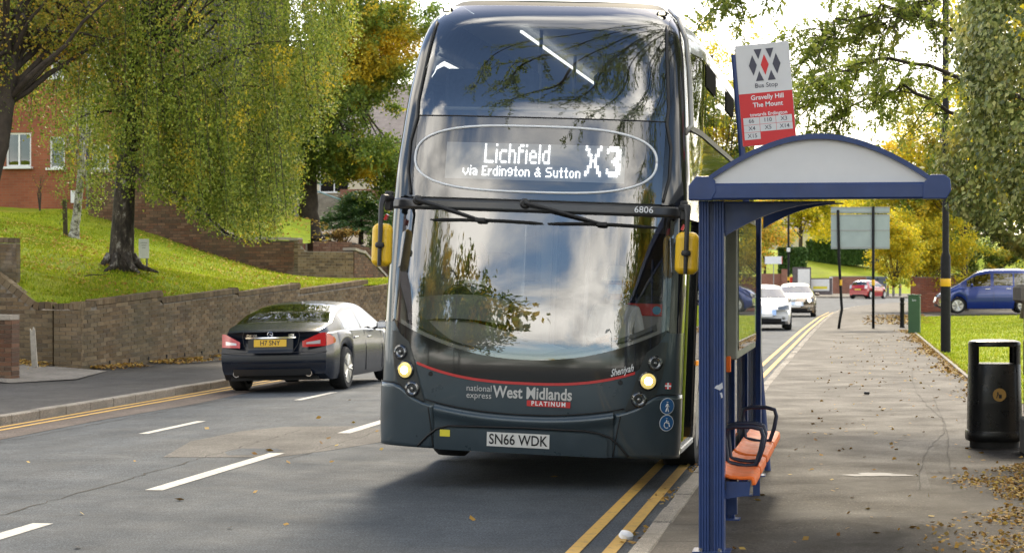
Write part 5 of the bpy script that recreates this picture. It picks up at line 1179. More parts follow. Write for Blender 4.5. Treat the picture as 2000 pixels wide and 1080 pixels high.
# ---------------------------------------------------------------- stone gate pillar
sp_ = empty('stone_pillar', (1.70, 20.2, .12), R_(3), 'weathered stone gate pillar under the ivy at the right edge', 'pillar')
for i, (z0, z1, w_) in enumerate(((0, .34, .56), (.345, .70, .50), (.705, 1.06, .485), (1.065, 1.38, .475))):
    mb = MB().grid(lambda u, v: 0, 0, 0) if False else MB().box((random.uniform(-.01, .01), 0, (z0+z1)/2), (w_, w_, z1-z0), ch=.02)
    mb.build('stone_block', MT['stone'], sp_)
MB().box((0, 0, 1.47), (.66, .66, .17), ch=.03).box((0, 0, 1.59), (.44, .44, .1), ch=.04).build('cap', MT['stone'], sp_)
# ---------------------------------------------------------------- lamp post, cabinet, bollard, sign
mat('post_black', (.010, .010, .010), .55, 0, .2, var=.25, vs=10); mat('band_yellow', (.75, .42, .01), .45); mat('cabinet_green', (.028, .085, .03), .5, var=.12, vs=4); mat('sign_back', (.34, .40, .40), .5, .3, var=.06, vs=3); mat('galv', (.30, .31, .31), .45, .6)
p = gnd(1847, 690, .12); lamp_ = empty('lamp_post', (p.x, p.y, .12), 0, 'tall black lamp post with a yellow band standing on the lawn edge', 'lamp post')
MB().lathe([(.105, -.1), (.105, 2.05), (.07, 2.14), (.068, 8.2), (.05, 8.3)], 16).build('column', MT['post_black'], lamp_, smooth=35)
MB().lathe([(.108, 1.42), (.110, 1.425), (.110, 1.58), (.108, 1.585)], 16).build('yellow_band', MT['band_yellow'], lamp_, smooth=35)
MB().tube([(0, 0, 8.2), (-.1, -.1, 8.7), (-.7, -.5, 8.95), (-1.2, -.8, 8.95)], .04, 8).build('bracket_arm', MT['post_black'], lamp_, smooth=True); MB().box((-1.45, -.95, 8.95), (.7, .28, .14), rz=R_(33), ch=.04).build('lantern', MT['galv'], lamp_)
p = gnd(1786, 652, .12); gc = empty('green_cabinet', (p.x, p.y, .1), R_(-6), 'narrow dark green utility cabinet at the edge of the lawn', 'cabinet')
MB().prism([(-.165, 0), (.165, 0), (.165, 1.06), (.08, 1.13), (-.06, 1.15), (-.165, 1.10)], .30, ((0, -.15, 0), (1, 0, 0), (0, 0, 1), (0, 1, 0))).build('case', MT['cabinet_green'], gc, bevel=.012); MB().box((0, 0, 1.12), (.36, .34, .035), ch=.01).build('lid', MT['cabinet_green'], gc)
text_on('lettering', 'km', .09, lambda u, v: Vector((u, -.153, .98+v)), MT['bus_white'], gc)
p = gnd(1762, 640, .12); o = MB().lathe([(.085, 0), (.085, .04), (.07, .05), (.065, .72), (.078, .74), (.078, .78), (.062, .80), (.062, .86), (.075, .88), (.075, .93), (.05, .98), (0, 1.0)], 16).build('bollard', MT['post_black'], smooth=35); o.location = (p.x, p.y, .11); tag(o, 'single ribbed black bollard standing left of the green cabinet', 'bollard')
p1_, p2_ = gnd(1640, 642, .1), gnd(1704, 640, .1)
dy = p2_-p1_; az = math.atan2(dy.y, dy.x)*.2
rs = empty('road_sign', (p1_.x, p1_.y, .1), 0, 'grey back of a large road sign on two black poles', 'sign')
dx = p2_.x-p1_.x+.02
MB().tube([(-.04, 0, -.05), (.02, 0, .35), (.07, 0, .62), (.055, 0, .8), (-.02, 0, 2.2), (-.05, 0, 3.75)], .044, 10).build('pole', MT['post_black'], rs, smooth=True); MB().tube([(dx, 0, -.05), (dx, 0, 3.85)], .044, 10).build('pole', MT['post_black'], rs, smooth=True)
for x in (.03, dx): MB().lathe([(.05, 1.37), (.05, 1.55)], 12, 'z', (x, 0, 0)).build('yellow_band', MT['band_yellow'], rs, smooth=35)
MB().box((.64, .06, 3.06), (1.83, .012, 1.09), ch=.003).build('main_plate', MT['sign_back'], rs); MB().box((.64, .06, 3.74), (1.83, .012, .20), ch=.003).build('upper_plate', MT['sign_back'], rs)
for z in (2.56, 3.10, 3.58, 3.68, 3.82): MB().box((.64, .048, z), (1.81, .018, .035)).build('rail', MT['galv'], rs)
# ---------------------------------------------------------------- far end of the street
fw = at(1820, 617, 90)
brick_wall('ivy_brick_wall', 'red brick wall under yellow ivy left of the blue van', at(1786, 0, 97).to_2d(), at(1866, 0, 98).to_2d(), lambda s: 1.75, lambda s: .1, MT['red_brick'], MT['mortar'], 120, th=.3)
a, b_ = at(1855, 0, 104), at(2030, 0, 106)
brick_wall('garden_wall', 'brown brick wall running behind the blue van', a.to_2d(), b_.to_2d(), lambda s: 1.9, lambda s: .1, MT['brown_brick'], MT['mortar'], 60, th=.25)
mat('boll_grey', (.16, .15, .14), .6); mat('boll_red', (.45, .08, .05), .5)
for i, px in enumerate((1713, 1723, 1734, 1745, 1758)):
    p = at(px, 0, 180); o = empty('traffic_bollard', (p.x, p.y, .1), 0, 'slim grey bollard with red collar, %s of the row at the far junction' % ('first', 'second', 'third', 'fourth', 'fifth')[i], 'bollard', 'bollards across the far junction')
    if i == 0:
        q1 = MB().lathe([(.11, 0), (.10, .80), (.10, .95), (.06, 1.02)], 10).build('shaft', MT['boll_grey'], o, smooth=40); q2 = MB().lathe([(.115, .72), (.115, .86)], 10).build('collar', MT['boll_red'], o, smooth=40)
    else: link('shaft', q1.data, o); link('collar', q2.data, o)
fp = rowgrid('far_pavement', [176.3, 190, 200, 212], lambda y: -60, lambda y: 60, lambda x, y: .1, MT['footway'], 6); tag(fp, kind='structure'); MB().box((0, 176.3, .02), (120, .15, .2)).build('far_kerbstones', MT['kerbstone'], fp)
# rising green with clipped hedges beyond the junction
V = []; 
def hillz(x, y): return .1+max(0, min(1, (y-213)/22))*3.4+max(0, (-x-2))*.05*max(0, min(1, (y-213)/22))+(y-235)*.03*(y > 235)
hg = rowgrid('grass_hill', [211, 213, 218, 224, 230, 236, 260, 320, 480], lambda y: -170, lambda y: 170, hillz, MT['lawn_grass'], 40); tag(hg, kind='structure')
def at2(px, D): p = at(px, 540, D); return p.x, p.y
def boxwall(name, label, px0, px1, D, z0, z1, mt, th=.3, cat='wall'):
    x0, y0 = at2(px0, D); x1, y1 = at2(px1, D); o = MB().box(((x0+x1)/2, (y0+y1)/2, (z0+z1)/2), (math.hypot(x1-x0, y1-y0), th, z1-z0), rz=math.atan2(y1-y0, x1-x0)).build(name, mt); return tag(o, label, cat, kind='thing')
w_ = boxwall('low_brick_wall', 'low brown brick wall left of the red hatchback at the junction', 1624, 1700, 209, 0, 1.7, MT['far_brick']); MB().box((0, 0, 0), (1, 1, 1)).build('coping', MT['stone'], w_); ch_ = w_.children[0]; x0, y0 = at2(1624, 209); x1, y1 = at2(1700, 209); ch_.location = ((x0+x1)/2, (y0+y1)/2, 1.74); ch_.scale = (math.hypot(x1-x0, y1-y0)+.1, .4, .08); ch_.rotation_euler = (0, 0, math.atan2(y1-y0, x1-x0))
w_ = boxwall('white_wall', 'white painted low wall beside the brown brick wall at the junction', 1578, 1623, 207, 0, 1.5, MT['white_frame']); x0, y0 = at2(1623, 206.9); MB().box((x0, y0, .85), (.3, .4, 1.7)).build('end_pillar', MT['white_frame'], w_)
w_ = boxwall('left_garden_wall', 'brick garden wall behind the oncoming cars', 1478, 1532, 192, 0, 2.0, MT['far_brick']); x0, y0 = at2(1532, 191.8); MB().box((x0, y0, 1.2), (.5, .5, 2.4)).build('end_pillar', MT['far_brick'], w_)
mat('bin_red', (.62, .04, .02), .45)
x0, y0 = at2(1550, 198); rb = empty('red_bin', (x0, y0, .1), 0, 'bright red wheeled bin behind the bronze hatchback', 'bin'); loft([sup(.28, .3, 0), sup(.38, .38, 1.5)]).build('body', MT['bin_red'], rb); loft([sup(.42, .42, 1.5), sup(.40, .40, 1.62)]).build('lid', MT['bin_red'], rb)
for i, (px, z1, lab) in enumerate(((1566, 2.5, 'taller dark framed advertising board right of the red bin'), (1602, 1.5, 'lower dark framed advertising board with yellow panel by the white wall'))):
    x0, y0 = at2(px, 197); o = empty('advert_board', (x0, y0, .1), R_(-8), lab, 'board')
    MB().box((0, 0, z1/2), (1.7 if i == 0 else 2.2, .1, z1)).build('frame', MT['slate'], o); MB().box((.2 if i == 0 else 0, -.055, z1*.58), (1.1 if i == 0 else 1.7, .02, z1*.7)).build('face', MT['white_frame'], o)
    if i: MB().box((0, -.07, z1*.42), (1.3, .02, .25)).build('yellow_strip', MT['sticker_yellow'], o)
for i, (px, lab) in enumerate(((1703, 'dark wheeled bin nearest the red hatchback'), (1722, 'dark wheeled bin standing right of the red hatchback'))):
    x0, y0 = at2(px, 200); o = empty('wheeled_bin', (x0, y0, .1), 0, lab, 'bin'); loft([sup(.35, .4, 0), sup(.5, .5, 1.5)]).build('body', MT['grey_post'], o); loft([sup(.55, .55, 1.5), sup(.5, .5, 1.65)]).build('lid', MT['grey_post'], o)
x0, y0 = at2(1540, 182); fl = empty('far_lamp_post', (x0, y0, 0), 0, 'slim distant lamp post seen under the shelter roof beside the clipped hedge', 'lamp post'); MB().tube([(0, 0, 0), (0, 0, 7)], .09, 8).build('column', MT['post_black'], fl); MB().lathe([(.1, 1.4), (.1, 1.7)], 8).build('yellow_band', MT['band_yellow'], fl); MB().box((0, -.12, 4.0), (.3, .12, .35), ch=.03).build('control_box', MT['white_frame'], fl)
x0, y0 = at2(1511, 185); ws_ = empty('white_sign', (x0, y0, 0), 0, 'white rectangular sign on a thin post left of the hedge', 'sign'); MB().tube([(0, 0, 0), (0, 0, 2.8)], .04, 6).build('post', MT['galv'], ws_); MB().box((0, -.05, 3.15), (1.5, .05, .65)).build('panel', MT['sign_white'], ws_); MB().box((.72, -.08, 3.15), (.06, .02, .6)).build('red_edge', MT['bin_red'], ws_)
# far house peeping over the hedge
x0, y0 = at2(1605, 270); fh = empty('far_house', (x0, y0, 4.2), R_(-8), 'pale distant house with dark porch above the hedge', 'house')
hw = [(-5.2, -3.6, 1.2, 2.6), (-.9, .9, .2, 2.6), (3.0, 4.4, 1.0, 2.4), (5.2, 6.6, 1.0, 2.4)]
holed('wall', -7, 8, -2, 3.2, hw, .3, MT['cream'], fh); MB().box((.5, 4, .5), (14.6, 7, 5)).build('inner_wall', MT['room_dark'], fh)
MB().add([(-7.5, -.5, 3.2), (8.5, -.5, 3.2), (6.5, 4, 5.6), (-5.5, 4, 5.6), (-7.5, 8.5, 3.2), (8.5, 8.5, 3.2)], [(0, 1, 2, 3), (3, 2, 5, 4), (0, 3, 4), (1, 5, 2), (0, 4, 5, 1)]).build('roof', MT['slate'], fh)
for w_ in (hw[0], hw[2], hw[3]): window(fh, *w_)
# ---------------------------------------------------------------- trees and hedges
mat('bark_birch', (.10, .085, .07), .9, var=.5, vs=9, bmp=.8, bs=18); mat('bark_dark', (.055, .042, .03), .95, var=.4, vs=6, bmp=.8, bs=22); mat('bark_grey', (.14, .12, .09), .95, var=.3, vs=6, bmp=.6, bs=25); mat('twig', (.05, .04, .03), .9)
mb_, nt, b = base('bark_white'); tco = N(nt, 'ShaderNodeTexCoord'); mp_ = N(nt, 'ShaderNodeMapping'); mp_.inputs['Scale'].default_value = (1, 1, .45); L(nt, tco.outputs['Object'], mp_.inputs[0])
c = ramp(nt, noise(nt, 7, 6, .7, vec=mp_.outputs[0]), [(.42, (.022, .018, .015)), (.56, (.07, .055, .042)), (.66, (.36, .34, .30))]); L(nt, c, b.inputs['Base Color']); b.inputs['Roughness'].default_value = .9; bump(nt, b, noise(nt, 9, 6, .7, vec=mp_.outputs[0]), 1., .04)
mb2_, nt, b = base('bark_slender'); tco = N(nt, 'ShaderNodeTexCoord'); c = ramp(nt, noise(nt, 11, 6, .7, vec=tco.outputs['Object']), [(.40, (.03, .025, .02)), (.47, (.3, .28, .25)), (.6, (.58, .56, .52))]); L(nt, c, b.inputs['Base Color']); b.inputs['Roughness'].default_value = .85
leafmat('birch_leaf', [(.04, .065, .008), (.08, .115, .014), (.125, .16, .02), (.17, .195, .026), (.22, .225, .04)], .42, .9, .45, .35, ([(.36, .28, .025), (.42, .30, .02), (.22, .21, .025)], .57))
leafmat('ochre_leaf', [(.06, .08, .014), (.12, .13, .02), (.20, .17, .025), (.30, .20, .025)], .4, .7, .5, .3, ([(.42, .22, .02), (.34, .20, .02), (.20, .15, .02)], .55))
leafmat('autumn_leaf', [(.045, .075, .014), (.07, .11, .018), (.11, .15, .022), (.16, .19, .028)], .45, .42, .5, .3, ([(.42, .28, .02), (.48, .35, .025), (.36, .25, .02), (.20, .20, .025)], .50))
leafmat('yellow_leaf', [(.24, .22, .014), (.36, .30, .018), (.50, .37, .02), (.32, .29, .02), (.16, .18, .02)], .5, .35, .5, .3, ([(.09, .13, .016), (.15, .18, .02), (.24, .24, .02)], .53))
leafmat('ivy_leaf', [(.035, .05, .014), (.08, .10, .025), (.14, .16, .045), (.20, .21, .065), (.27, .26, .10)], .25, 1.6, .4, .4, ([(.20, .19, .04), (.26, .22, .05), (.13, .14, .03)], .55), gain=2.6)
leafmat('rowan_leaf', [(.07, .10, .018), (.12, .155, .025), (.17, .20, .035), (.22, .23, .04)], .45, .9, .5, .3, ([(.30, .25, .04), (.20, .2, .03)], .62))
leafmat('hedge_leaf', [(.022, .05, .012), (.035, .075, .016), (.055, .10, .022)], .2, 1., .5, .3); leafmat('conifer_leaf', [(.018, .05, .018), (.03, .075, .022), (.06, .12, .03), (.09, .15, .035)], .15, .8, .5, .3); leafmat('dark_leaf', [(.03, .05, .012), (.05, .08, .016), (.08, .11, .02), (.11, .13, .025)], .3, .5, .5, .3); leafmat('bush_orange', [(.40, .20, .03), (.50, .34, .04), (.28, .26, .04), (.16, .2, .03)], .4, .6)
rng = np.random.default_rng(21)
def leafquads(P_, size, axis=None, jit=.5, wfac=.62, nrm=None):
    n = len(P_); l = size*rng.uniform(.65, 1.3, n)
    if axis is None: d = rng.normal(size=(n, 3))
    else: d = np.asarray(axis)+rng.normal(size=(n, 3))*jit
    d /= np.linalg.norm(d, axis=1, keepdims=True)+1e-9
    r = rng.normal(size=(n, 3)) if nrm is None else np.cross(d, np.asarray(nrm)+rng.normal(size=(n, 3))*.45)
    s = r-(r*d).sum(1, keepdims=True)*d; s /= np.linalg.norm(s, axis=1, keepdims=True)+1e-9
    V = np.empty((n, 4, 3)); h = l[:, None]/2; w = h*wfac
    V[:, 0] = P_-d*h; V[:, 1] = P_+s*w-d*h*.1; V[:, 2] = P_+d*h; V[:, 3] = P_-s*w-d*h*.1
    return V.reshape(-1, 3)
def envelope(c, r, k, shell=.55):
    u = rng.normal(size=(k, 3)); u /= np.linalg.norm(u, axis=1, keepdims=True); q = (shell+(1-shell)*rng.random(k))[:, None]; q[: k//5] *= .6
    return np.asarray(c)+u*q*np.asarray(r)
def clump_leaves(cs, rad, n, sub=5, flat=.8):
    out = []
    for c in cs:
        sc_ = c+rng.normal(size=(sub, 3))*rad*.6*np.array([1, 1, flat]); k = rng.integers(0, sub, n)
        out.append(sc_[k]+rng.normal(size=(n, 3))*rad*.34*np.array([1, 1, flat]))
    return np.concatenate(out)
def limb(mb, p0, p1, r0, r1, sag=.2, n=6, sides=6):
    p0, p1 = Vector(p0), Vector(p1); d = p1-p0; m_ = p0+d*.5+Vector((rng.normal()*.06, rng.normal()*.06, sag))*d.length*.5
    pts = []; 
    for i in range(n+1):
        t = i/n; pts.append(p0*(1-t)**2+m_*2*t*(1-t)+p1*t*t+Vector(rng.normal(size=3)*.012*d.length*(0 < i < n)))
    mb.tube(pts, [r0+(r1-r0)*i/n for i in range(n+1)], sides)
def tree(name, label, trunk_pts, trunk_r, cs, rad, n, size, lm, bark, group=None, limbs=40, sub=5, axis=None, jit=.6, extra=None, cat='tree', flat=.8, start=.45):
    o = empty(name, tuple(trunk_pts[0]), 0, label, cat, group); b0 = Vector(trunk_pts[0])
    tp = [Vector(p)-b0 for p in trunk_pts]; mb = MB()
    # densify the trunk
    P2, R2 = [], []
    for i in range(len(tp)-1):
        for k in range(5):
            t = k/5; P2.append(tp[i].lerp(tp[i+1], t)+Vector((rng.normal()*.012, rng.normal()*.012, 0))*(i+k > 0)*trunk_r*4); R2.append(trunk_r[i]*(1-t)+trunk_r[i+1]*t if isinstance(trunk_r, list) else trunk_r) if False else R2.append(0)
    P2.append(tp[-1]); m_ = len(P2)-1; R2 = [trunk_r*(1-.72*(i/m_))*(1+.55*max(0, 1-i/2.2)**2) for i in range(m_+1)]
    mb.tube(P2, R2, 12)
    loc_cs = [Vector(c)-b0 for c in cs]
    for i in rng.permutation(len(cs))[:limbs]:
        c = loc_cs[i]; j = min(m_, max(int(m_*start), int(m_*rng.uniform(start, 1)))); 
        if P2[j].z > c.z+1.5: j = max(int(m_*start), j-3)
        limb(mb, P2[j], c, R2[j]*.42, .012, .15)
    mb.build('trunk', bark, o, smooth=True)
    P_ = clump_leaves(np.array([tuple(c) for c in loc_cs]), rad, n, sub, flat)
    V = leafquads(P_, size, axis, jit)
    if extra is not None: V = np.concatenate([V, extra-np.array(b0)])
    np_mesh('crown', V, 4, lm, o); return o
def sag_strands(tops, lens, per, size, drift, jit=.05):
    P_ = []; T_ = []
    for t, l, d in zip(tops, lens, drift):
        u = np.sort(rng.random(int(per*l)+4)); p = t+np.outer(u**1.3*.35*l, np.array([d[0], d[1], 0]))+np.outer(-u*l, [0, 0, 1])+rng.normal(size=(len(u), 3))*jit
        P_.append(p)
    return np.concatenate(P_)
# --- weeping birch
tb = at(236, 522, 43); tb.z = float(bankf(tb.x, tb.y))-.05
pxm = FPX/43
def yb(px): return np.interp(px, [20, 60, 110, 150, 200, 240, 290, 330, 380, 420, 470, 520, 560, 610, 650, 680], [250, 300, 330, 370, 405, 430, 385, 400, 440, 458, 468, 460, 410, 300, 230, 120])
ns = 1500; pxs = rng.uniform(15, 675, ns); low = yb(pxs)-np.abs(rng.normal(0, 1, ns))*95-rng.random(ns)*40
i_ = rng.random(ns) < .55; low[i_] -= rng.random(i_.sum())*430; thin = ~((pxs < 215) & (low > 215) & (rng.random(ns) < .6)); pxs, low = pxs[thin], low[thin]; px3 = rng.uniform(0, 640, 700); pxs = np.concatenate([pxs, px3]); low = np.concatenate([low, -60-rng.random(700)*620]); ns = len(pxs)
px2 = rng.uniform(275, 565, 420); pxs = np.concatenate([pxs, px2]); low = np.concatenate([low, yb(px2)+8-np.abs(rng.normal(0, 1, 420))*28]); ns = len(pxs); dep = rng.normal(0, 1.5, ns); dep = np.clip(dep, -3.1, 3.1); ln_ = rng.uniform(.8, 2.8, ns)
tops = []; 
for a, b_, c, d in zip(pxs, low, dep, ln_):
    p = at(a, b_, 43+c); tops.append((p.x, p.y, p.z+d))
tops = np.array(tops); dr = (tops[:, :2]-np.array([tb.x, tb.y])); dr /= np.linalg.norm(dr, axis=1, keepdims=True)+1e-6
keep = tops[:, 2] < 15; tops, ln_, dr = tops[keep], ln_[keep], dr[keep]
LP = sag_strands(tops, ln_, 46, .05, dr*.35, .065)
bo = empty('weeping_birch', tuple(tb), 0, 'large weeping birch with thick dark trunk and trailing olive branches', 'tree')
tr = MB(); b0 = Vector(tb)
trk = [at(236, 530, 43), at(240, 440, 43), at(246, 330, 43), at(262, 200, 43), at(278, 60, 43.2), at(285, -120, 43.4), at(290, -330, 43.5)]
P2 = []; R2 = []
for i in range(len(trk)-1):
    for k in range(5): P2.append(trk[i].lerp(trk[i+1], k/5)-b0)
rr_ = [.34, .27, .25, .24, .235]+[.225-.0065*i for i in range(len(P2)-5)]
tr.tube(P2, rr_, 16)
for k in range(7):
    a = k*.9+.2; tr.tube([(.22*math.cos(a), .22*math.sin(a), .28), (.40*math.cos(a), .40*math.sin(a), .05), (.75*math.cos(a)+.1*math.sin(k), .75*math.sin(a), -.06)], [.10, .07, .02], 6)
for i in rng.permutation(len(tops))[:130]:
    c = Vector(tops[i])-b0; j = int(rng.integers(13, len(P2)-1)); 
    if P2[j].z > c.z: j = max(12, j-8)
    limb(tr, P2[j], c, .045, .008, .35, 6, 5)
tr.tube([Vector(at(262, 330, 42.6))-b0, Vector(at(300, 356, 42.4))-b0, Vector(at(352, 380, 42.2))-b0, Vector(at(410, 425, 42))-b0, Vector(at(440, 455, 41.9))-b0, Vector(at(475, 467, 41.8))-b0], [.07, .055, .045, .04, .03, .012], 7)
tr.build('trunk', MT['bark_white'], bo, smooth=True)
tw = MB()
for i in rng.permutation(len(tops))[:500]:
    t = Vector(tops[i])-b0; l = ln_[i]; d = dr[i]; tw.tube([t+Vector((d[0]*.12*l*u, d[1]*.12*l*u, -l*u)) for u in (0, .35, .7, 1)], [.008, .006, .005, .003], 3, caps=False)
tag(tw.build('twigs', MT['twig'], bo), kind='stuff')
np_mesh('crown', leafquads(LP-np.array(b0), .058, (0, 0, -1), .75, .7), 4, MT['birch_leaf'], bo)
# --- slender white birch and its light crown
sb0 = at(143, 466, 50); sb0.z = float(bankf(sb0.x, sb0.y))-.05
tp = [sb0, at(150, 420, 50), at(157, 350, 50), at(162, 270, 50), at(166, 150, 50), at(170, 30, 50)]
cs = envelope(at(160, 230, 50), (.8, .9, 2.3), 40)
tops = envelope(at(160, 230, 50), (.75, .9, 2.0), 90); ex = leafquads(sag_strands(tops, rng.uniform(.4, 1.5, 90), 45, .05, rng.normal(size=(90, 2))*.1, .06), .055, (0, 0, -1), .7)
tree('slender_birch', 'thin white stemmed birch leaning beside the timber post', tp, .115, [tuple(c) for c in cs], .22, 40, .055, MT['birch_leaf'], MT['bark_slender'], limbs=26, extra=ex)
# --- big tree at the left edge
lt = at(-60, 480, 40); lt.z = float(bankf(lt.x, lt.y))-.2
tp = [lt, at(-30, 380, 40), at(2, 260, 40), at(22, 120, 40), at(60, -30, 40), at(90, -220, 40)]
cs = np.concatenate([envelope(at(60, -60, 40.5), (2.4, 2.4, 1.7), 60), envelope(at(110, 90, 41), (1.5, 1.4, .8), 26), envelope(at(-40, 120, 40), (.6, 1.2, 1.4), 12)])
tree('leaning_tree', 'dark leaning tree with ochre leaves at the upper left edge', tp, .26, [tuple(c) for c in cs], .38, 190, .065, MT['ochre_leaf'], MT['bark_dark'], limbs=60)
# --- autumn tree behind
at0 = at(606, 458, 70); at0.z -= .2
tp = [at0, at(604, 400, 70), at(600, 320, 70), at(608, 220, 70), at(640, 90, 70), at(660, -60, 70)]
cs = np.concatenate([envelope(at(690, 120, 70), (1.9, 2.6, 3.1), 80, .35), envelope(at(680, 310, 69), (1.5, 1.8, .95), 30, .3), envelope(at(580, 200, 70), (1.3, 2, 3.2), 34, .3), envelope(at(770, 60, 70), (1.4, 1.6, 1.7), 26, .3), envelope(at(760, 330, 70), (.8, 1.2, 1.2), 14, .3)])
tree('autumn_tree', 'tall tree with green and orange leaves behind the stair walls', tp, .36, [tuple(c) for c in cs], .50, 430, .115, MT['autumn_leaf'], MT['bark_dark'], limbs=70)
# --- conifer bush, low shrubs
cb0 = at(705, 468, 73); o = empty('conifer', tuple(cb0), 0, 'low spreading dark green conifer beside the autumn tree trunk', 'shrub'); VV = []
mbc = MB().tube([(0, 0, -.2), (0, 0, 1.7)], [.08, .03], 6)
for z in np.linspace(.15, 1.75, 9):
    rad = 1.75*(1-z/2.2)
    for k in range(11):
        a = rng.uniform(0, 6.28); tip = np.array([math.cos(a)*rad, math.sin(a)*rad, z-.12+rng.normal()*.06]); u = rng.random(260)**.7
        p = np.outer(u, tip)+np.outer(1-u, [0, 0, z+.15])+rng.normal(size=(260, 3))*np.array([.12, .12, .035]); VV.append(leafquads(p, .085, np.array([math.cos(a), math.sin(a), -.1]), .5, .35)); mbc.tube([(0, 0, z+.15), tuple(tip)], [.018, .005], 4)
o.scale = (1.35, 1.1, .85); mbc.build('trunk', MT['bark_dark'], o); np_mesh('foliage', np.concatenate(VV), 4, MT['conifer_leaf'], o)
def bush(name, label, c, r, k, rad, n, size, lm, cat='shrub', group=None):
    cs = envelope(c, r, k, .4); base_ = Vector((c[0], c[1], c[2]-r[2])); o = empty(name, tuple(base_), 0, label, cat, group); mb = MB()
    for q in cs[:18]: limb(mb, (0, 0, 0), Vector(q)-base_, .03, .006, .1, 4, 4)
    mb.build('stems', MT['twig'], o); np_mesh('foliage', leafquads(clump_leaves(cs-np.array(base_), rad, n), size), 4, lm, o); return o
bush('brown_shrub', 'brown withered shrub at the top of the stair walls', at(672, 462, 66), (.45, .4, .35), 14, .14, 60, .07, MT['fallen_leaves'])
bush('garden_shrub', 'dark leafy shrub behind the descending wall next to the bus mirror', at(745, 470, 70), (.55, .6, .5), 18, .2, 90, .08, MT['dark_leaf'])
p = at(78, 408, 58); bt = empty('bare_sapling', (p.x, p.y, p.z-.1), 0, 'small bare sapling against the red brick block', 'sapling'); mb = MB()
for k in range(5): mb.tube([(0, 0, 0), (rng.normal()*.06, 0, .5), (rng.normal()*.16, 0, .9+.2*rng.random())], [.018, .012, .004], 5)
mb.build('stems', MT['twig'], bt); tag(np_mesh('leaf_buds', leafquads(rng.normal(size=(60, 3))*np.array([.12, .08, .2])+np.array([0, 0, .8]), .05), 4, MT['ochre_leaf'], bt), kind='stuff')
# --- trees far behind the houses on the left and the one peeping over the bus
def backtree(name, label, px, D, zc, r, k, n, size, lm, rad=.9, group=None, zb=0.):
    x, y = at2(px, D); cs = envelope((x, y, zc), r, k, .3)
    return tree(name, label, [Vector((x, y, zb)), Vector((x+.1, y, zc*.4+zb*.6)), Vector((x, y, zc)), Vector((x+.2, y, zc+r[2]*.5))], max(.18, .03*zc), [tuple(c) for c in cs], rad, n, size, lm, MT['bark_dark'], group, limbs=40)
backtree('broad_tree', 'green tree rising behind the cream house near the bus roof', 700, 125, 5.6, (5.5, 4, 3.6), 90, 170, .26, MT['autumn_leaf'])
backtree('yellowing_tree', 'loose yellow green tree showing beside the upper deck windows', 1385, 175, 15.5, (4.4, 4, 8.5), 60, 170, .27, MT['yellow_leaf'], 1.15)
# --- near overhanging tree on the right (pinnate leaves, sparse)
def pinnate(path, every=.09, size=.062, droop=.25):
    """pairs of leaflets along leaf stalks that leave a twig path"""
    P_ = []; A_ = []
    for i in range(len(path)-1):
        a, b_ = np.array(path[i]), np.array(path[i+1]); d = b_-a; l = np.linalg.norm(d); d = d/(l+1e-9)
        for s in np.arange(0, l, every):
            p = a+d*s; st = rng.normal(size=3)*.8+d*.5; st[2] -= droop; st /= np.linalg.norm(st); sd = np.cross(st, rng.normal(size=3)); sd /= np.linalg.norm(sd)+1e-9; ll = rng.uniform(.12, .24)
            for t in np.arange(.03, ll, .03):
                for g_ in (-1, 1): P_.append(p+st*t+sd*g_*.024); A_.append(sd*g_+st*.5)
    return P_, A_
nt0 = Vector((3.4, 24.5, .1)); ro = empty('overhanging_tree', tuple(nt0), 0, 'sparse overhanging tree with feathery leaves at the upper right', 'tree'); mb = MB(); b0 = nt0
mb.tube([(0, 0, -.1), (.05, 0, 1.2), (0, .1, 2.6), (-.1, .1, 4.2), (-.2, 0, 6.0), (-.25, -.1, 8)], [.30, .24, .21, .18, .13, .07], 10)
PL, AL = [], []
def bough(pts, r0, nsub, sl=(.5, 1.3), every=.085):
    pts = [np.array(p, float) for p in pts]; fine = []
    for a, b_ in zip(pts[:-1], pts[1:]):
        for k in range(4): fine.append(a+(b_-a)*k/4+rng.normal(size=3)*.03)
    fine.append(pts[-1]); mb.tube([Vector(p)-b0 for p in fine], [r0*(1-.85*i/len(fine)) for i in range(len(fine))], 6)
    for _ in range(nsub):
        i = int(rng.integers(len(fine)//4, len(fine)-1)); d = fine[min(i+1, len(fine)-1)]-fine[i]; d = d/np.linalg.norm(d)+rng.normal(size=3)*.65; d[2] -= .15; d /= np.linalg.norm(d); l = rng.uniform(*sl)
        tw = [fine[i]+d*l*t+np.array([0, 0, -.25*l*t*t])+rng.normal(size=3)*.02 for t in np.linspace(0, 1, 6)]
        mb.tube([Vector(p)-b0 for p in tw], [.010, .009, .007, .006, .005, .003], 4, caps=False); a, b2 = pinnate(tw, every); PL.extend(a); AL.extend(b2)
W_ = lambda *q: tuple(at(*q))
tz = lambda z: (3.3, 24.5, z)
bough([tz(3.2), W_(1880, 150, 25.5), W_(1740, 110, 26), W_(1620, 150, 26.5), W_(1575, 200, 26.5)], .035, 34, (.35, 1.0))
bough([tz(3.6), W_(1860, 60, 25), W_(1730, 20, 25), W_(1640, 40, 25), W_(1590, 90, 25)], .035, 32, (.35, 1.0))
bough([tz(2.6), W_(1880, 220, 25.5), W_(1760, 170, 26), W_(1690, 190, 26.5), W_(1620, 240, 26.5)], .032, 26, (.3, .8))
bough([tz(4.2), W_(1850, -60, 24), W_(1700, -90, 23), W_(1500, -60, 22.5), W_(1400, 10, 22.5)], .04, 22, (.3, .8))
bough([tz(4.0), W_(1850, -20, 25), W_(1760, 40, 25), W_(1700, 60, 25.2)], .03, 20, (.3, .9))
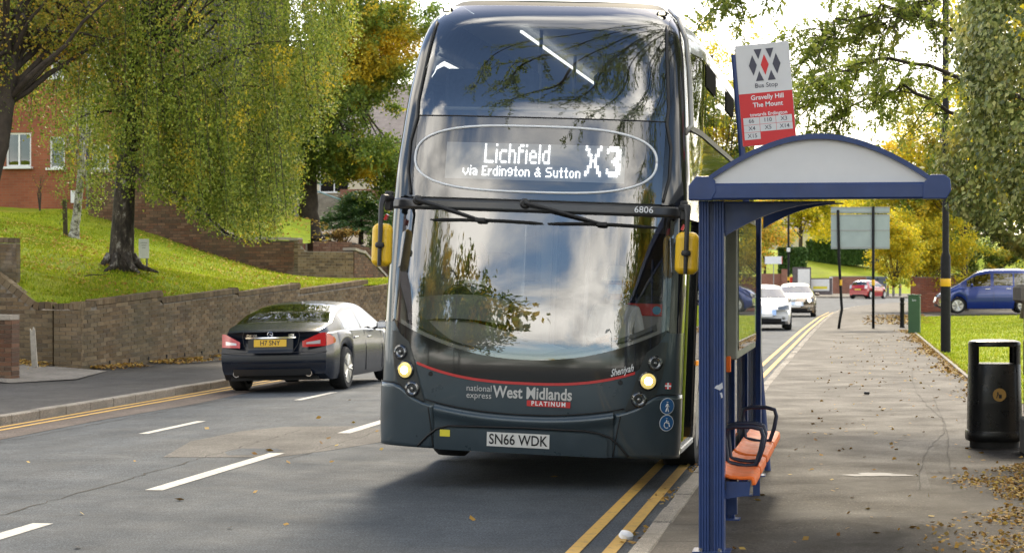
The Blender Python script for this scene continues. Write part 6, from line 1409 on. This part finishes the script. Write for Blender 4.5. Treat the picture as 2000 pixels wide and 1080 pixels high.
# boughs high over the footway and road, seen in the bus glass
for e in ((1.2, 12, 6.4), (-.6, 10, 7.2), (2.4, 9, 6.6), (-2.2, 13, 8.0), (.6, 15, 7.6), (3.0, 14, 6.0), (-1.2, 7.5, 7.6), (1.5, 6, 7.0), (-3.4, 10.5, 8.6), (2.8, 11.5, 7.4), (.2, 9, 8.4), (-4.6, 12, 8.2), (-5.4, 9, 8.8), (-3.0, 8, 8.0), (-1.8, 11, 9.2), (-6.2, 11, 9.6), (-.4, 12.5, 8.8), (1.0, 8, 9.0)):
    s = np.array(tz(rng.uniform(5, 7.5))); e = np.array(e); m_ = (s+e)/2+np.array([0, 0, 1.0]); bough([s, m_, e+(m_-e)*.3, e], .05, 34, (.5, 1.5), .11)
mb.build('trunk', MT['bark_dark'], ro, smooth=True)
PL = np.array(PL)-np.array(b0); np_mesh('crown', leafquads(PL, .060, np.array(AL), .25, .5), 4, MT['rowan_leaf'], ro)
# --- ivy-clad hedge at the right edge
iv = empty('ivy_hedge', (2.63, 20.6, .1), 0, 'tall ivy covered tree stump hedge filling the right edge', 'hedge'); 
def ivy_surface(n):
    # rounded column with bulges: a lumpy wall facing the pavement and the camera
    z = 1.45+rng.random(n)*5.6; a = rng.uniform(math.pi*.75, math.pi*1.85, n)
    edge = np.interp(z-.1, [1.3, 1.6, 1.75, 1.95, 2.2, 2.6, 3.2, 3.8, 4.6, 7], [.55, .62, .80, 1.12, 1.34, 1.45, 1.52, 1.48, 1.40, 1.1])
    lump = .12*np.sin(a*5+z*2.1)+.10*np.sin(z*4.3+a*3)+.07*np.sin(z*9+a*11)+.04*np.sin(z*17-a*19); r = edge+lump
    x = r*np.cos(a)*1.12; y = r*np.sin(a)*1.25; return np.stack([x, y, z-.1], 1), np.stack([np.cos(a), np.sin(a), .25+0*a], 1)
P_, Nn = ivy_surface(95000); P_ += Nn*rng.normal(0, .075, (len(P_), 1))
V = leafquads(P_, .05, np.stack([Nn[:, 0]*.3, Nn[:, 1]*.3, -np.ones(len(P_))], 1), .55, .85, Nn)
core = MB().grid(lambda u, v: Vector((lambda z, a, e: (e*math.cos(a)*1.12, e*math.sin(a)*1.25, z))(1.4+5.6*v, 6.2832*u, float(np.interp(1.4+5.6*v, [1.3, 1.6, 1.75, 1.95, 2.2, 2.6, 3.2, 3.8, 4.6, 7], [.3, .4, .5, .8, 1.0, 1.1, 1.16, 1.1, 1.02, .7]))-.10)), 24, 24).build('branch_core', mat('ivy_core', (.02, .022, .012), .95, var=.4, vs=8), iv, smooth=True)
np_mesh('foliage', V, 4, MT['ivy_leaf'], iv)
mb = MB()
for k in range(9):
    x = -.5+.13*k; l = rng.uniform(.1, .5); mb.tube([(x, -.95, 1.6), (x-.03, -1.0, 1.6-l*.5), (x-.05+.05*rng.normal(), -1.0, 1.55-l)], .004, 4, caps=False)
mb.tube([(0, 0, 0), (.05, 0, .8), (0, 0, 1.6)], [.28, .24, .3], 10)
mb.build('trailing_stems', MT['twig'], iv)
dv = leafquads(np.array([(-.65+.12*k+rng.normal()*.03, -1.0, 1.5-rng.random()*.35) for k in range(9) for _ in range(5)]), .06, (0, 0, -1), .5, .8); tag(np_mesh('trailing_leaves', dv, 4, MT['ivy_leaf'], iv), kind='stuff')
# --- yellow trees and ivy mass beyond the lawn
backtree('golden_tree', 'golden yellow tree rising behind the shelter roof', 1790, 103, 6.1, (3.5, 3, 3.9), 90, 240, .15, MT['yellow_leaf'], .62)
backtree('green_tree', 'green and yellow tree behind the lamp post at right', 1880, 100, 7.0, (3.6, 3, 4.4), 80, 210, .16, MT['autumn_leaf'], .6)
x, y = at2(1840, 97); bush('yellow_ivy_mass', 'yellow green ivy spilling over the red brick wall', (x-.6, y+.6, 3.1), (2.9, 1.0, 1.75), 70, .42, 260, .12, MT['yellow_leaf'], 'ivy')
x, y = at2(1735, 88); bush('leafy_overhang', 'bright leafy branches overhanging the pavement right of the road sign', (x+.25, y+.5, 2.7), (1.15, .9, 1.4), 36, .36, 240, .12, MT['yellow_leaf'], 'shrub')
x, y = at2(1930, 100); bush('wall_creeper', 'mixed creeper on top of the brown wall behind the van', (x, y+3, 2.6), (2.6, .8, 1.1), 40, .36, 220, .13, MT['autumn_leaf'], 'shrub')
backtree('street_tree', 'spreading tree with grey trunk above the clipped hedge', 1562, 225, 9.5, (5.5, 4, 4.6), 80, 150, .34, MT['yellow_leaf'], 1.0, zb=2.)
backtree('side_tree', 'yellow and orange tree behind the oncoming cars', 1492, 214, 6.0, (2.7, 2.6, 3.4), 46, 150, .29, MT['bush_orange'], .8)
backtree('distant_tree', 'distant green tree right of the pale house', 1680, 260, 8.0, (8, 4, 5), 80, 130, .42, MT['yellow_leaf'], 1.3, zb=3.)
for i, (px, D, s_, lm) in enumerate(((1440, 300, 1.2, 'dark_leaf'), (1760, 290, 1.3, 'autumn_leaf'), (1600, 330, 1.2, 'dark_leaf'), (1900, 240, 1.2, 'dark_leaf'), (2012, 78, 1.15, 'yellow_leaf'))):
    backtree('background_tree', ('distant tree above the oncoming white car', 'distant tree over the far bollards', 'farthest tree behind the pale house roof', 'distant dark tree behind the green and yellow tree', 'tree beyond the ivy at the right edge')[i], px, D, 8*s_, (8*s_ if D > 100 else 3.2, 4, 6*s_), 70, 120, .45 if D > 100 else .22, MT[lm], 1.5 if D > 100 else .9)
def hedge(name, label, px0, px1, D, z0, z1, n, size, depth=1.6, D1=None):
    x0, y0 = at2(px0, D); x1, y1 = at2(px1, D1 or D); ln__ = math.hypot(x1-x0, y1-y0); o = empty(name, ((x0+x1)/2, (y0+y1)/2, z0), math.atan2(y1-y0, x1-x0), label, 'hedge')
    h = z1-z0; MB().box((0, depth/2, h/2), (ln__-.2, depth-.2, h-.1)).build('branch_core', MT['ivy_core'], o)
    f = rng.random(n); P_ = np.stack([rng.uniform(-ln__/2, ln__/2, n), np.where(f < .7, 0, rng.random(n)*depth), np.where(f < .7, rng.random(n)*h, h)], 1)+rng.normal(0, .07, (n, 3)); np_mesh('foliage', leafquads(P_, size), 4, MT['hedge_leaf'], o)
hedge('clipped_hedge', 'square clipped dark hedge block beyond the distant lamp post', 1521, 1575, 214, 2.0, 4.5, 7000, .20)
hedge('long_hedge', 'long dark hedge running behind the road sign', 1575, 1700, 232, 3.0, 5.6, 14000, .22, D1=225)
# ---------------------------------------------------------------- people on the bus
mat('skin_tone', (.42, .24, .16), .55); mat('hair_brown', (.14, .06, .025), .7); mat('jumper_navy', (.015, .018, .03), .9); mat('shirt_white', (.75, .75, .74), .8); mat('tie_blue', (.02, .07, .16), .6); mat('coat_pale', (.42, .43, .43), .85, var=.1); mat('hat_pale', (.60, .56, .46), .85, var=.1); mat('mask_white', (.70, .72, .73), .8); mat('trouser_dark', (.02, .02, .022), .9); mat('eye_dark', (.02, .015, .012), .3)
def person(name, label, loc, J, E, col, head):
    """J: joint -> (pos, radius); E: edges; one skinned surface; col(p) -> material index"""
    names = list(J); me = bpy.data.meshes.new(name); me.from_pydata([J[k][0] for k in names], [(names.index(a), names.index(b_)) for a, b_ in E], [])
    o = bpy.data.objects.new(name, me); C.objects.link(o); m_ = o.modifiers.new('skin', 'SKIN'); m_.use_smooth_shade = True
    sv = me.skin_vertices[0].data if me.skin_vertices else None
    if sv is None:
        bpy.context.view_layer.objects.active = o
        bm = bmesh.new(); bm.from_mesh(me); bm.verts.layers.skin.verify(); bm.to_mesh(me); bm.free(); sv = me.skin_vertices[0].data
    for i, k in enumerate(names): sv[i].radius = (J[k][1],)*2 if not isinstance(J[k][1], tuple) else J[k][1]; sv[i].use_root = (i == 0)
    s = o.modifiers.new('sub', 'SUBSURF'); s.levels = 2; s.render_levels = 2
    bpy.context.view_layer.update(); ev = bpy.data.meshes.new_from_object(o.evaluated_get(bpy.context.evaluated_depsgraph_get()))
    bpy.data.objects.remove(o); b2 = link(name, ev, None, [MT['skin_tone']]+[MT[k] for k in col[1]]); smooth_mesh(ev)
    for p in ev.polygons: p.material_index = col[0](p.center)
    b2.location = bus.matrix_world @ Vector(loc); b2.rotation_euler = bus.rotation_euler; tag(b2, label, 'person'); return b2
bpy.context.view_layer.update()
hz = .82
Jd = {'pelvis': ((0, .06, 0), .16), 'belly': ((0, .05, .18), (.17, .13)), 'chest': ((0, .02, .40), (.20, .13)), 'neckb': ((0, .0, .56), .075), 'neck': ((0, -.02, .63), .058), 'jaw': ((0, -.05, .70), (.068, .075)), 'head': ((0, -.03, .79), (.082, .098)), 'crown': ((0, -.01, .87), (.06, .07)),
      'shl': ((-.19, .02, .50), .075), 'ell': ((-.27, -.08, .26), .05), 'wrl': ((-.20, -.27, .36), .036), 'hal': ((-.19, -.33, .38), .035), 'shr': ((.19, .02, .50), .075), 'elr': ((.27, -.08, .26), .05), 'wrr': ((.20, -.27, .36), .036), 'har': ((.19, -.33, .38), .035),
      'hil': ((-.1, .0, -.03), .10), 'knl': ((-.13, -.42, .02), .075), 'anl': ((-.13, -.46, -.40), .05), 'fol': ((-.13, -.58, -.44), .04), 'hir': ((.1, .0, -.03), .10), 'knr': ((.13, -.42, .02), .075), 'anr': ((.13, -.46, -.40), .05), 'for': ((.13, -.58, -.44), .04), 'nose': ((0, -.145, .765), .016)}
Ed = [('pelvis', 'belly'), ('belly', 'chest'), ('chest', 'neckb'), ('neckb', 'neck'), ('neck', 'jaw'), ('jaw', 'head'), ('head', 'crown'), ('chest', 'shl'), ('shl', 'ell'), ('ell', 'wrl'), ('wrl', 'hal'), ('chest', 'shr'), ('shr', 'elr'), ('elr', 'wrr'), ('wrr', 'har'), ('pelvis', 'hil'), ('hil', 'knl'), ('knl', 'anl'), ('anl', 'fol'), ('pelvis', 'hir'), ('hir', 'knr'), ('knr', 'anr'), ('anr', 'for'), ('head', 'nose')]
def cdr(p):
    if p.z > .60: return 0
    if p.y < -.24 and .28 < p.z: return 0
    return 1 if p.z > .06 and p.y > -.30 else 2
drv = person('person', 'bus driver in dark jumper, white collar and tie behind the wheel', (-.62, 1.06, 1.10), Jd, Ed, (cdr, ['jumper_navy', 'trouser_dark']), None)
def extras(o, hat=None):
    hv = MB()
    if not hat:
        hv.grid(lambda u, v: Vector((.094*math.sin(v*1.75)*math.cos(6.2832*u), -.015+.115*math.sin(v*1.75)*math.sin(6.2832*u)+.02*v*(math.sin(6.2832*u) > 0), .80+.125*math.cos(v*1.75)+(.035*v if math.sin(6.2832*u) < 0 else -.05*v))), 20, 8); hv.build('hair', MT['hair_brown'], o, smooth=True)
    for s in (-1, 1): MB().lathe([(0, -.008), (.010, 0), (0, .008)], 8, 'y', (s*.032, -.118, .79)).build('eye', MT['eye_dark'], o)
    for s in (-1, 1): MB().lathe([(0, -.012), (.022, 0), (0, .012)], 8, 'x', (s*.088, -.01, .775)).build('ear', MT['skin_tone'], o)
    MB().box((0, -.122, .722), (.045, .008, .010)).build('mouth', mat('lips', (.3, .12, .1), .6) if 'lips' not in MT else MT['lips'], o)
def fingers(o, hands):
    for (hx, hy, hz_), s in hands:
        f = MB()
        for k in range(4): f.tube([(hx+s*.004, hy-.01, hz_+.03-.018*k), (hx-s*.02, hy-.045, hz_+.035-.018*k), (hx-s*.045, hy-.035, hz_+.03-.018*k), (hx-s*.05, hy-.01, hz_+.028-.018*k)], [.010, .0095, .009, .007], 6)
        f.tube([(hx-s*.01, hy+.02, hz_+.03), (hx-s*.04, hy+.0, hz_+.05), (hx-s*.055, hy-.02, hz_+.045)], [.012, .010, .008], 6); f.build('fingers', MT['skin_tone'], o, smooth=True)
extras(drv); fingers(drv, [((-.19, -.33, .38), -1), ((.19, -.33, .38), 1)])
MB().add([(-.085, -.055, .62), (0, -.135, .515), (-.015, -.14, .49), (-.10, -.085, .555), (.085, -.055, .62), (.015, -.14, .49), (.10, -.085, .555)], [(0, 3, 2, 1), (4, 1, 5, 6)]).build('collar', MT['shirt_white'], drv)
MB().add([(-.02, -.137, .555), (.02, -.137, .555), (.03, -.142, .525), (0, -.148, .47), (-.03, -.142, .525)], [(0, 1, 2, 3, 4)]).build('tie', MT['tie_blue'], drv); MB().add([(-.07, -.10, .60), (.07, -.10, .60), (0, -.135, .47)], [(0, 1, 2)]).build('shirt_front', MT['shirt_white'], drv)
Jp = dict(Jd); 
Jp.update({'hil': ((-.09, .05, -.05), .10), 'knl': ((-.10, .02, -.36), .07), 'anl': ((-.10, .06, -.66), .045), 'fol': ((-.10, -.06, -.70), .035), 'hir': ((.09, .05, -.05), .10), 'knr': ((.10, .02, -.36), .07), 'anr': ((.10, .06, -.66), .045), 'for': ((.10, -.06, -.70), .035), 'ell': ((-.24, .0, .24), .055), 'wrl': ((-.12, -.20, .22), .036), 'hal': ((-.08, -.25, .23), .034), 'elr': ((.24, .0, .24), .055), 'wrr': ((.12, -.20, .20), .036), 'har': ((.08, -.25, .20), .034)})
def cps(p):
    if p.z > .61: return 0
    if p.y < -.19 and .1 < p.z < .35: return 0
    return 1 if p.z > -.25 else 2
psg = person('person', 'passenger in pale coat, cream hat and face mask by the bus door', (.56, 1.55, 1.00), Jp, Ed, (cps, ['coat_pale', 'trouser_dark']), None); psg.scale = (.92, .92, .92)
extras(psg, True); fingers(psg, [((-.08, -.25, .23), -1), ((.08, -.25, .20), 1)])
MB().lathe([(.155, .80), (.15, .815), (.112, .835), (.105, .90), (.08, .94), (0, .95)], 24, 'z', (0, -.02, 0)).build('hat', MT['hat_pale'], psg, smooth=40)
MB().grid(lambda u, v: Vector((-.075+.15*u, -.085-.062*math.sin(math.pi*u)-.02*math.sin(math.pi*v), .675+.085*v)), 12, 6).build('face_mask', MT['mask_white'], psg, smooth=True)
# ---------------------------------------------------------------- fallen leaves, puddles, litter
rng = np.random.default_rng(77)
def flatleaves(P_, size, tilt_=.35): 
    n = len(P_); nm = np.array([0, 0, 1.])+rng.normal(size=(n, 3))*tilt_; return leafquads(P_+np.array([0, 0, .008]), size, rng.normal(size=(n, 3))*np.array([1, 1, .15]), .1, .7, nm)
def gz(x): return .1+.012*np.maximum(0, x+1)
def scatter(name, label, P_, size, mt): return tag(np_mesh(name, flatleaves(P_, size), 4, MT[mt]), label, 'leaves', kind='stuff')
n = 5200; y = 37+20*rng.random(n)**1.2; x = np.array([wl(q) for q in y])-.15-rng.random(n)**.9*8; m_ = (np.sin(x*1.1+y*.6)+np.sin(y*1.3-x*.4)+rng.normal(0, .8, n)) > .1; x, y = x[m_], y[m_]
scatter('fallen_leaves', 'yellow birch leaves scattered over the grass bank', np.stack([x, y, bankf(x, y)+.03], 1), .075, 'fallen_yellow')
s_ = rng.uniform(.3, 15, 3000); k = rng.random(3000)**2*.42; x = W0.x+WD.x*s_+k+.02; y = W0.y+WD.y*s_; sel = (np.sin(s_*2.2)+np.sin(s_*5.1)+rng.normal(0, .7, 3000)) > -.3
scatter('fallen_leaves', 'brown leaves drifted along the foot of the retaining wall', np.stack([x, y, .075+.012*s_*.6+(.42-k)*.12], 1)[sel], .07, 'fallen_leaves')
x = rng.uniform(-16.6, -14.3, 900); y = 36.5-rng.random(900)**2*1.3
scatter('fallen_leaves', 'orange leaves heaped in the corner by the leaning board', np.stack([x, y, .09+.09*np.maximum(0, -13.9-x)+.15*np.maximum(0, y-36)], 1), .07, 'fallen_leaves')
y = rng.uniform(26, 66, 4200); e = np.array([foot_edge(q) for q in np.maximum(y, 28.6)]); x = e+.08-np.abs(rng.normal(0, .18, 4200))*(1+.5*np.sin(y*.7)); 
scatter('fallen_leaves', 'orange leaves lining the edge of the lawn', np.stack([x, y, gz(x)+.02*rng.random(4200)], 1), .06, 'fallen_leaves')
x = rng.uniform(-.1, 2.4, 1800); y = rng.uniform(74, 92, 1800); sel = rng.random(1800) < np.clip((x+.3)/2.2, 0, 1)
scatter('fallen_leaves', 'carpet of orange leaves by the ivy covered brick wall', np.stack([x, y, gz(x)], 1)[sel], .11, 'fallen_leaves')
x = 2.0-np.abs(rng.normal(0, .62, 26000)); y = 11.2+8.3*rng.random(26000)**1.2; sel = (x > .25+.3*np.sin(y*1.7)+.12*(y-12)) & ((np.sin(x*7+y*3)+np.sin(y*5-x*4)+rng.normal(0, 1, 26000)) > -.5)
scatter('fallen_leaves', 'mulched brown leaf litter on the near right pavement', np.stack([x, y, gz(x)+.012*rng.random(26000)], 1)[sel], .034, 'fallen_leaves')
x = rng.uniform(-.8, 1.6, 520); y = rng.uniform(12.5, 60, 520)
scatter('fallen_leaves', 'odd leaves strewn about the middle of the right pavement', np.stack([x, y, gz(x)], 1), .05, 'fallen_leaves')
y = rng.uniform(12.5, 22, 420); x = np.array([kr(q) for q in y])-np.abs(rng.normal(0, .09, 420)); sel = np.sin(y*2.3) > .1
scatter('fallen_leaves', 'damp leaves in the gutter beside the shelter', np.stack([x, y, .004+0*x], 1)[sel], .045, 'fallen_leaves')
x = rng.uniform(-8, -2.2, 40); y = rng.uniform(13, 34, 40); x[0], y[0] = gnd(160, 1005).x, gnd(160, 1005).y
scatter('fallen_leaves', 'few orange leaves lying on the carriageway', np.stack([x, y, .006+0*x], 1), .07, 'fallen_leaves')
P_ = []
while len(P_) < 500:
    px, D = rng.uniform(450, 640), rng.uniform(57, 72); q = at(px, 500, D); P_.append((q.x, q.y, float(upA(q.x, q.y))+.03))
scatter('fallen_leaves', 'golden leaves on the upper garden slope', np.array(P_), .10, 'fallen_yellow')
mwet, nt, b = base('wet'); b.inputs['Base Color'].default_value = (.03, .028, .025, 1); b.inputs['Roughness'].default_value = .5; b.inputs['Specular IOR Level'].default_value = .22
def puddle(px, py, w_, h_, lab):
    c = gnd(px, py, .11); V = []
    for k in range(26):
        a = 2*math.pi*k/26; r = rng.uniform(.8, 1.1)+.25*math.sin(3*a+px); x, y = c.x+w_*r*math.cos(a), c.y+h_*r*math.sin(a); V.append((x, y, float(gz(x))+.004))
    tag(MB().add(V, [tuple(range(26))]).build('puddle', MT['wet']), lab, 'puddle')
puddle(1712, 928, .26, .16, 'shallow wet puddle in the middle of the near pavement')
c = gnd(1222, 1052, .0); o = MB().lathe([(0, .035), (.035, .035), (.045, .03), (.05, 0), (.044, 0), (.04, .026), (0, .03)], 20).build('cup_lid', MT['bus_white'], smooth=40); o.location = (c.x, c.y, .012); o.rotation_euler = (R_(24), R_(12), .4); tag(o, 'white plastic cup lid lying in the gutter by the kerb', 'litter')
c = gnd(1693, 773, .1); o = MB().box((0, 0, .02), (.07, .06, .04), rz=.5, ch=.01).build('litter_scrap', MT['bin_black']); o.location = (c.x, c.y, .12); tag(o, 'small dark scrap of litter on the pavement beyond the shelter', 'litter')
for px, py, l in ((415, 538, 'thin fallen twig on the grass left of the birch'),): pass
tw_ = MB()
c = at(165, 528, 41.5); zz_ = float(bankf(c.x, c.y)); tw_.tube([(0, 0, 0), (.12, .1, .03), (.3, .1, .02), (.42, .2, .05)], [.012, .012, .009, .004], 5).tube([(.2, .1, .03), (.3, 0, .06)], [.007, .003], 4); o = tw_.build('fallen_branch', MT['twig']); o.location = (c.x, c.y, zz_+.02); tag(o, 'thin fallen branch lying on the grass left of the birch', 'branch')
# ---------------------------------------------------------------- the street behind the camera, mirrored in the bus
src = bpy.data.objects['autumn_tree']; src2 = bpy.data.objects['broad_tree']
for i, (sr, x, y, s_, lab) in enumerate(((src2, -13.4, -15, 1.25, 'taller left roadside tree mirrored in front of the driver'), (src2, -15.6, -4, 1.05, 'nearer left roadside tree mirrored at the offside of the windscreen'), (src, 5.6, 2.5, .85, 'right roadside tree mirrored near the bus door'), (src2, 8.2, -7, 1.25, 'big right tree mirrored in the nearside glass'), (src2, 8, -26, 1.2, 'farther right tree mirrored beside the clouds'), (src2, -12, -75, .8, 'distant tree mirrored low in the windscreen'))):
    t = copy_tree(sr); t.location = (x, y, 0); t.scale = (s_,)*3; t.rotation_euler = (0, 0, 1.1*i); tag(t, lab, 'tree', 'trees behind the camera')
for x, y, r_, lab in ((-12.3, -9, R_(-60), 'street lamp mirrored among the clouds in the windscreen'), (2.4, -28, R_(0), 'farther street lamp mirrored low in the windscreen')):
    t = copy_tree(lamp_); t.location = (x, y, .1); t.rotation_euler = (0, 0, r_); tag(t, lab, 'lamp post', 'street lamps behind the camera')
hb2 = copy_tree(hs); hb2.location = (-24, 3, 0); hb2.rotation_euler = (0, 0, R_(90)); tag(hb2, 'house across the road mirrored at the edge of the windscreen', 'house')
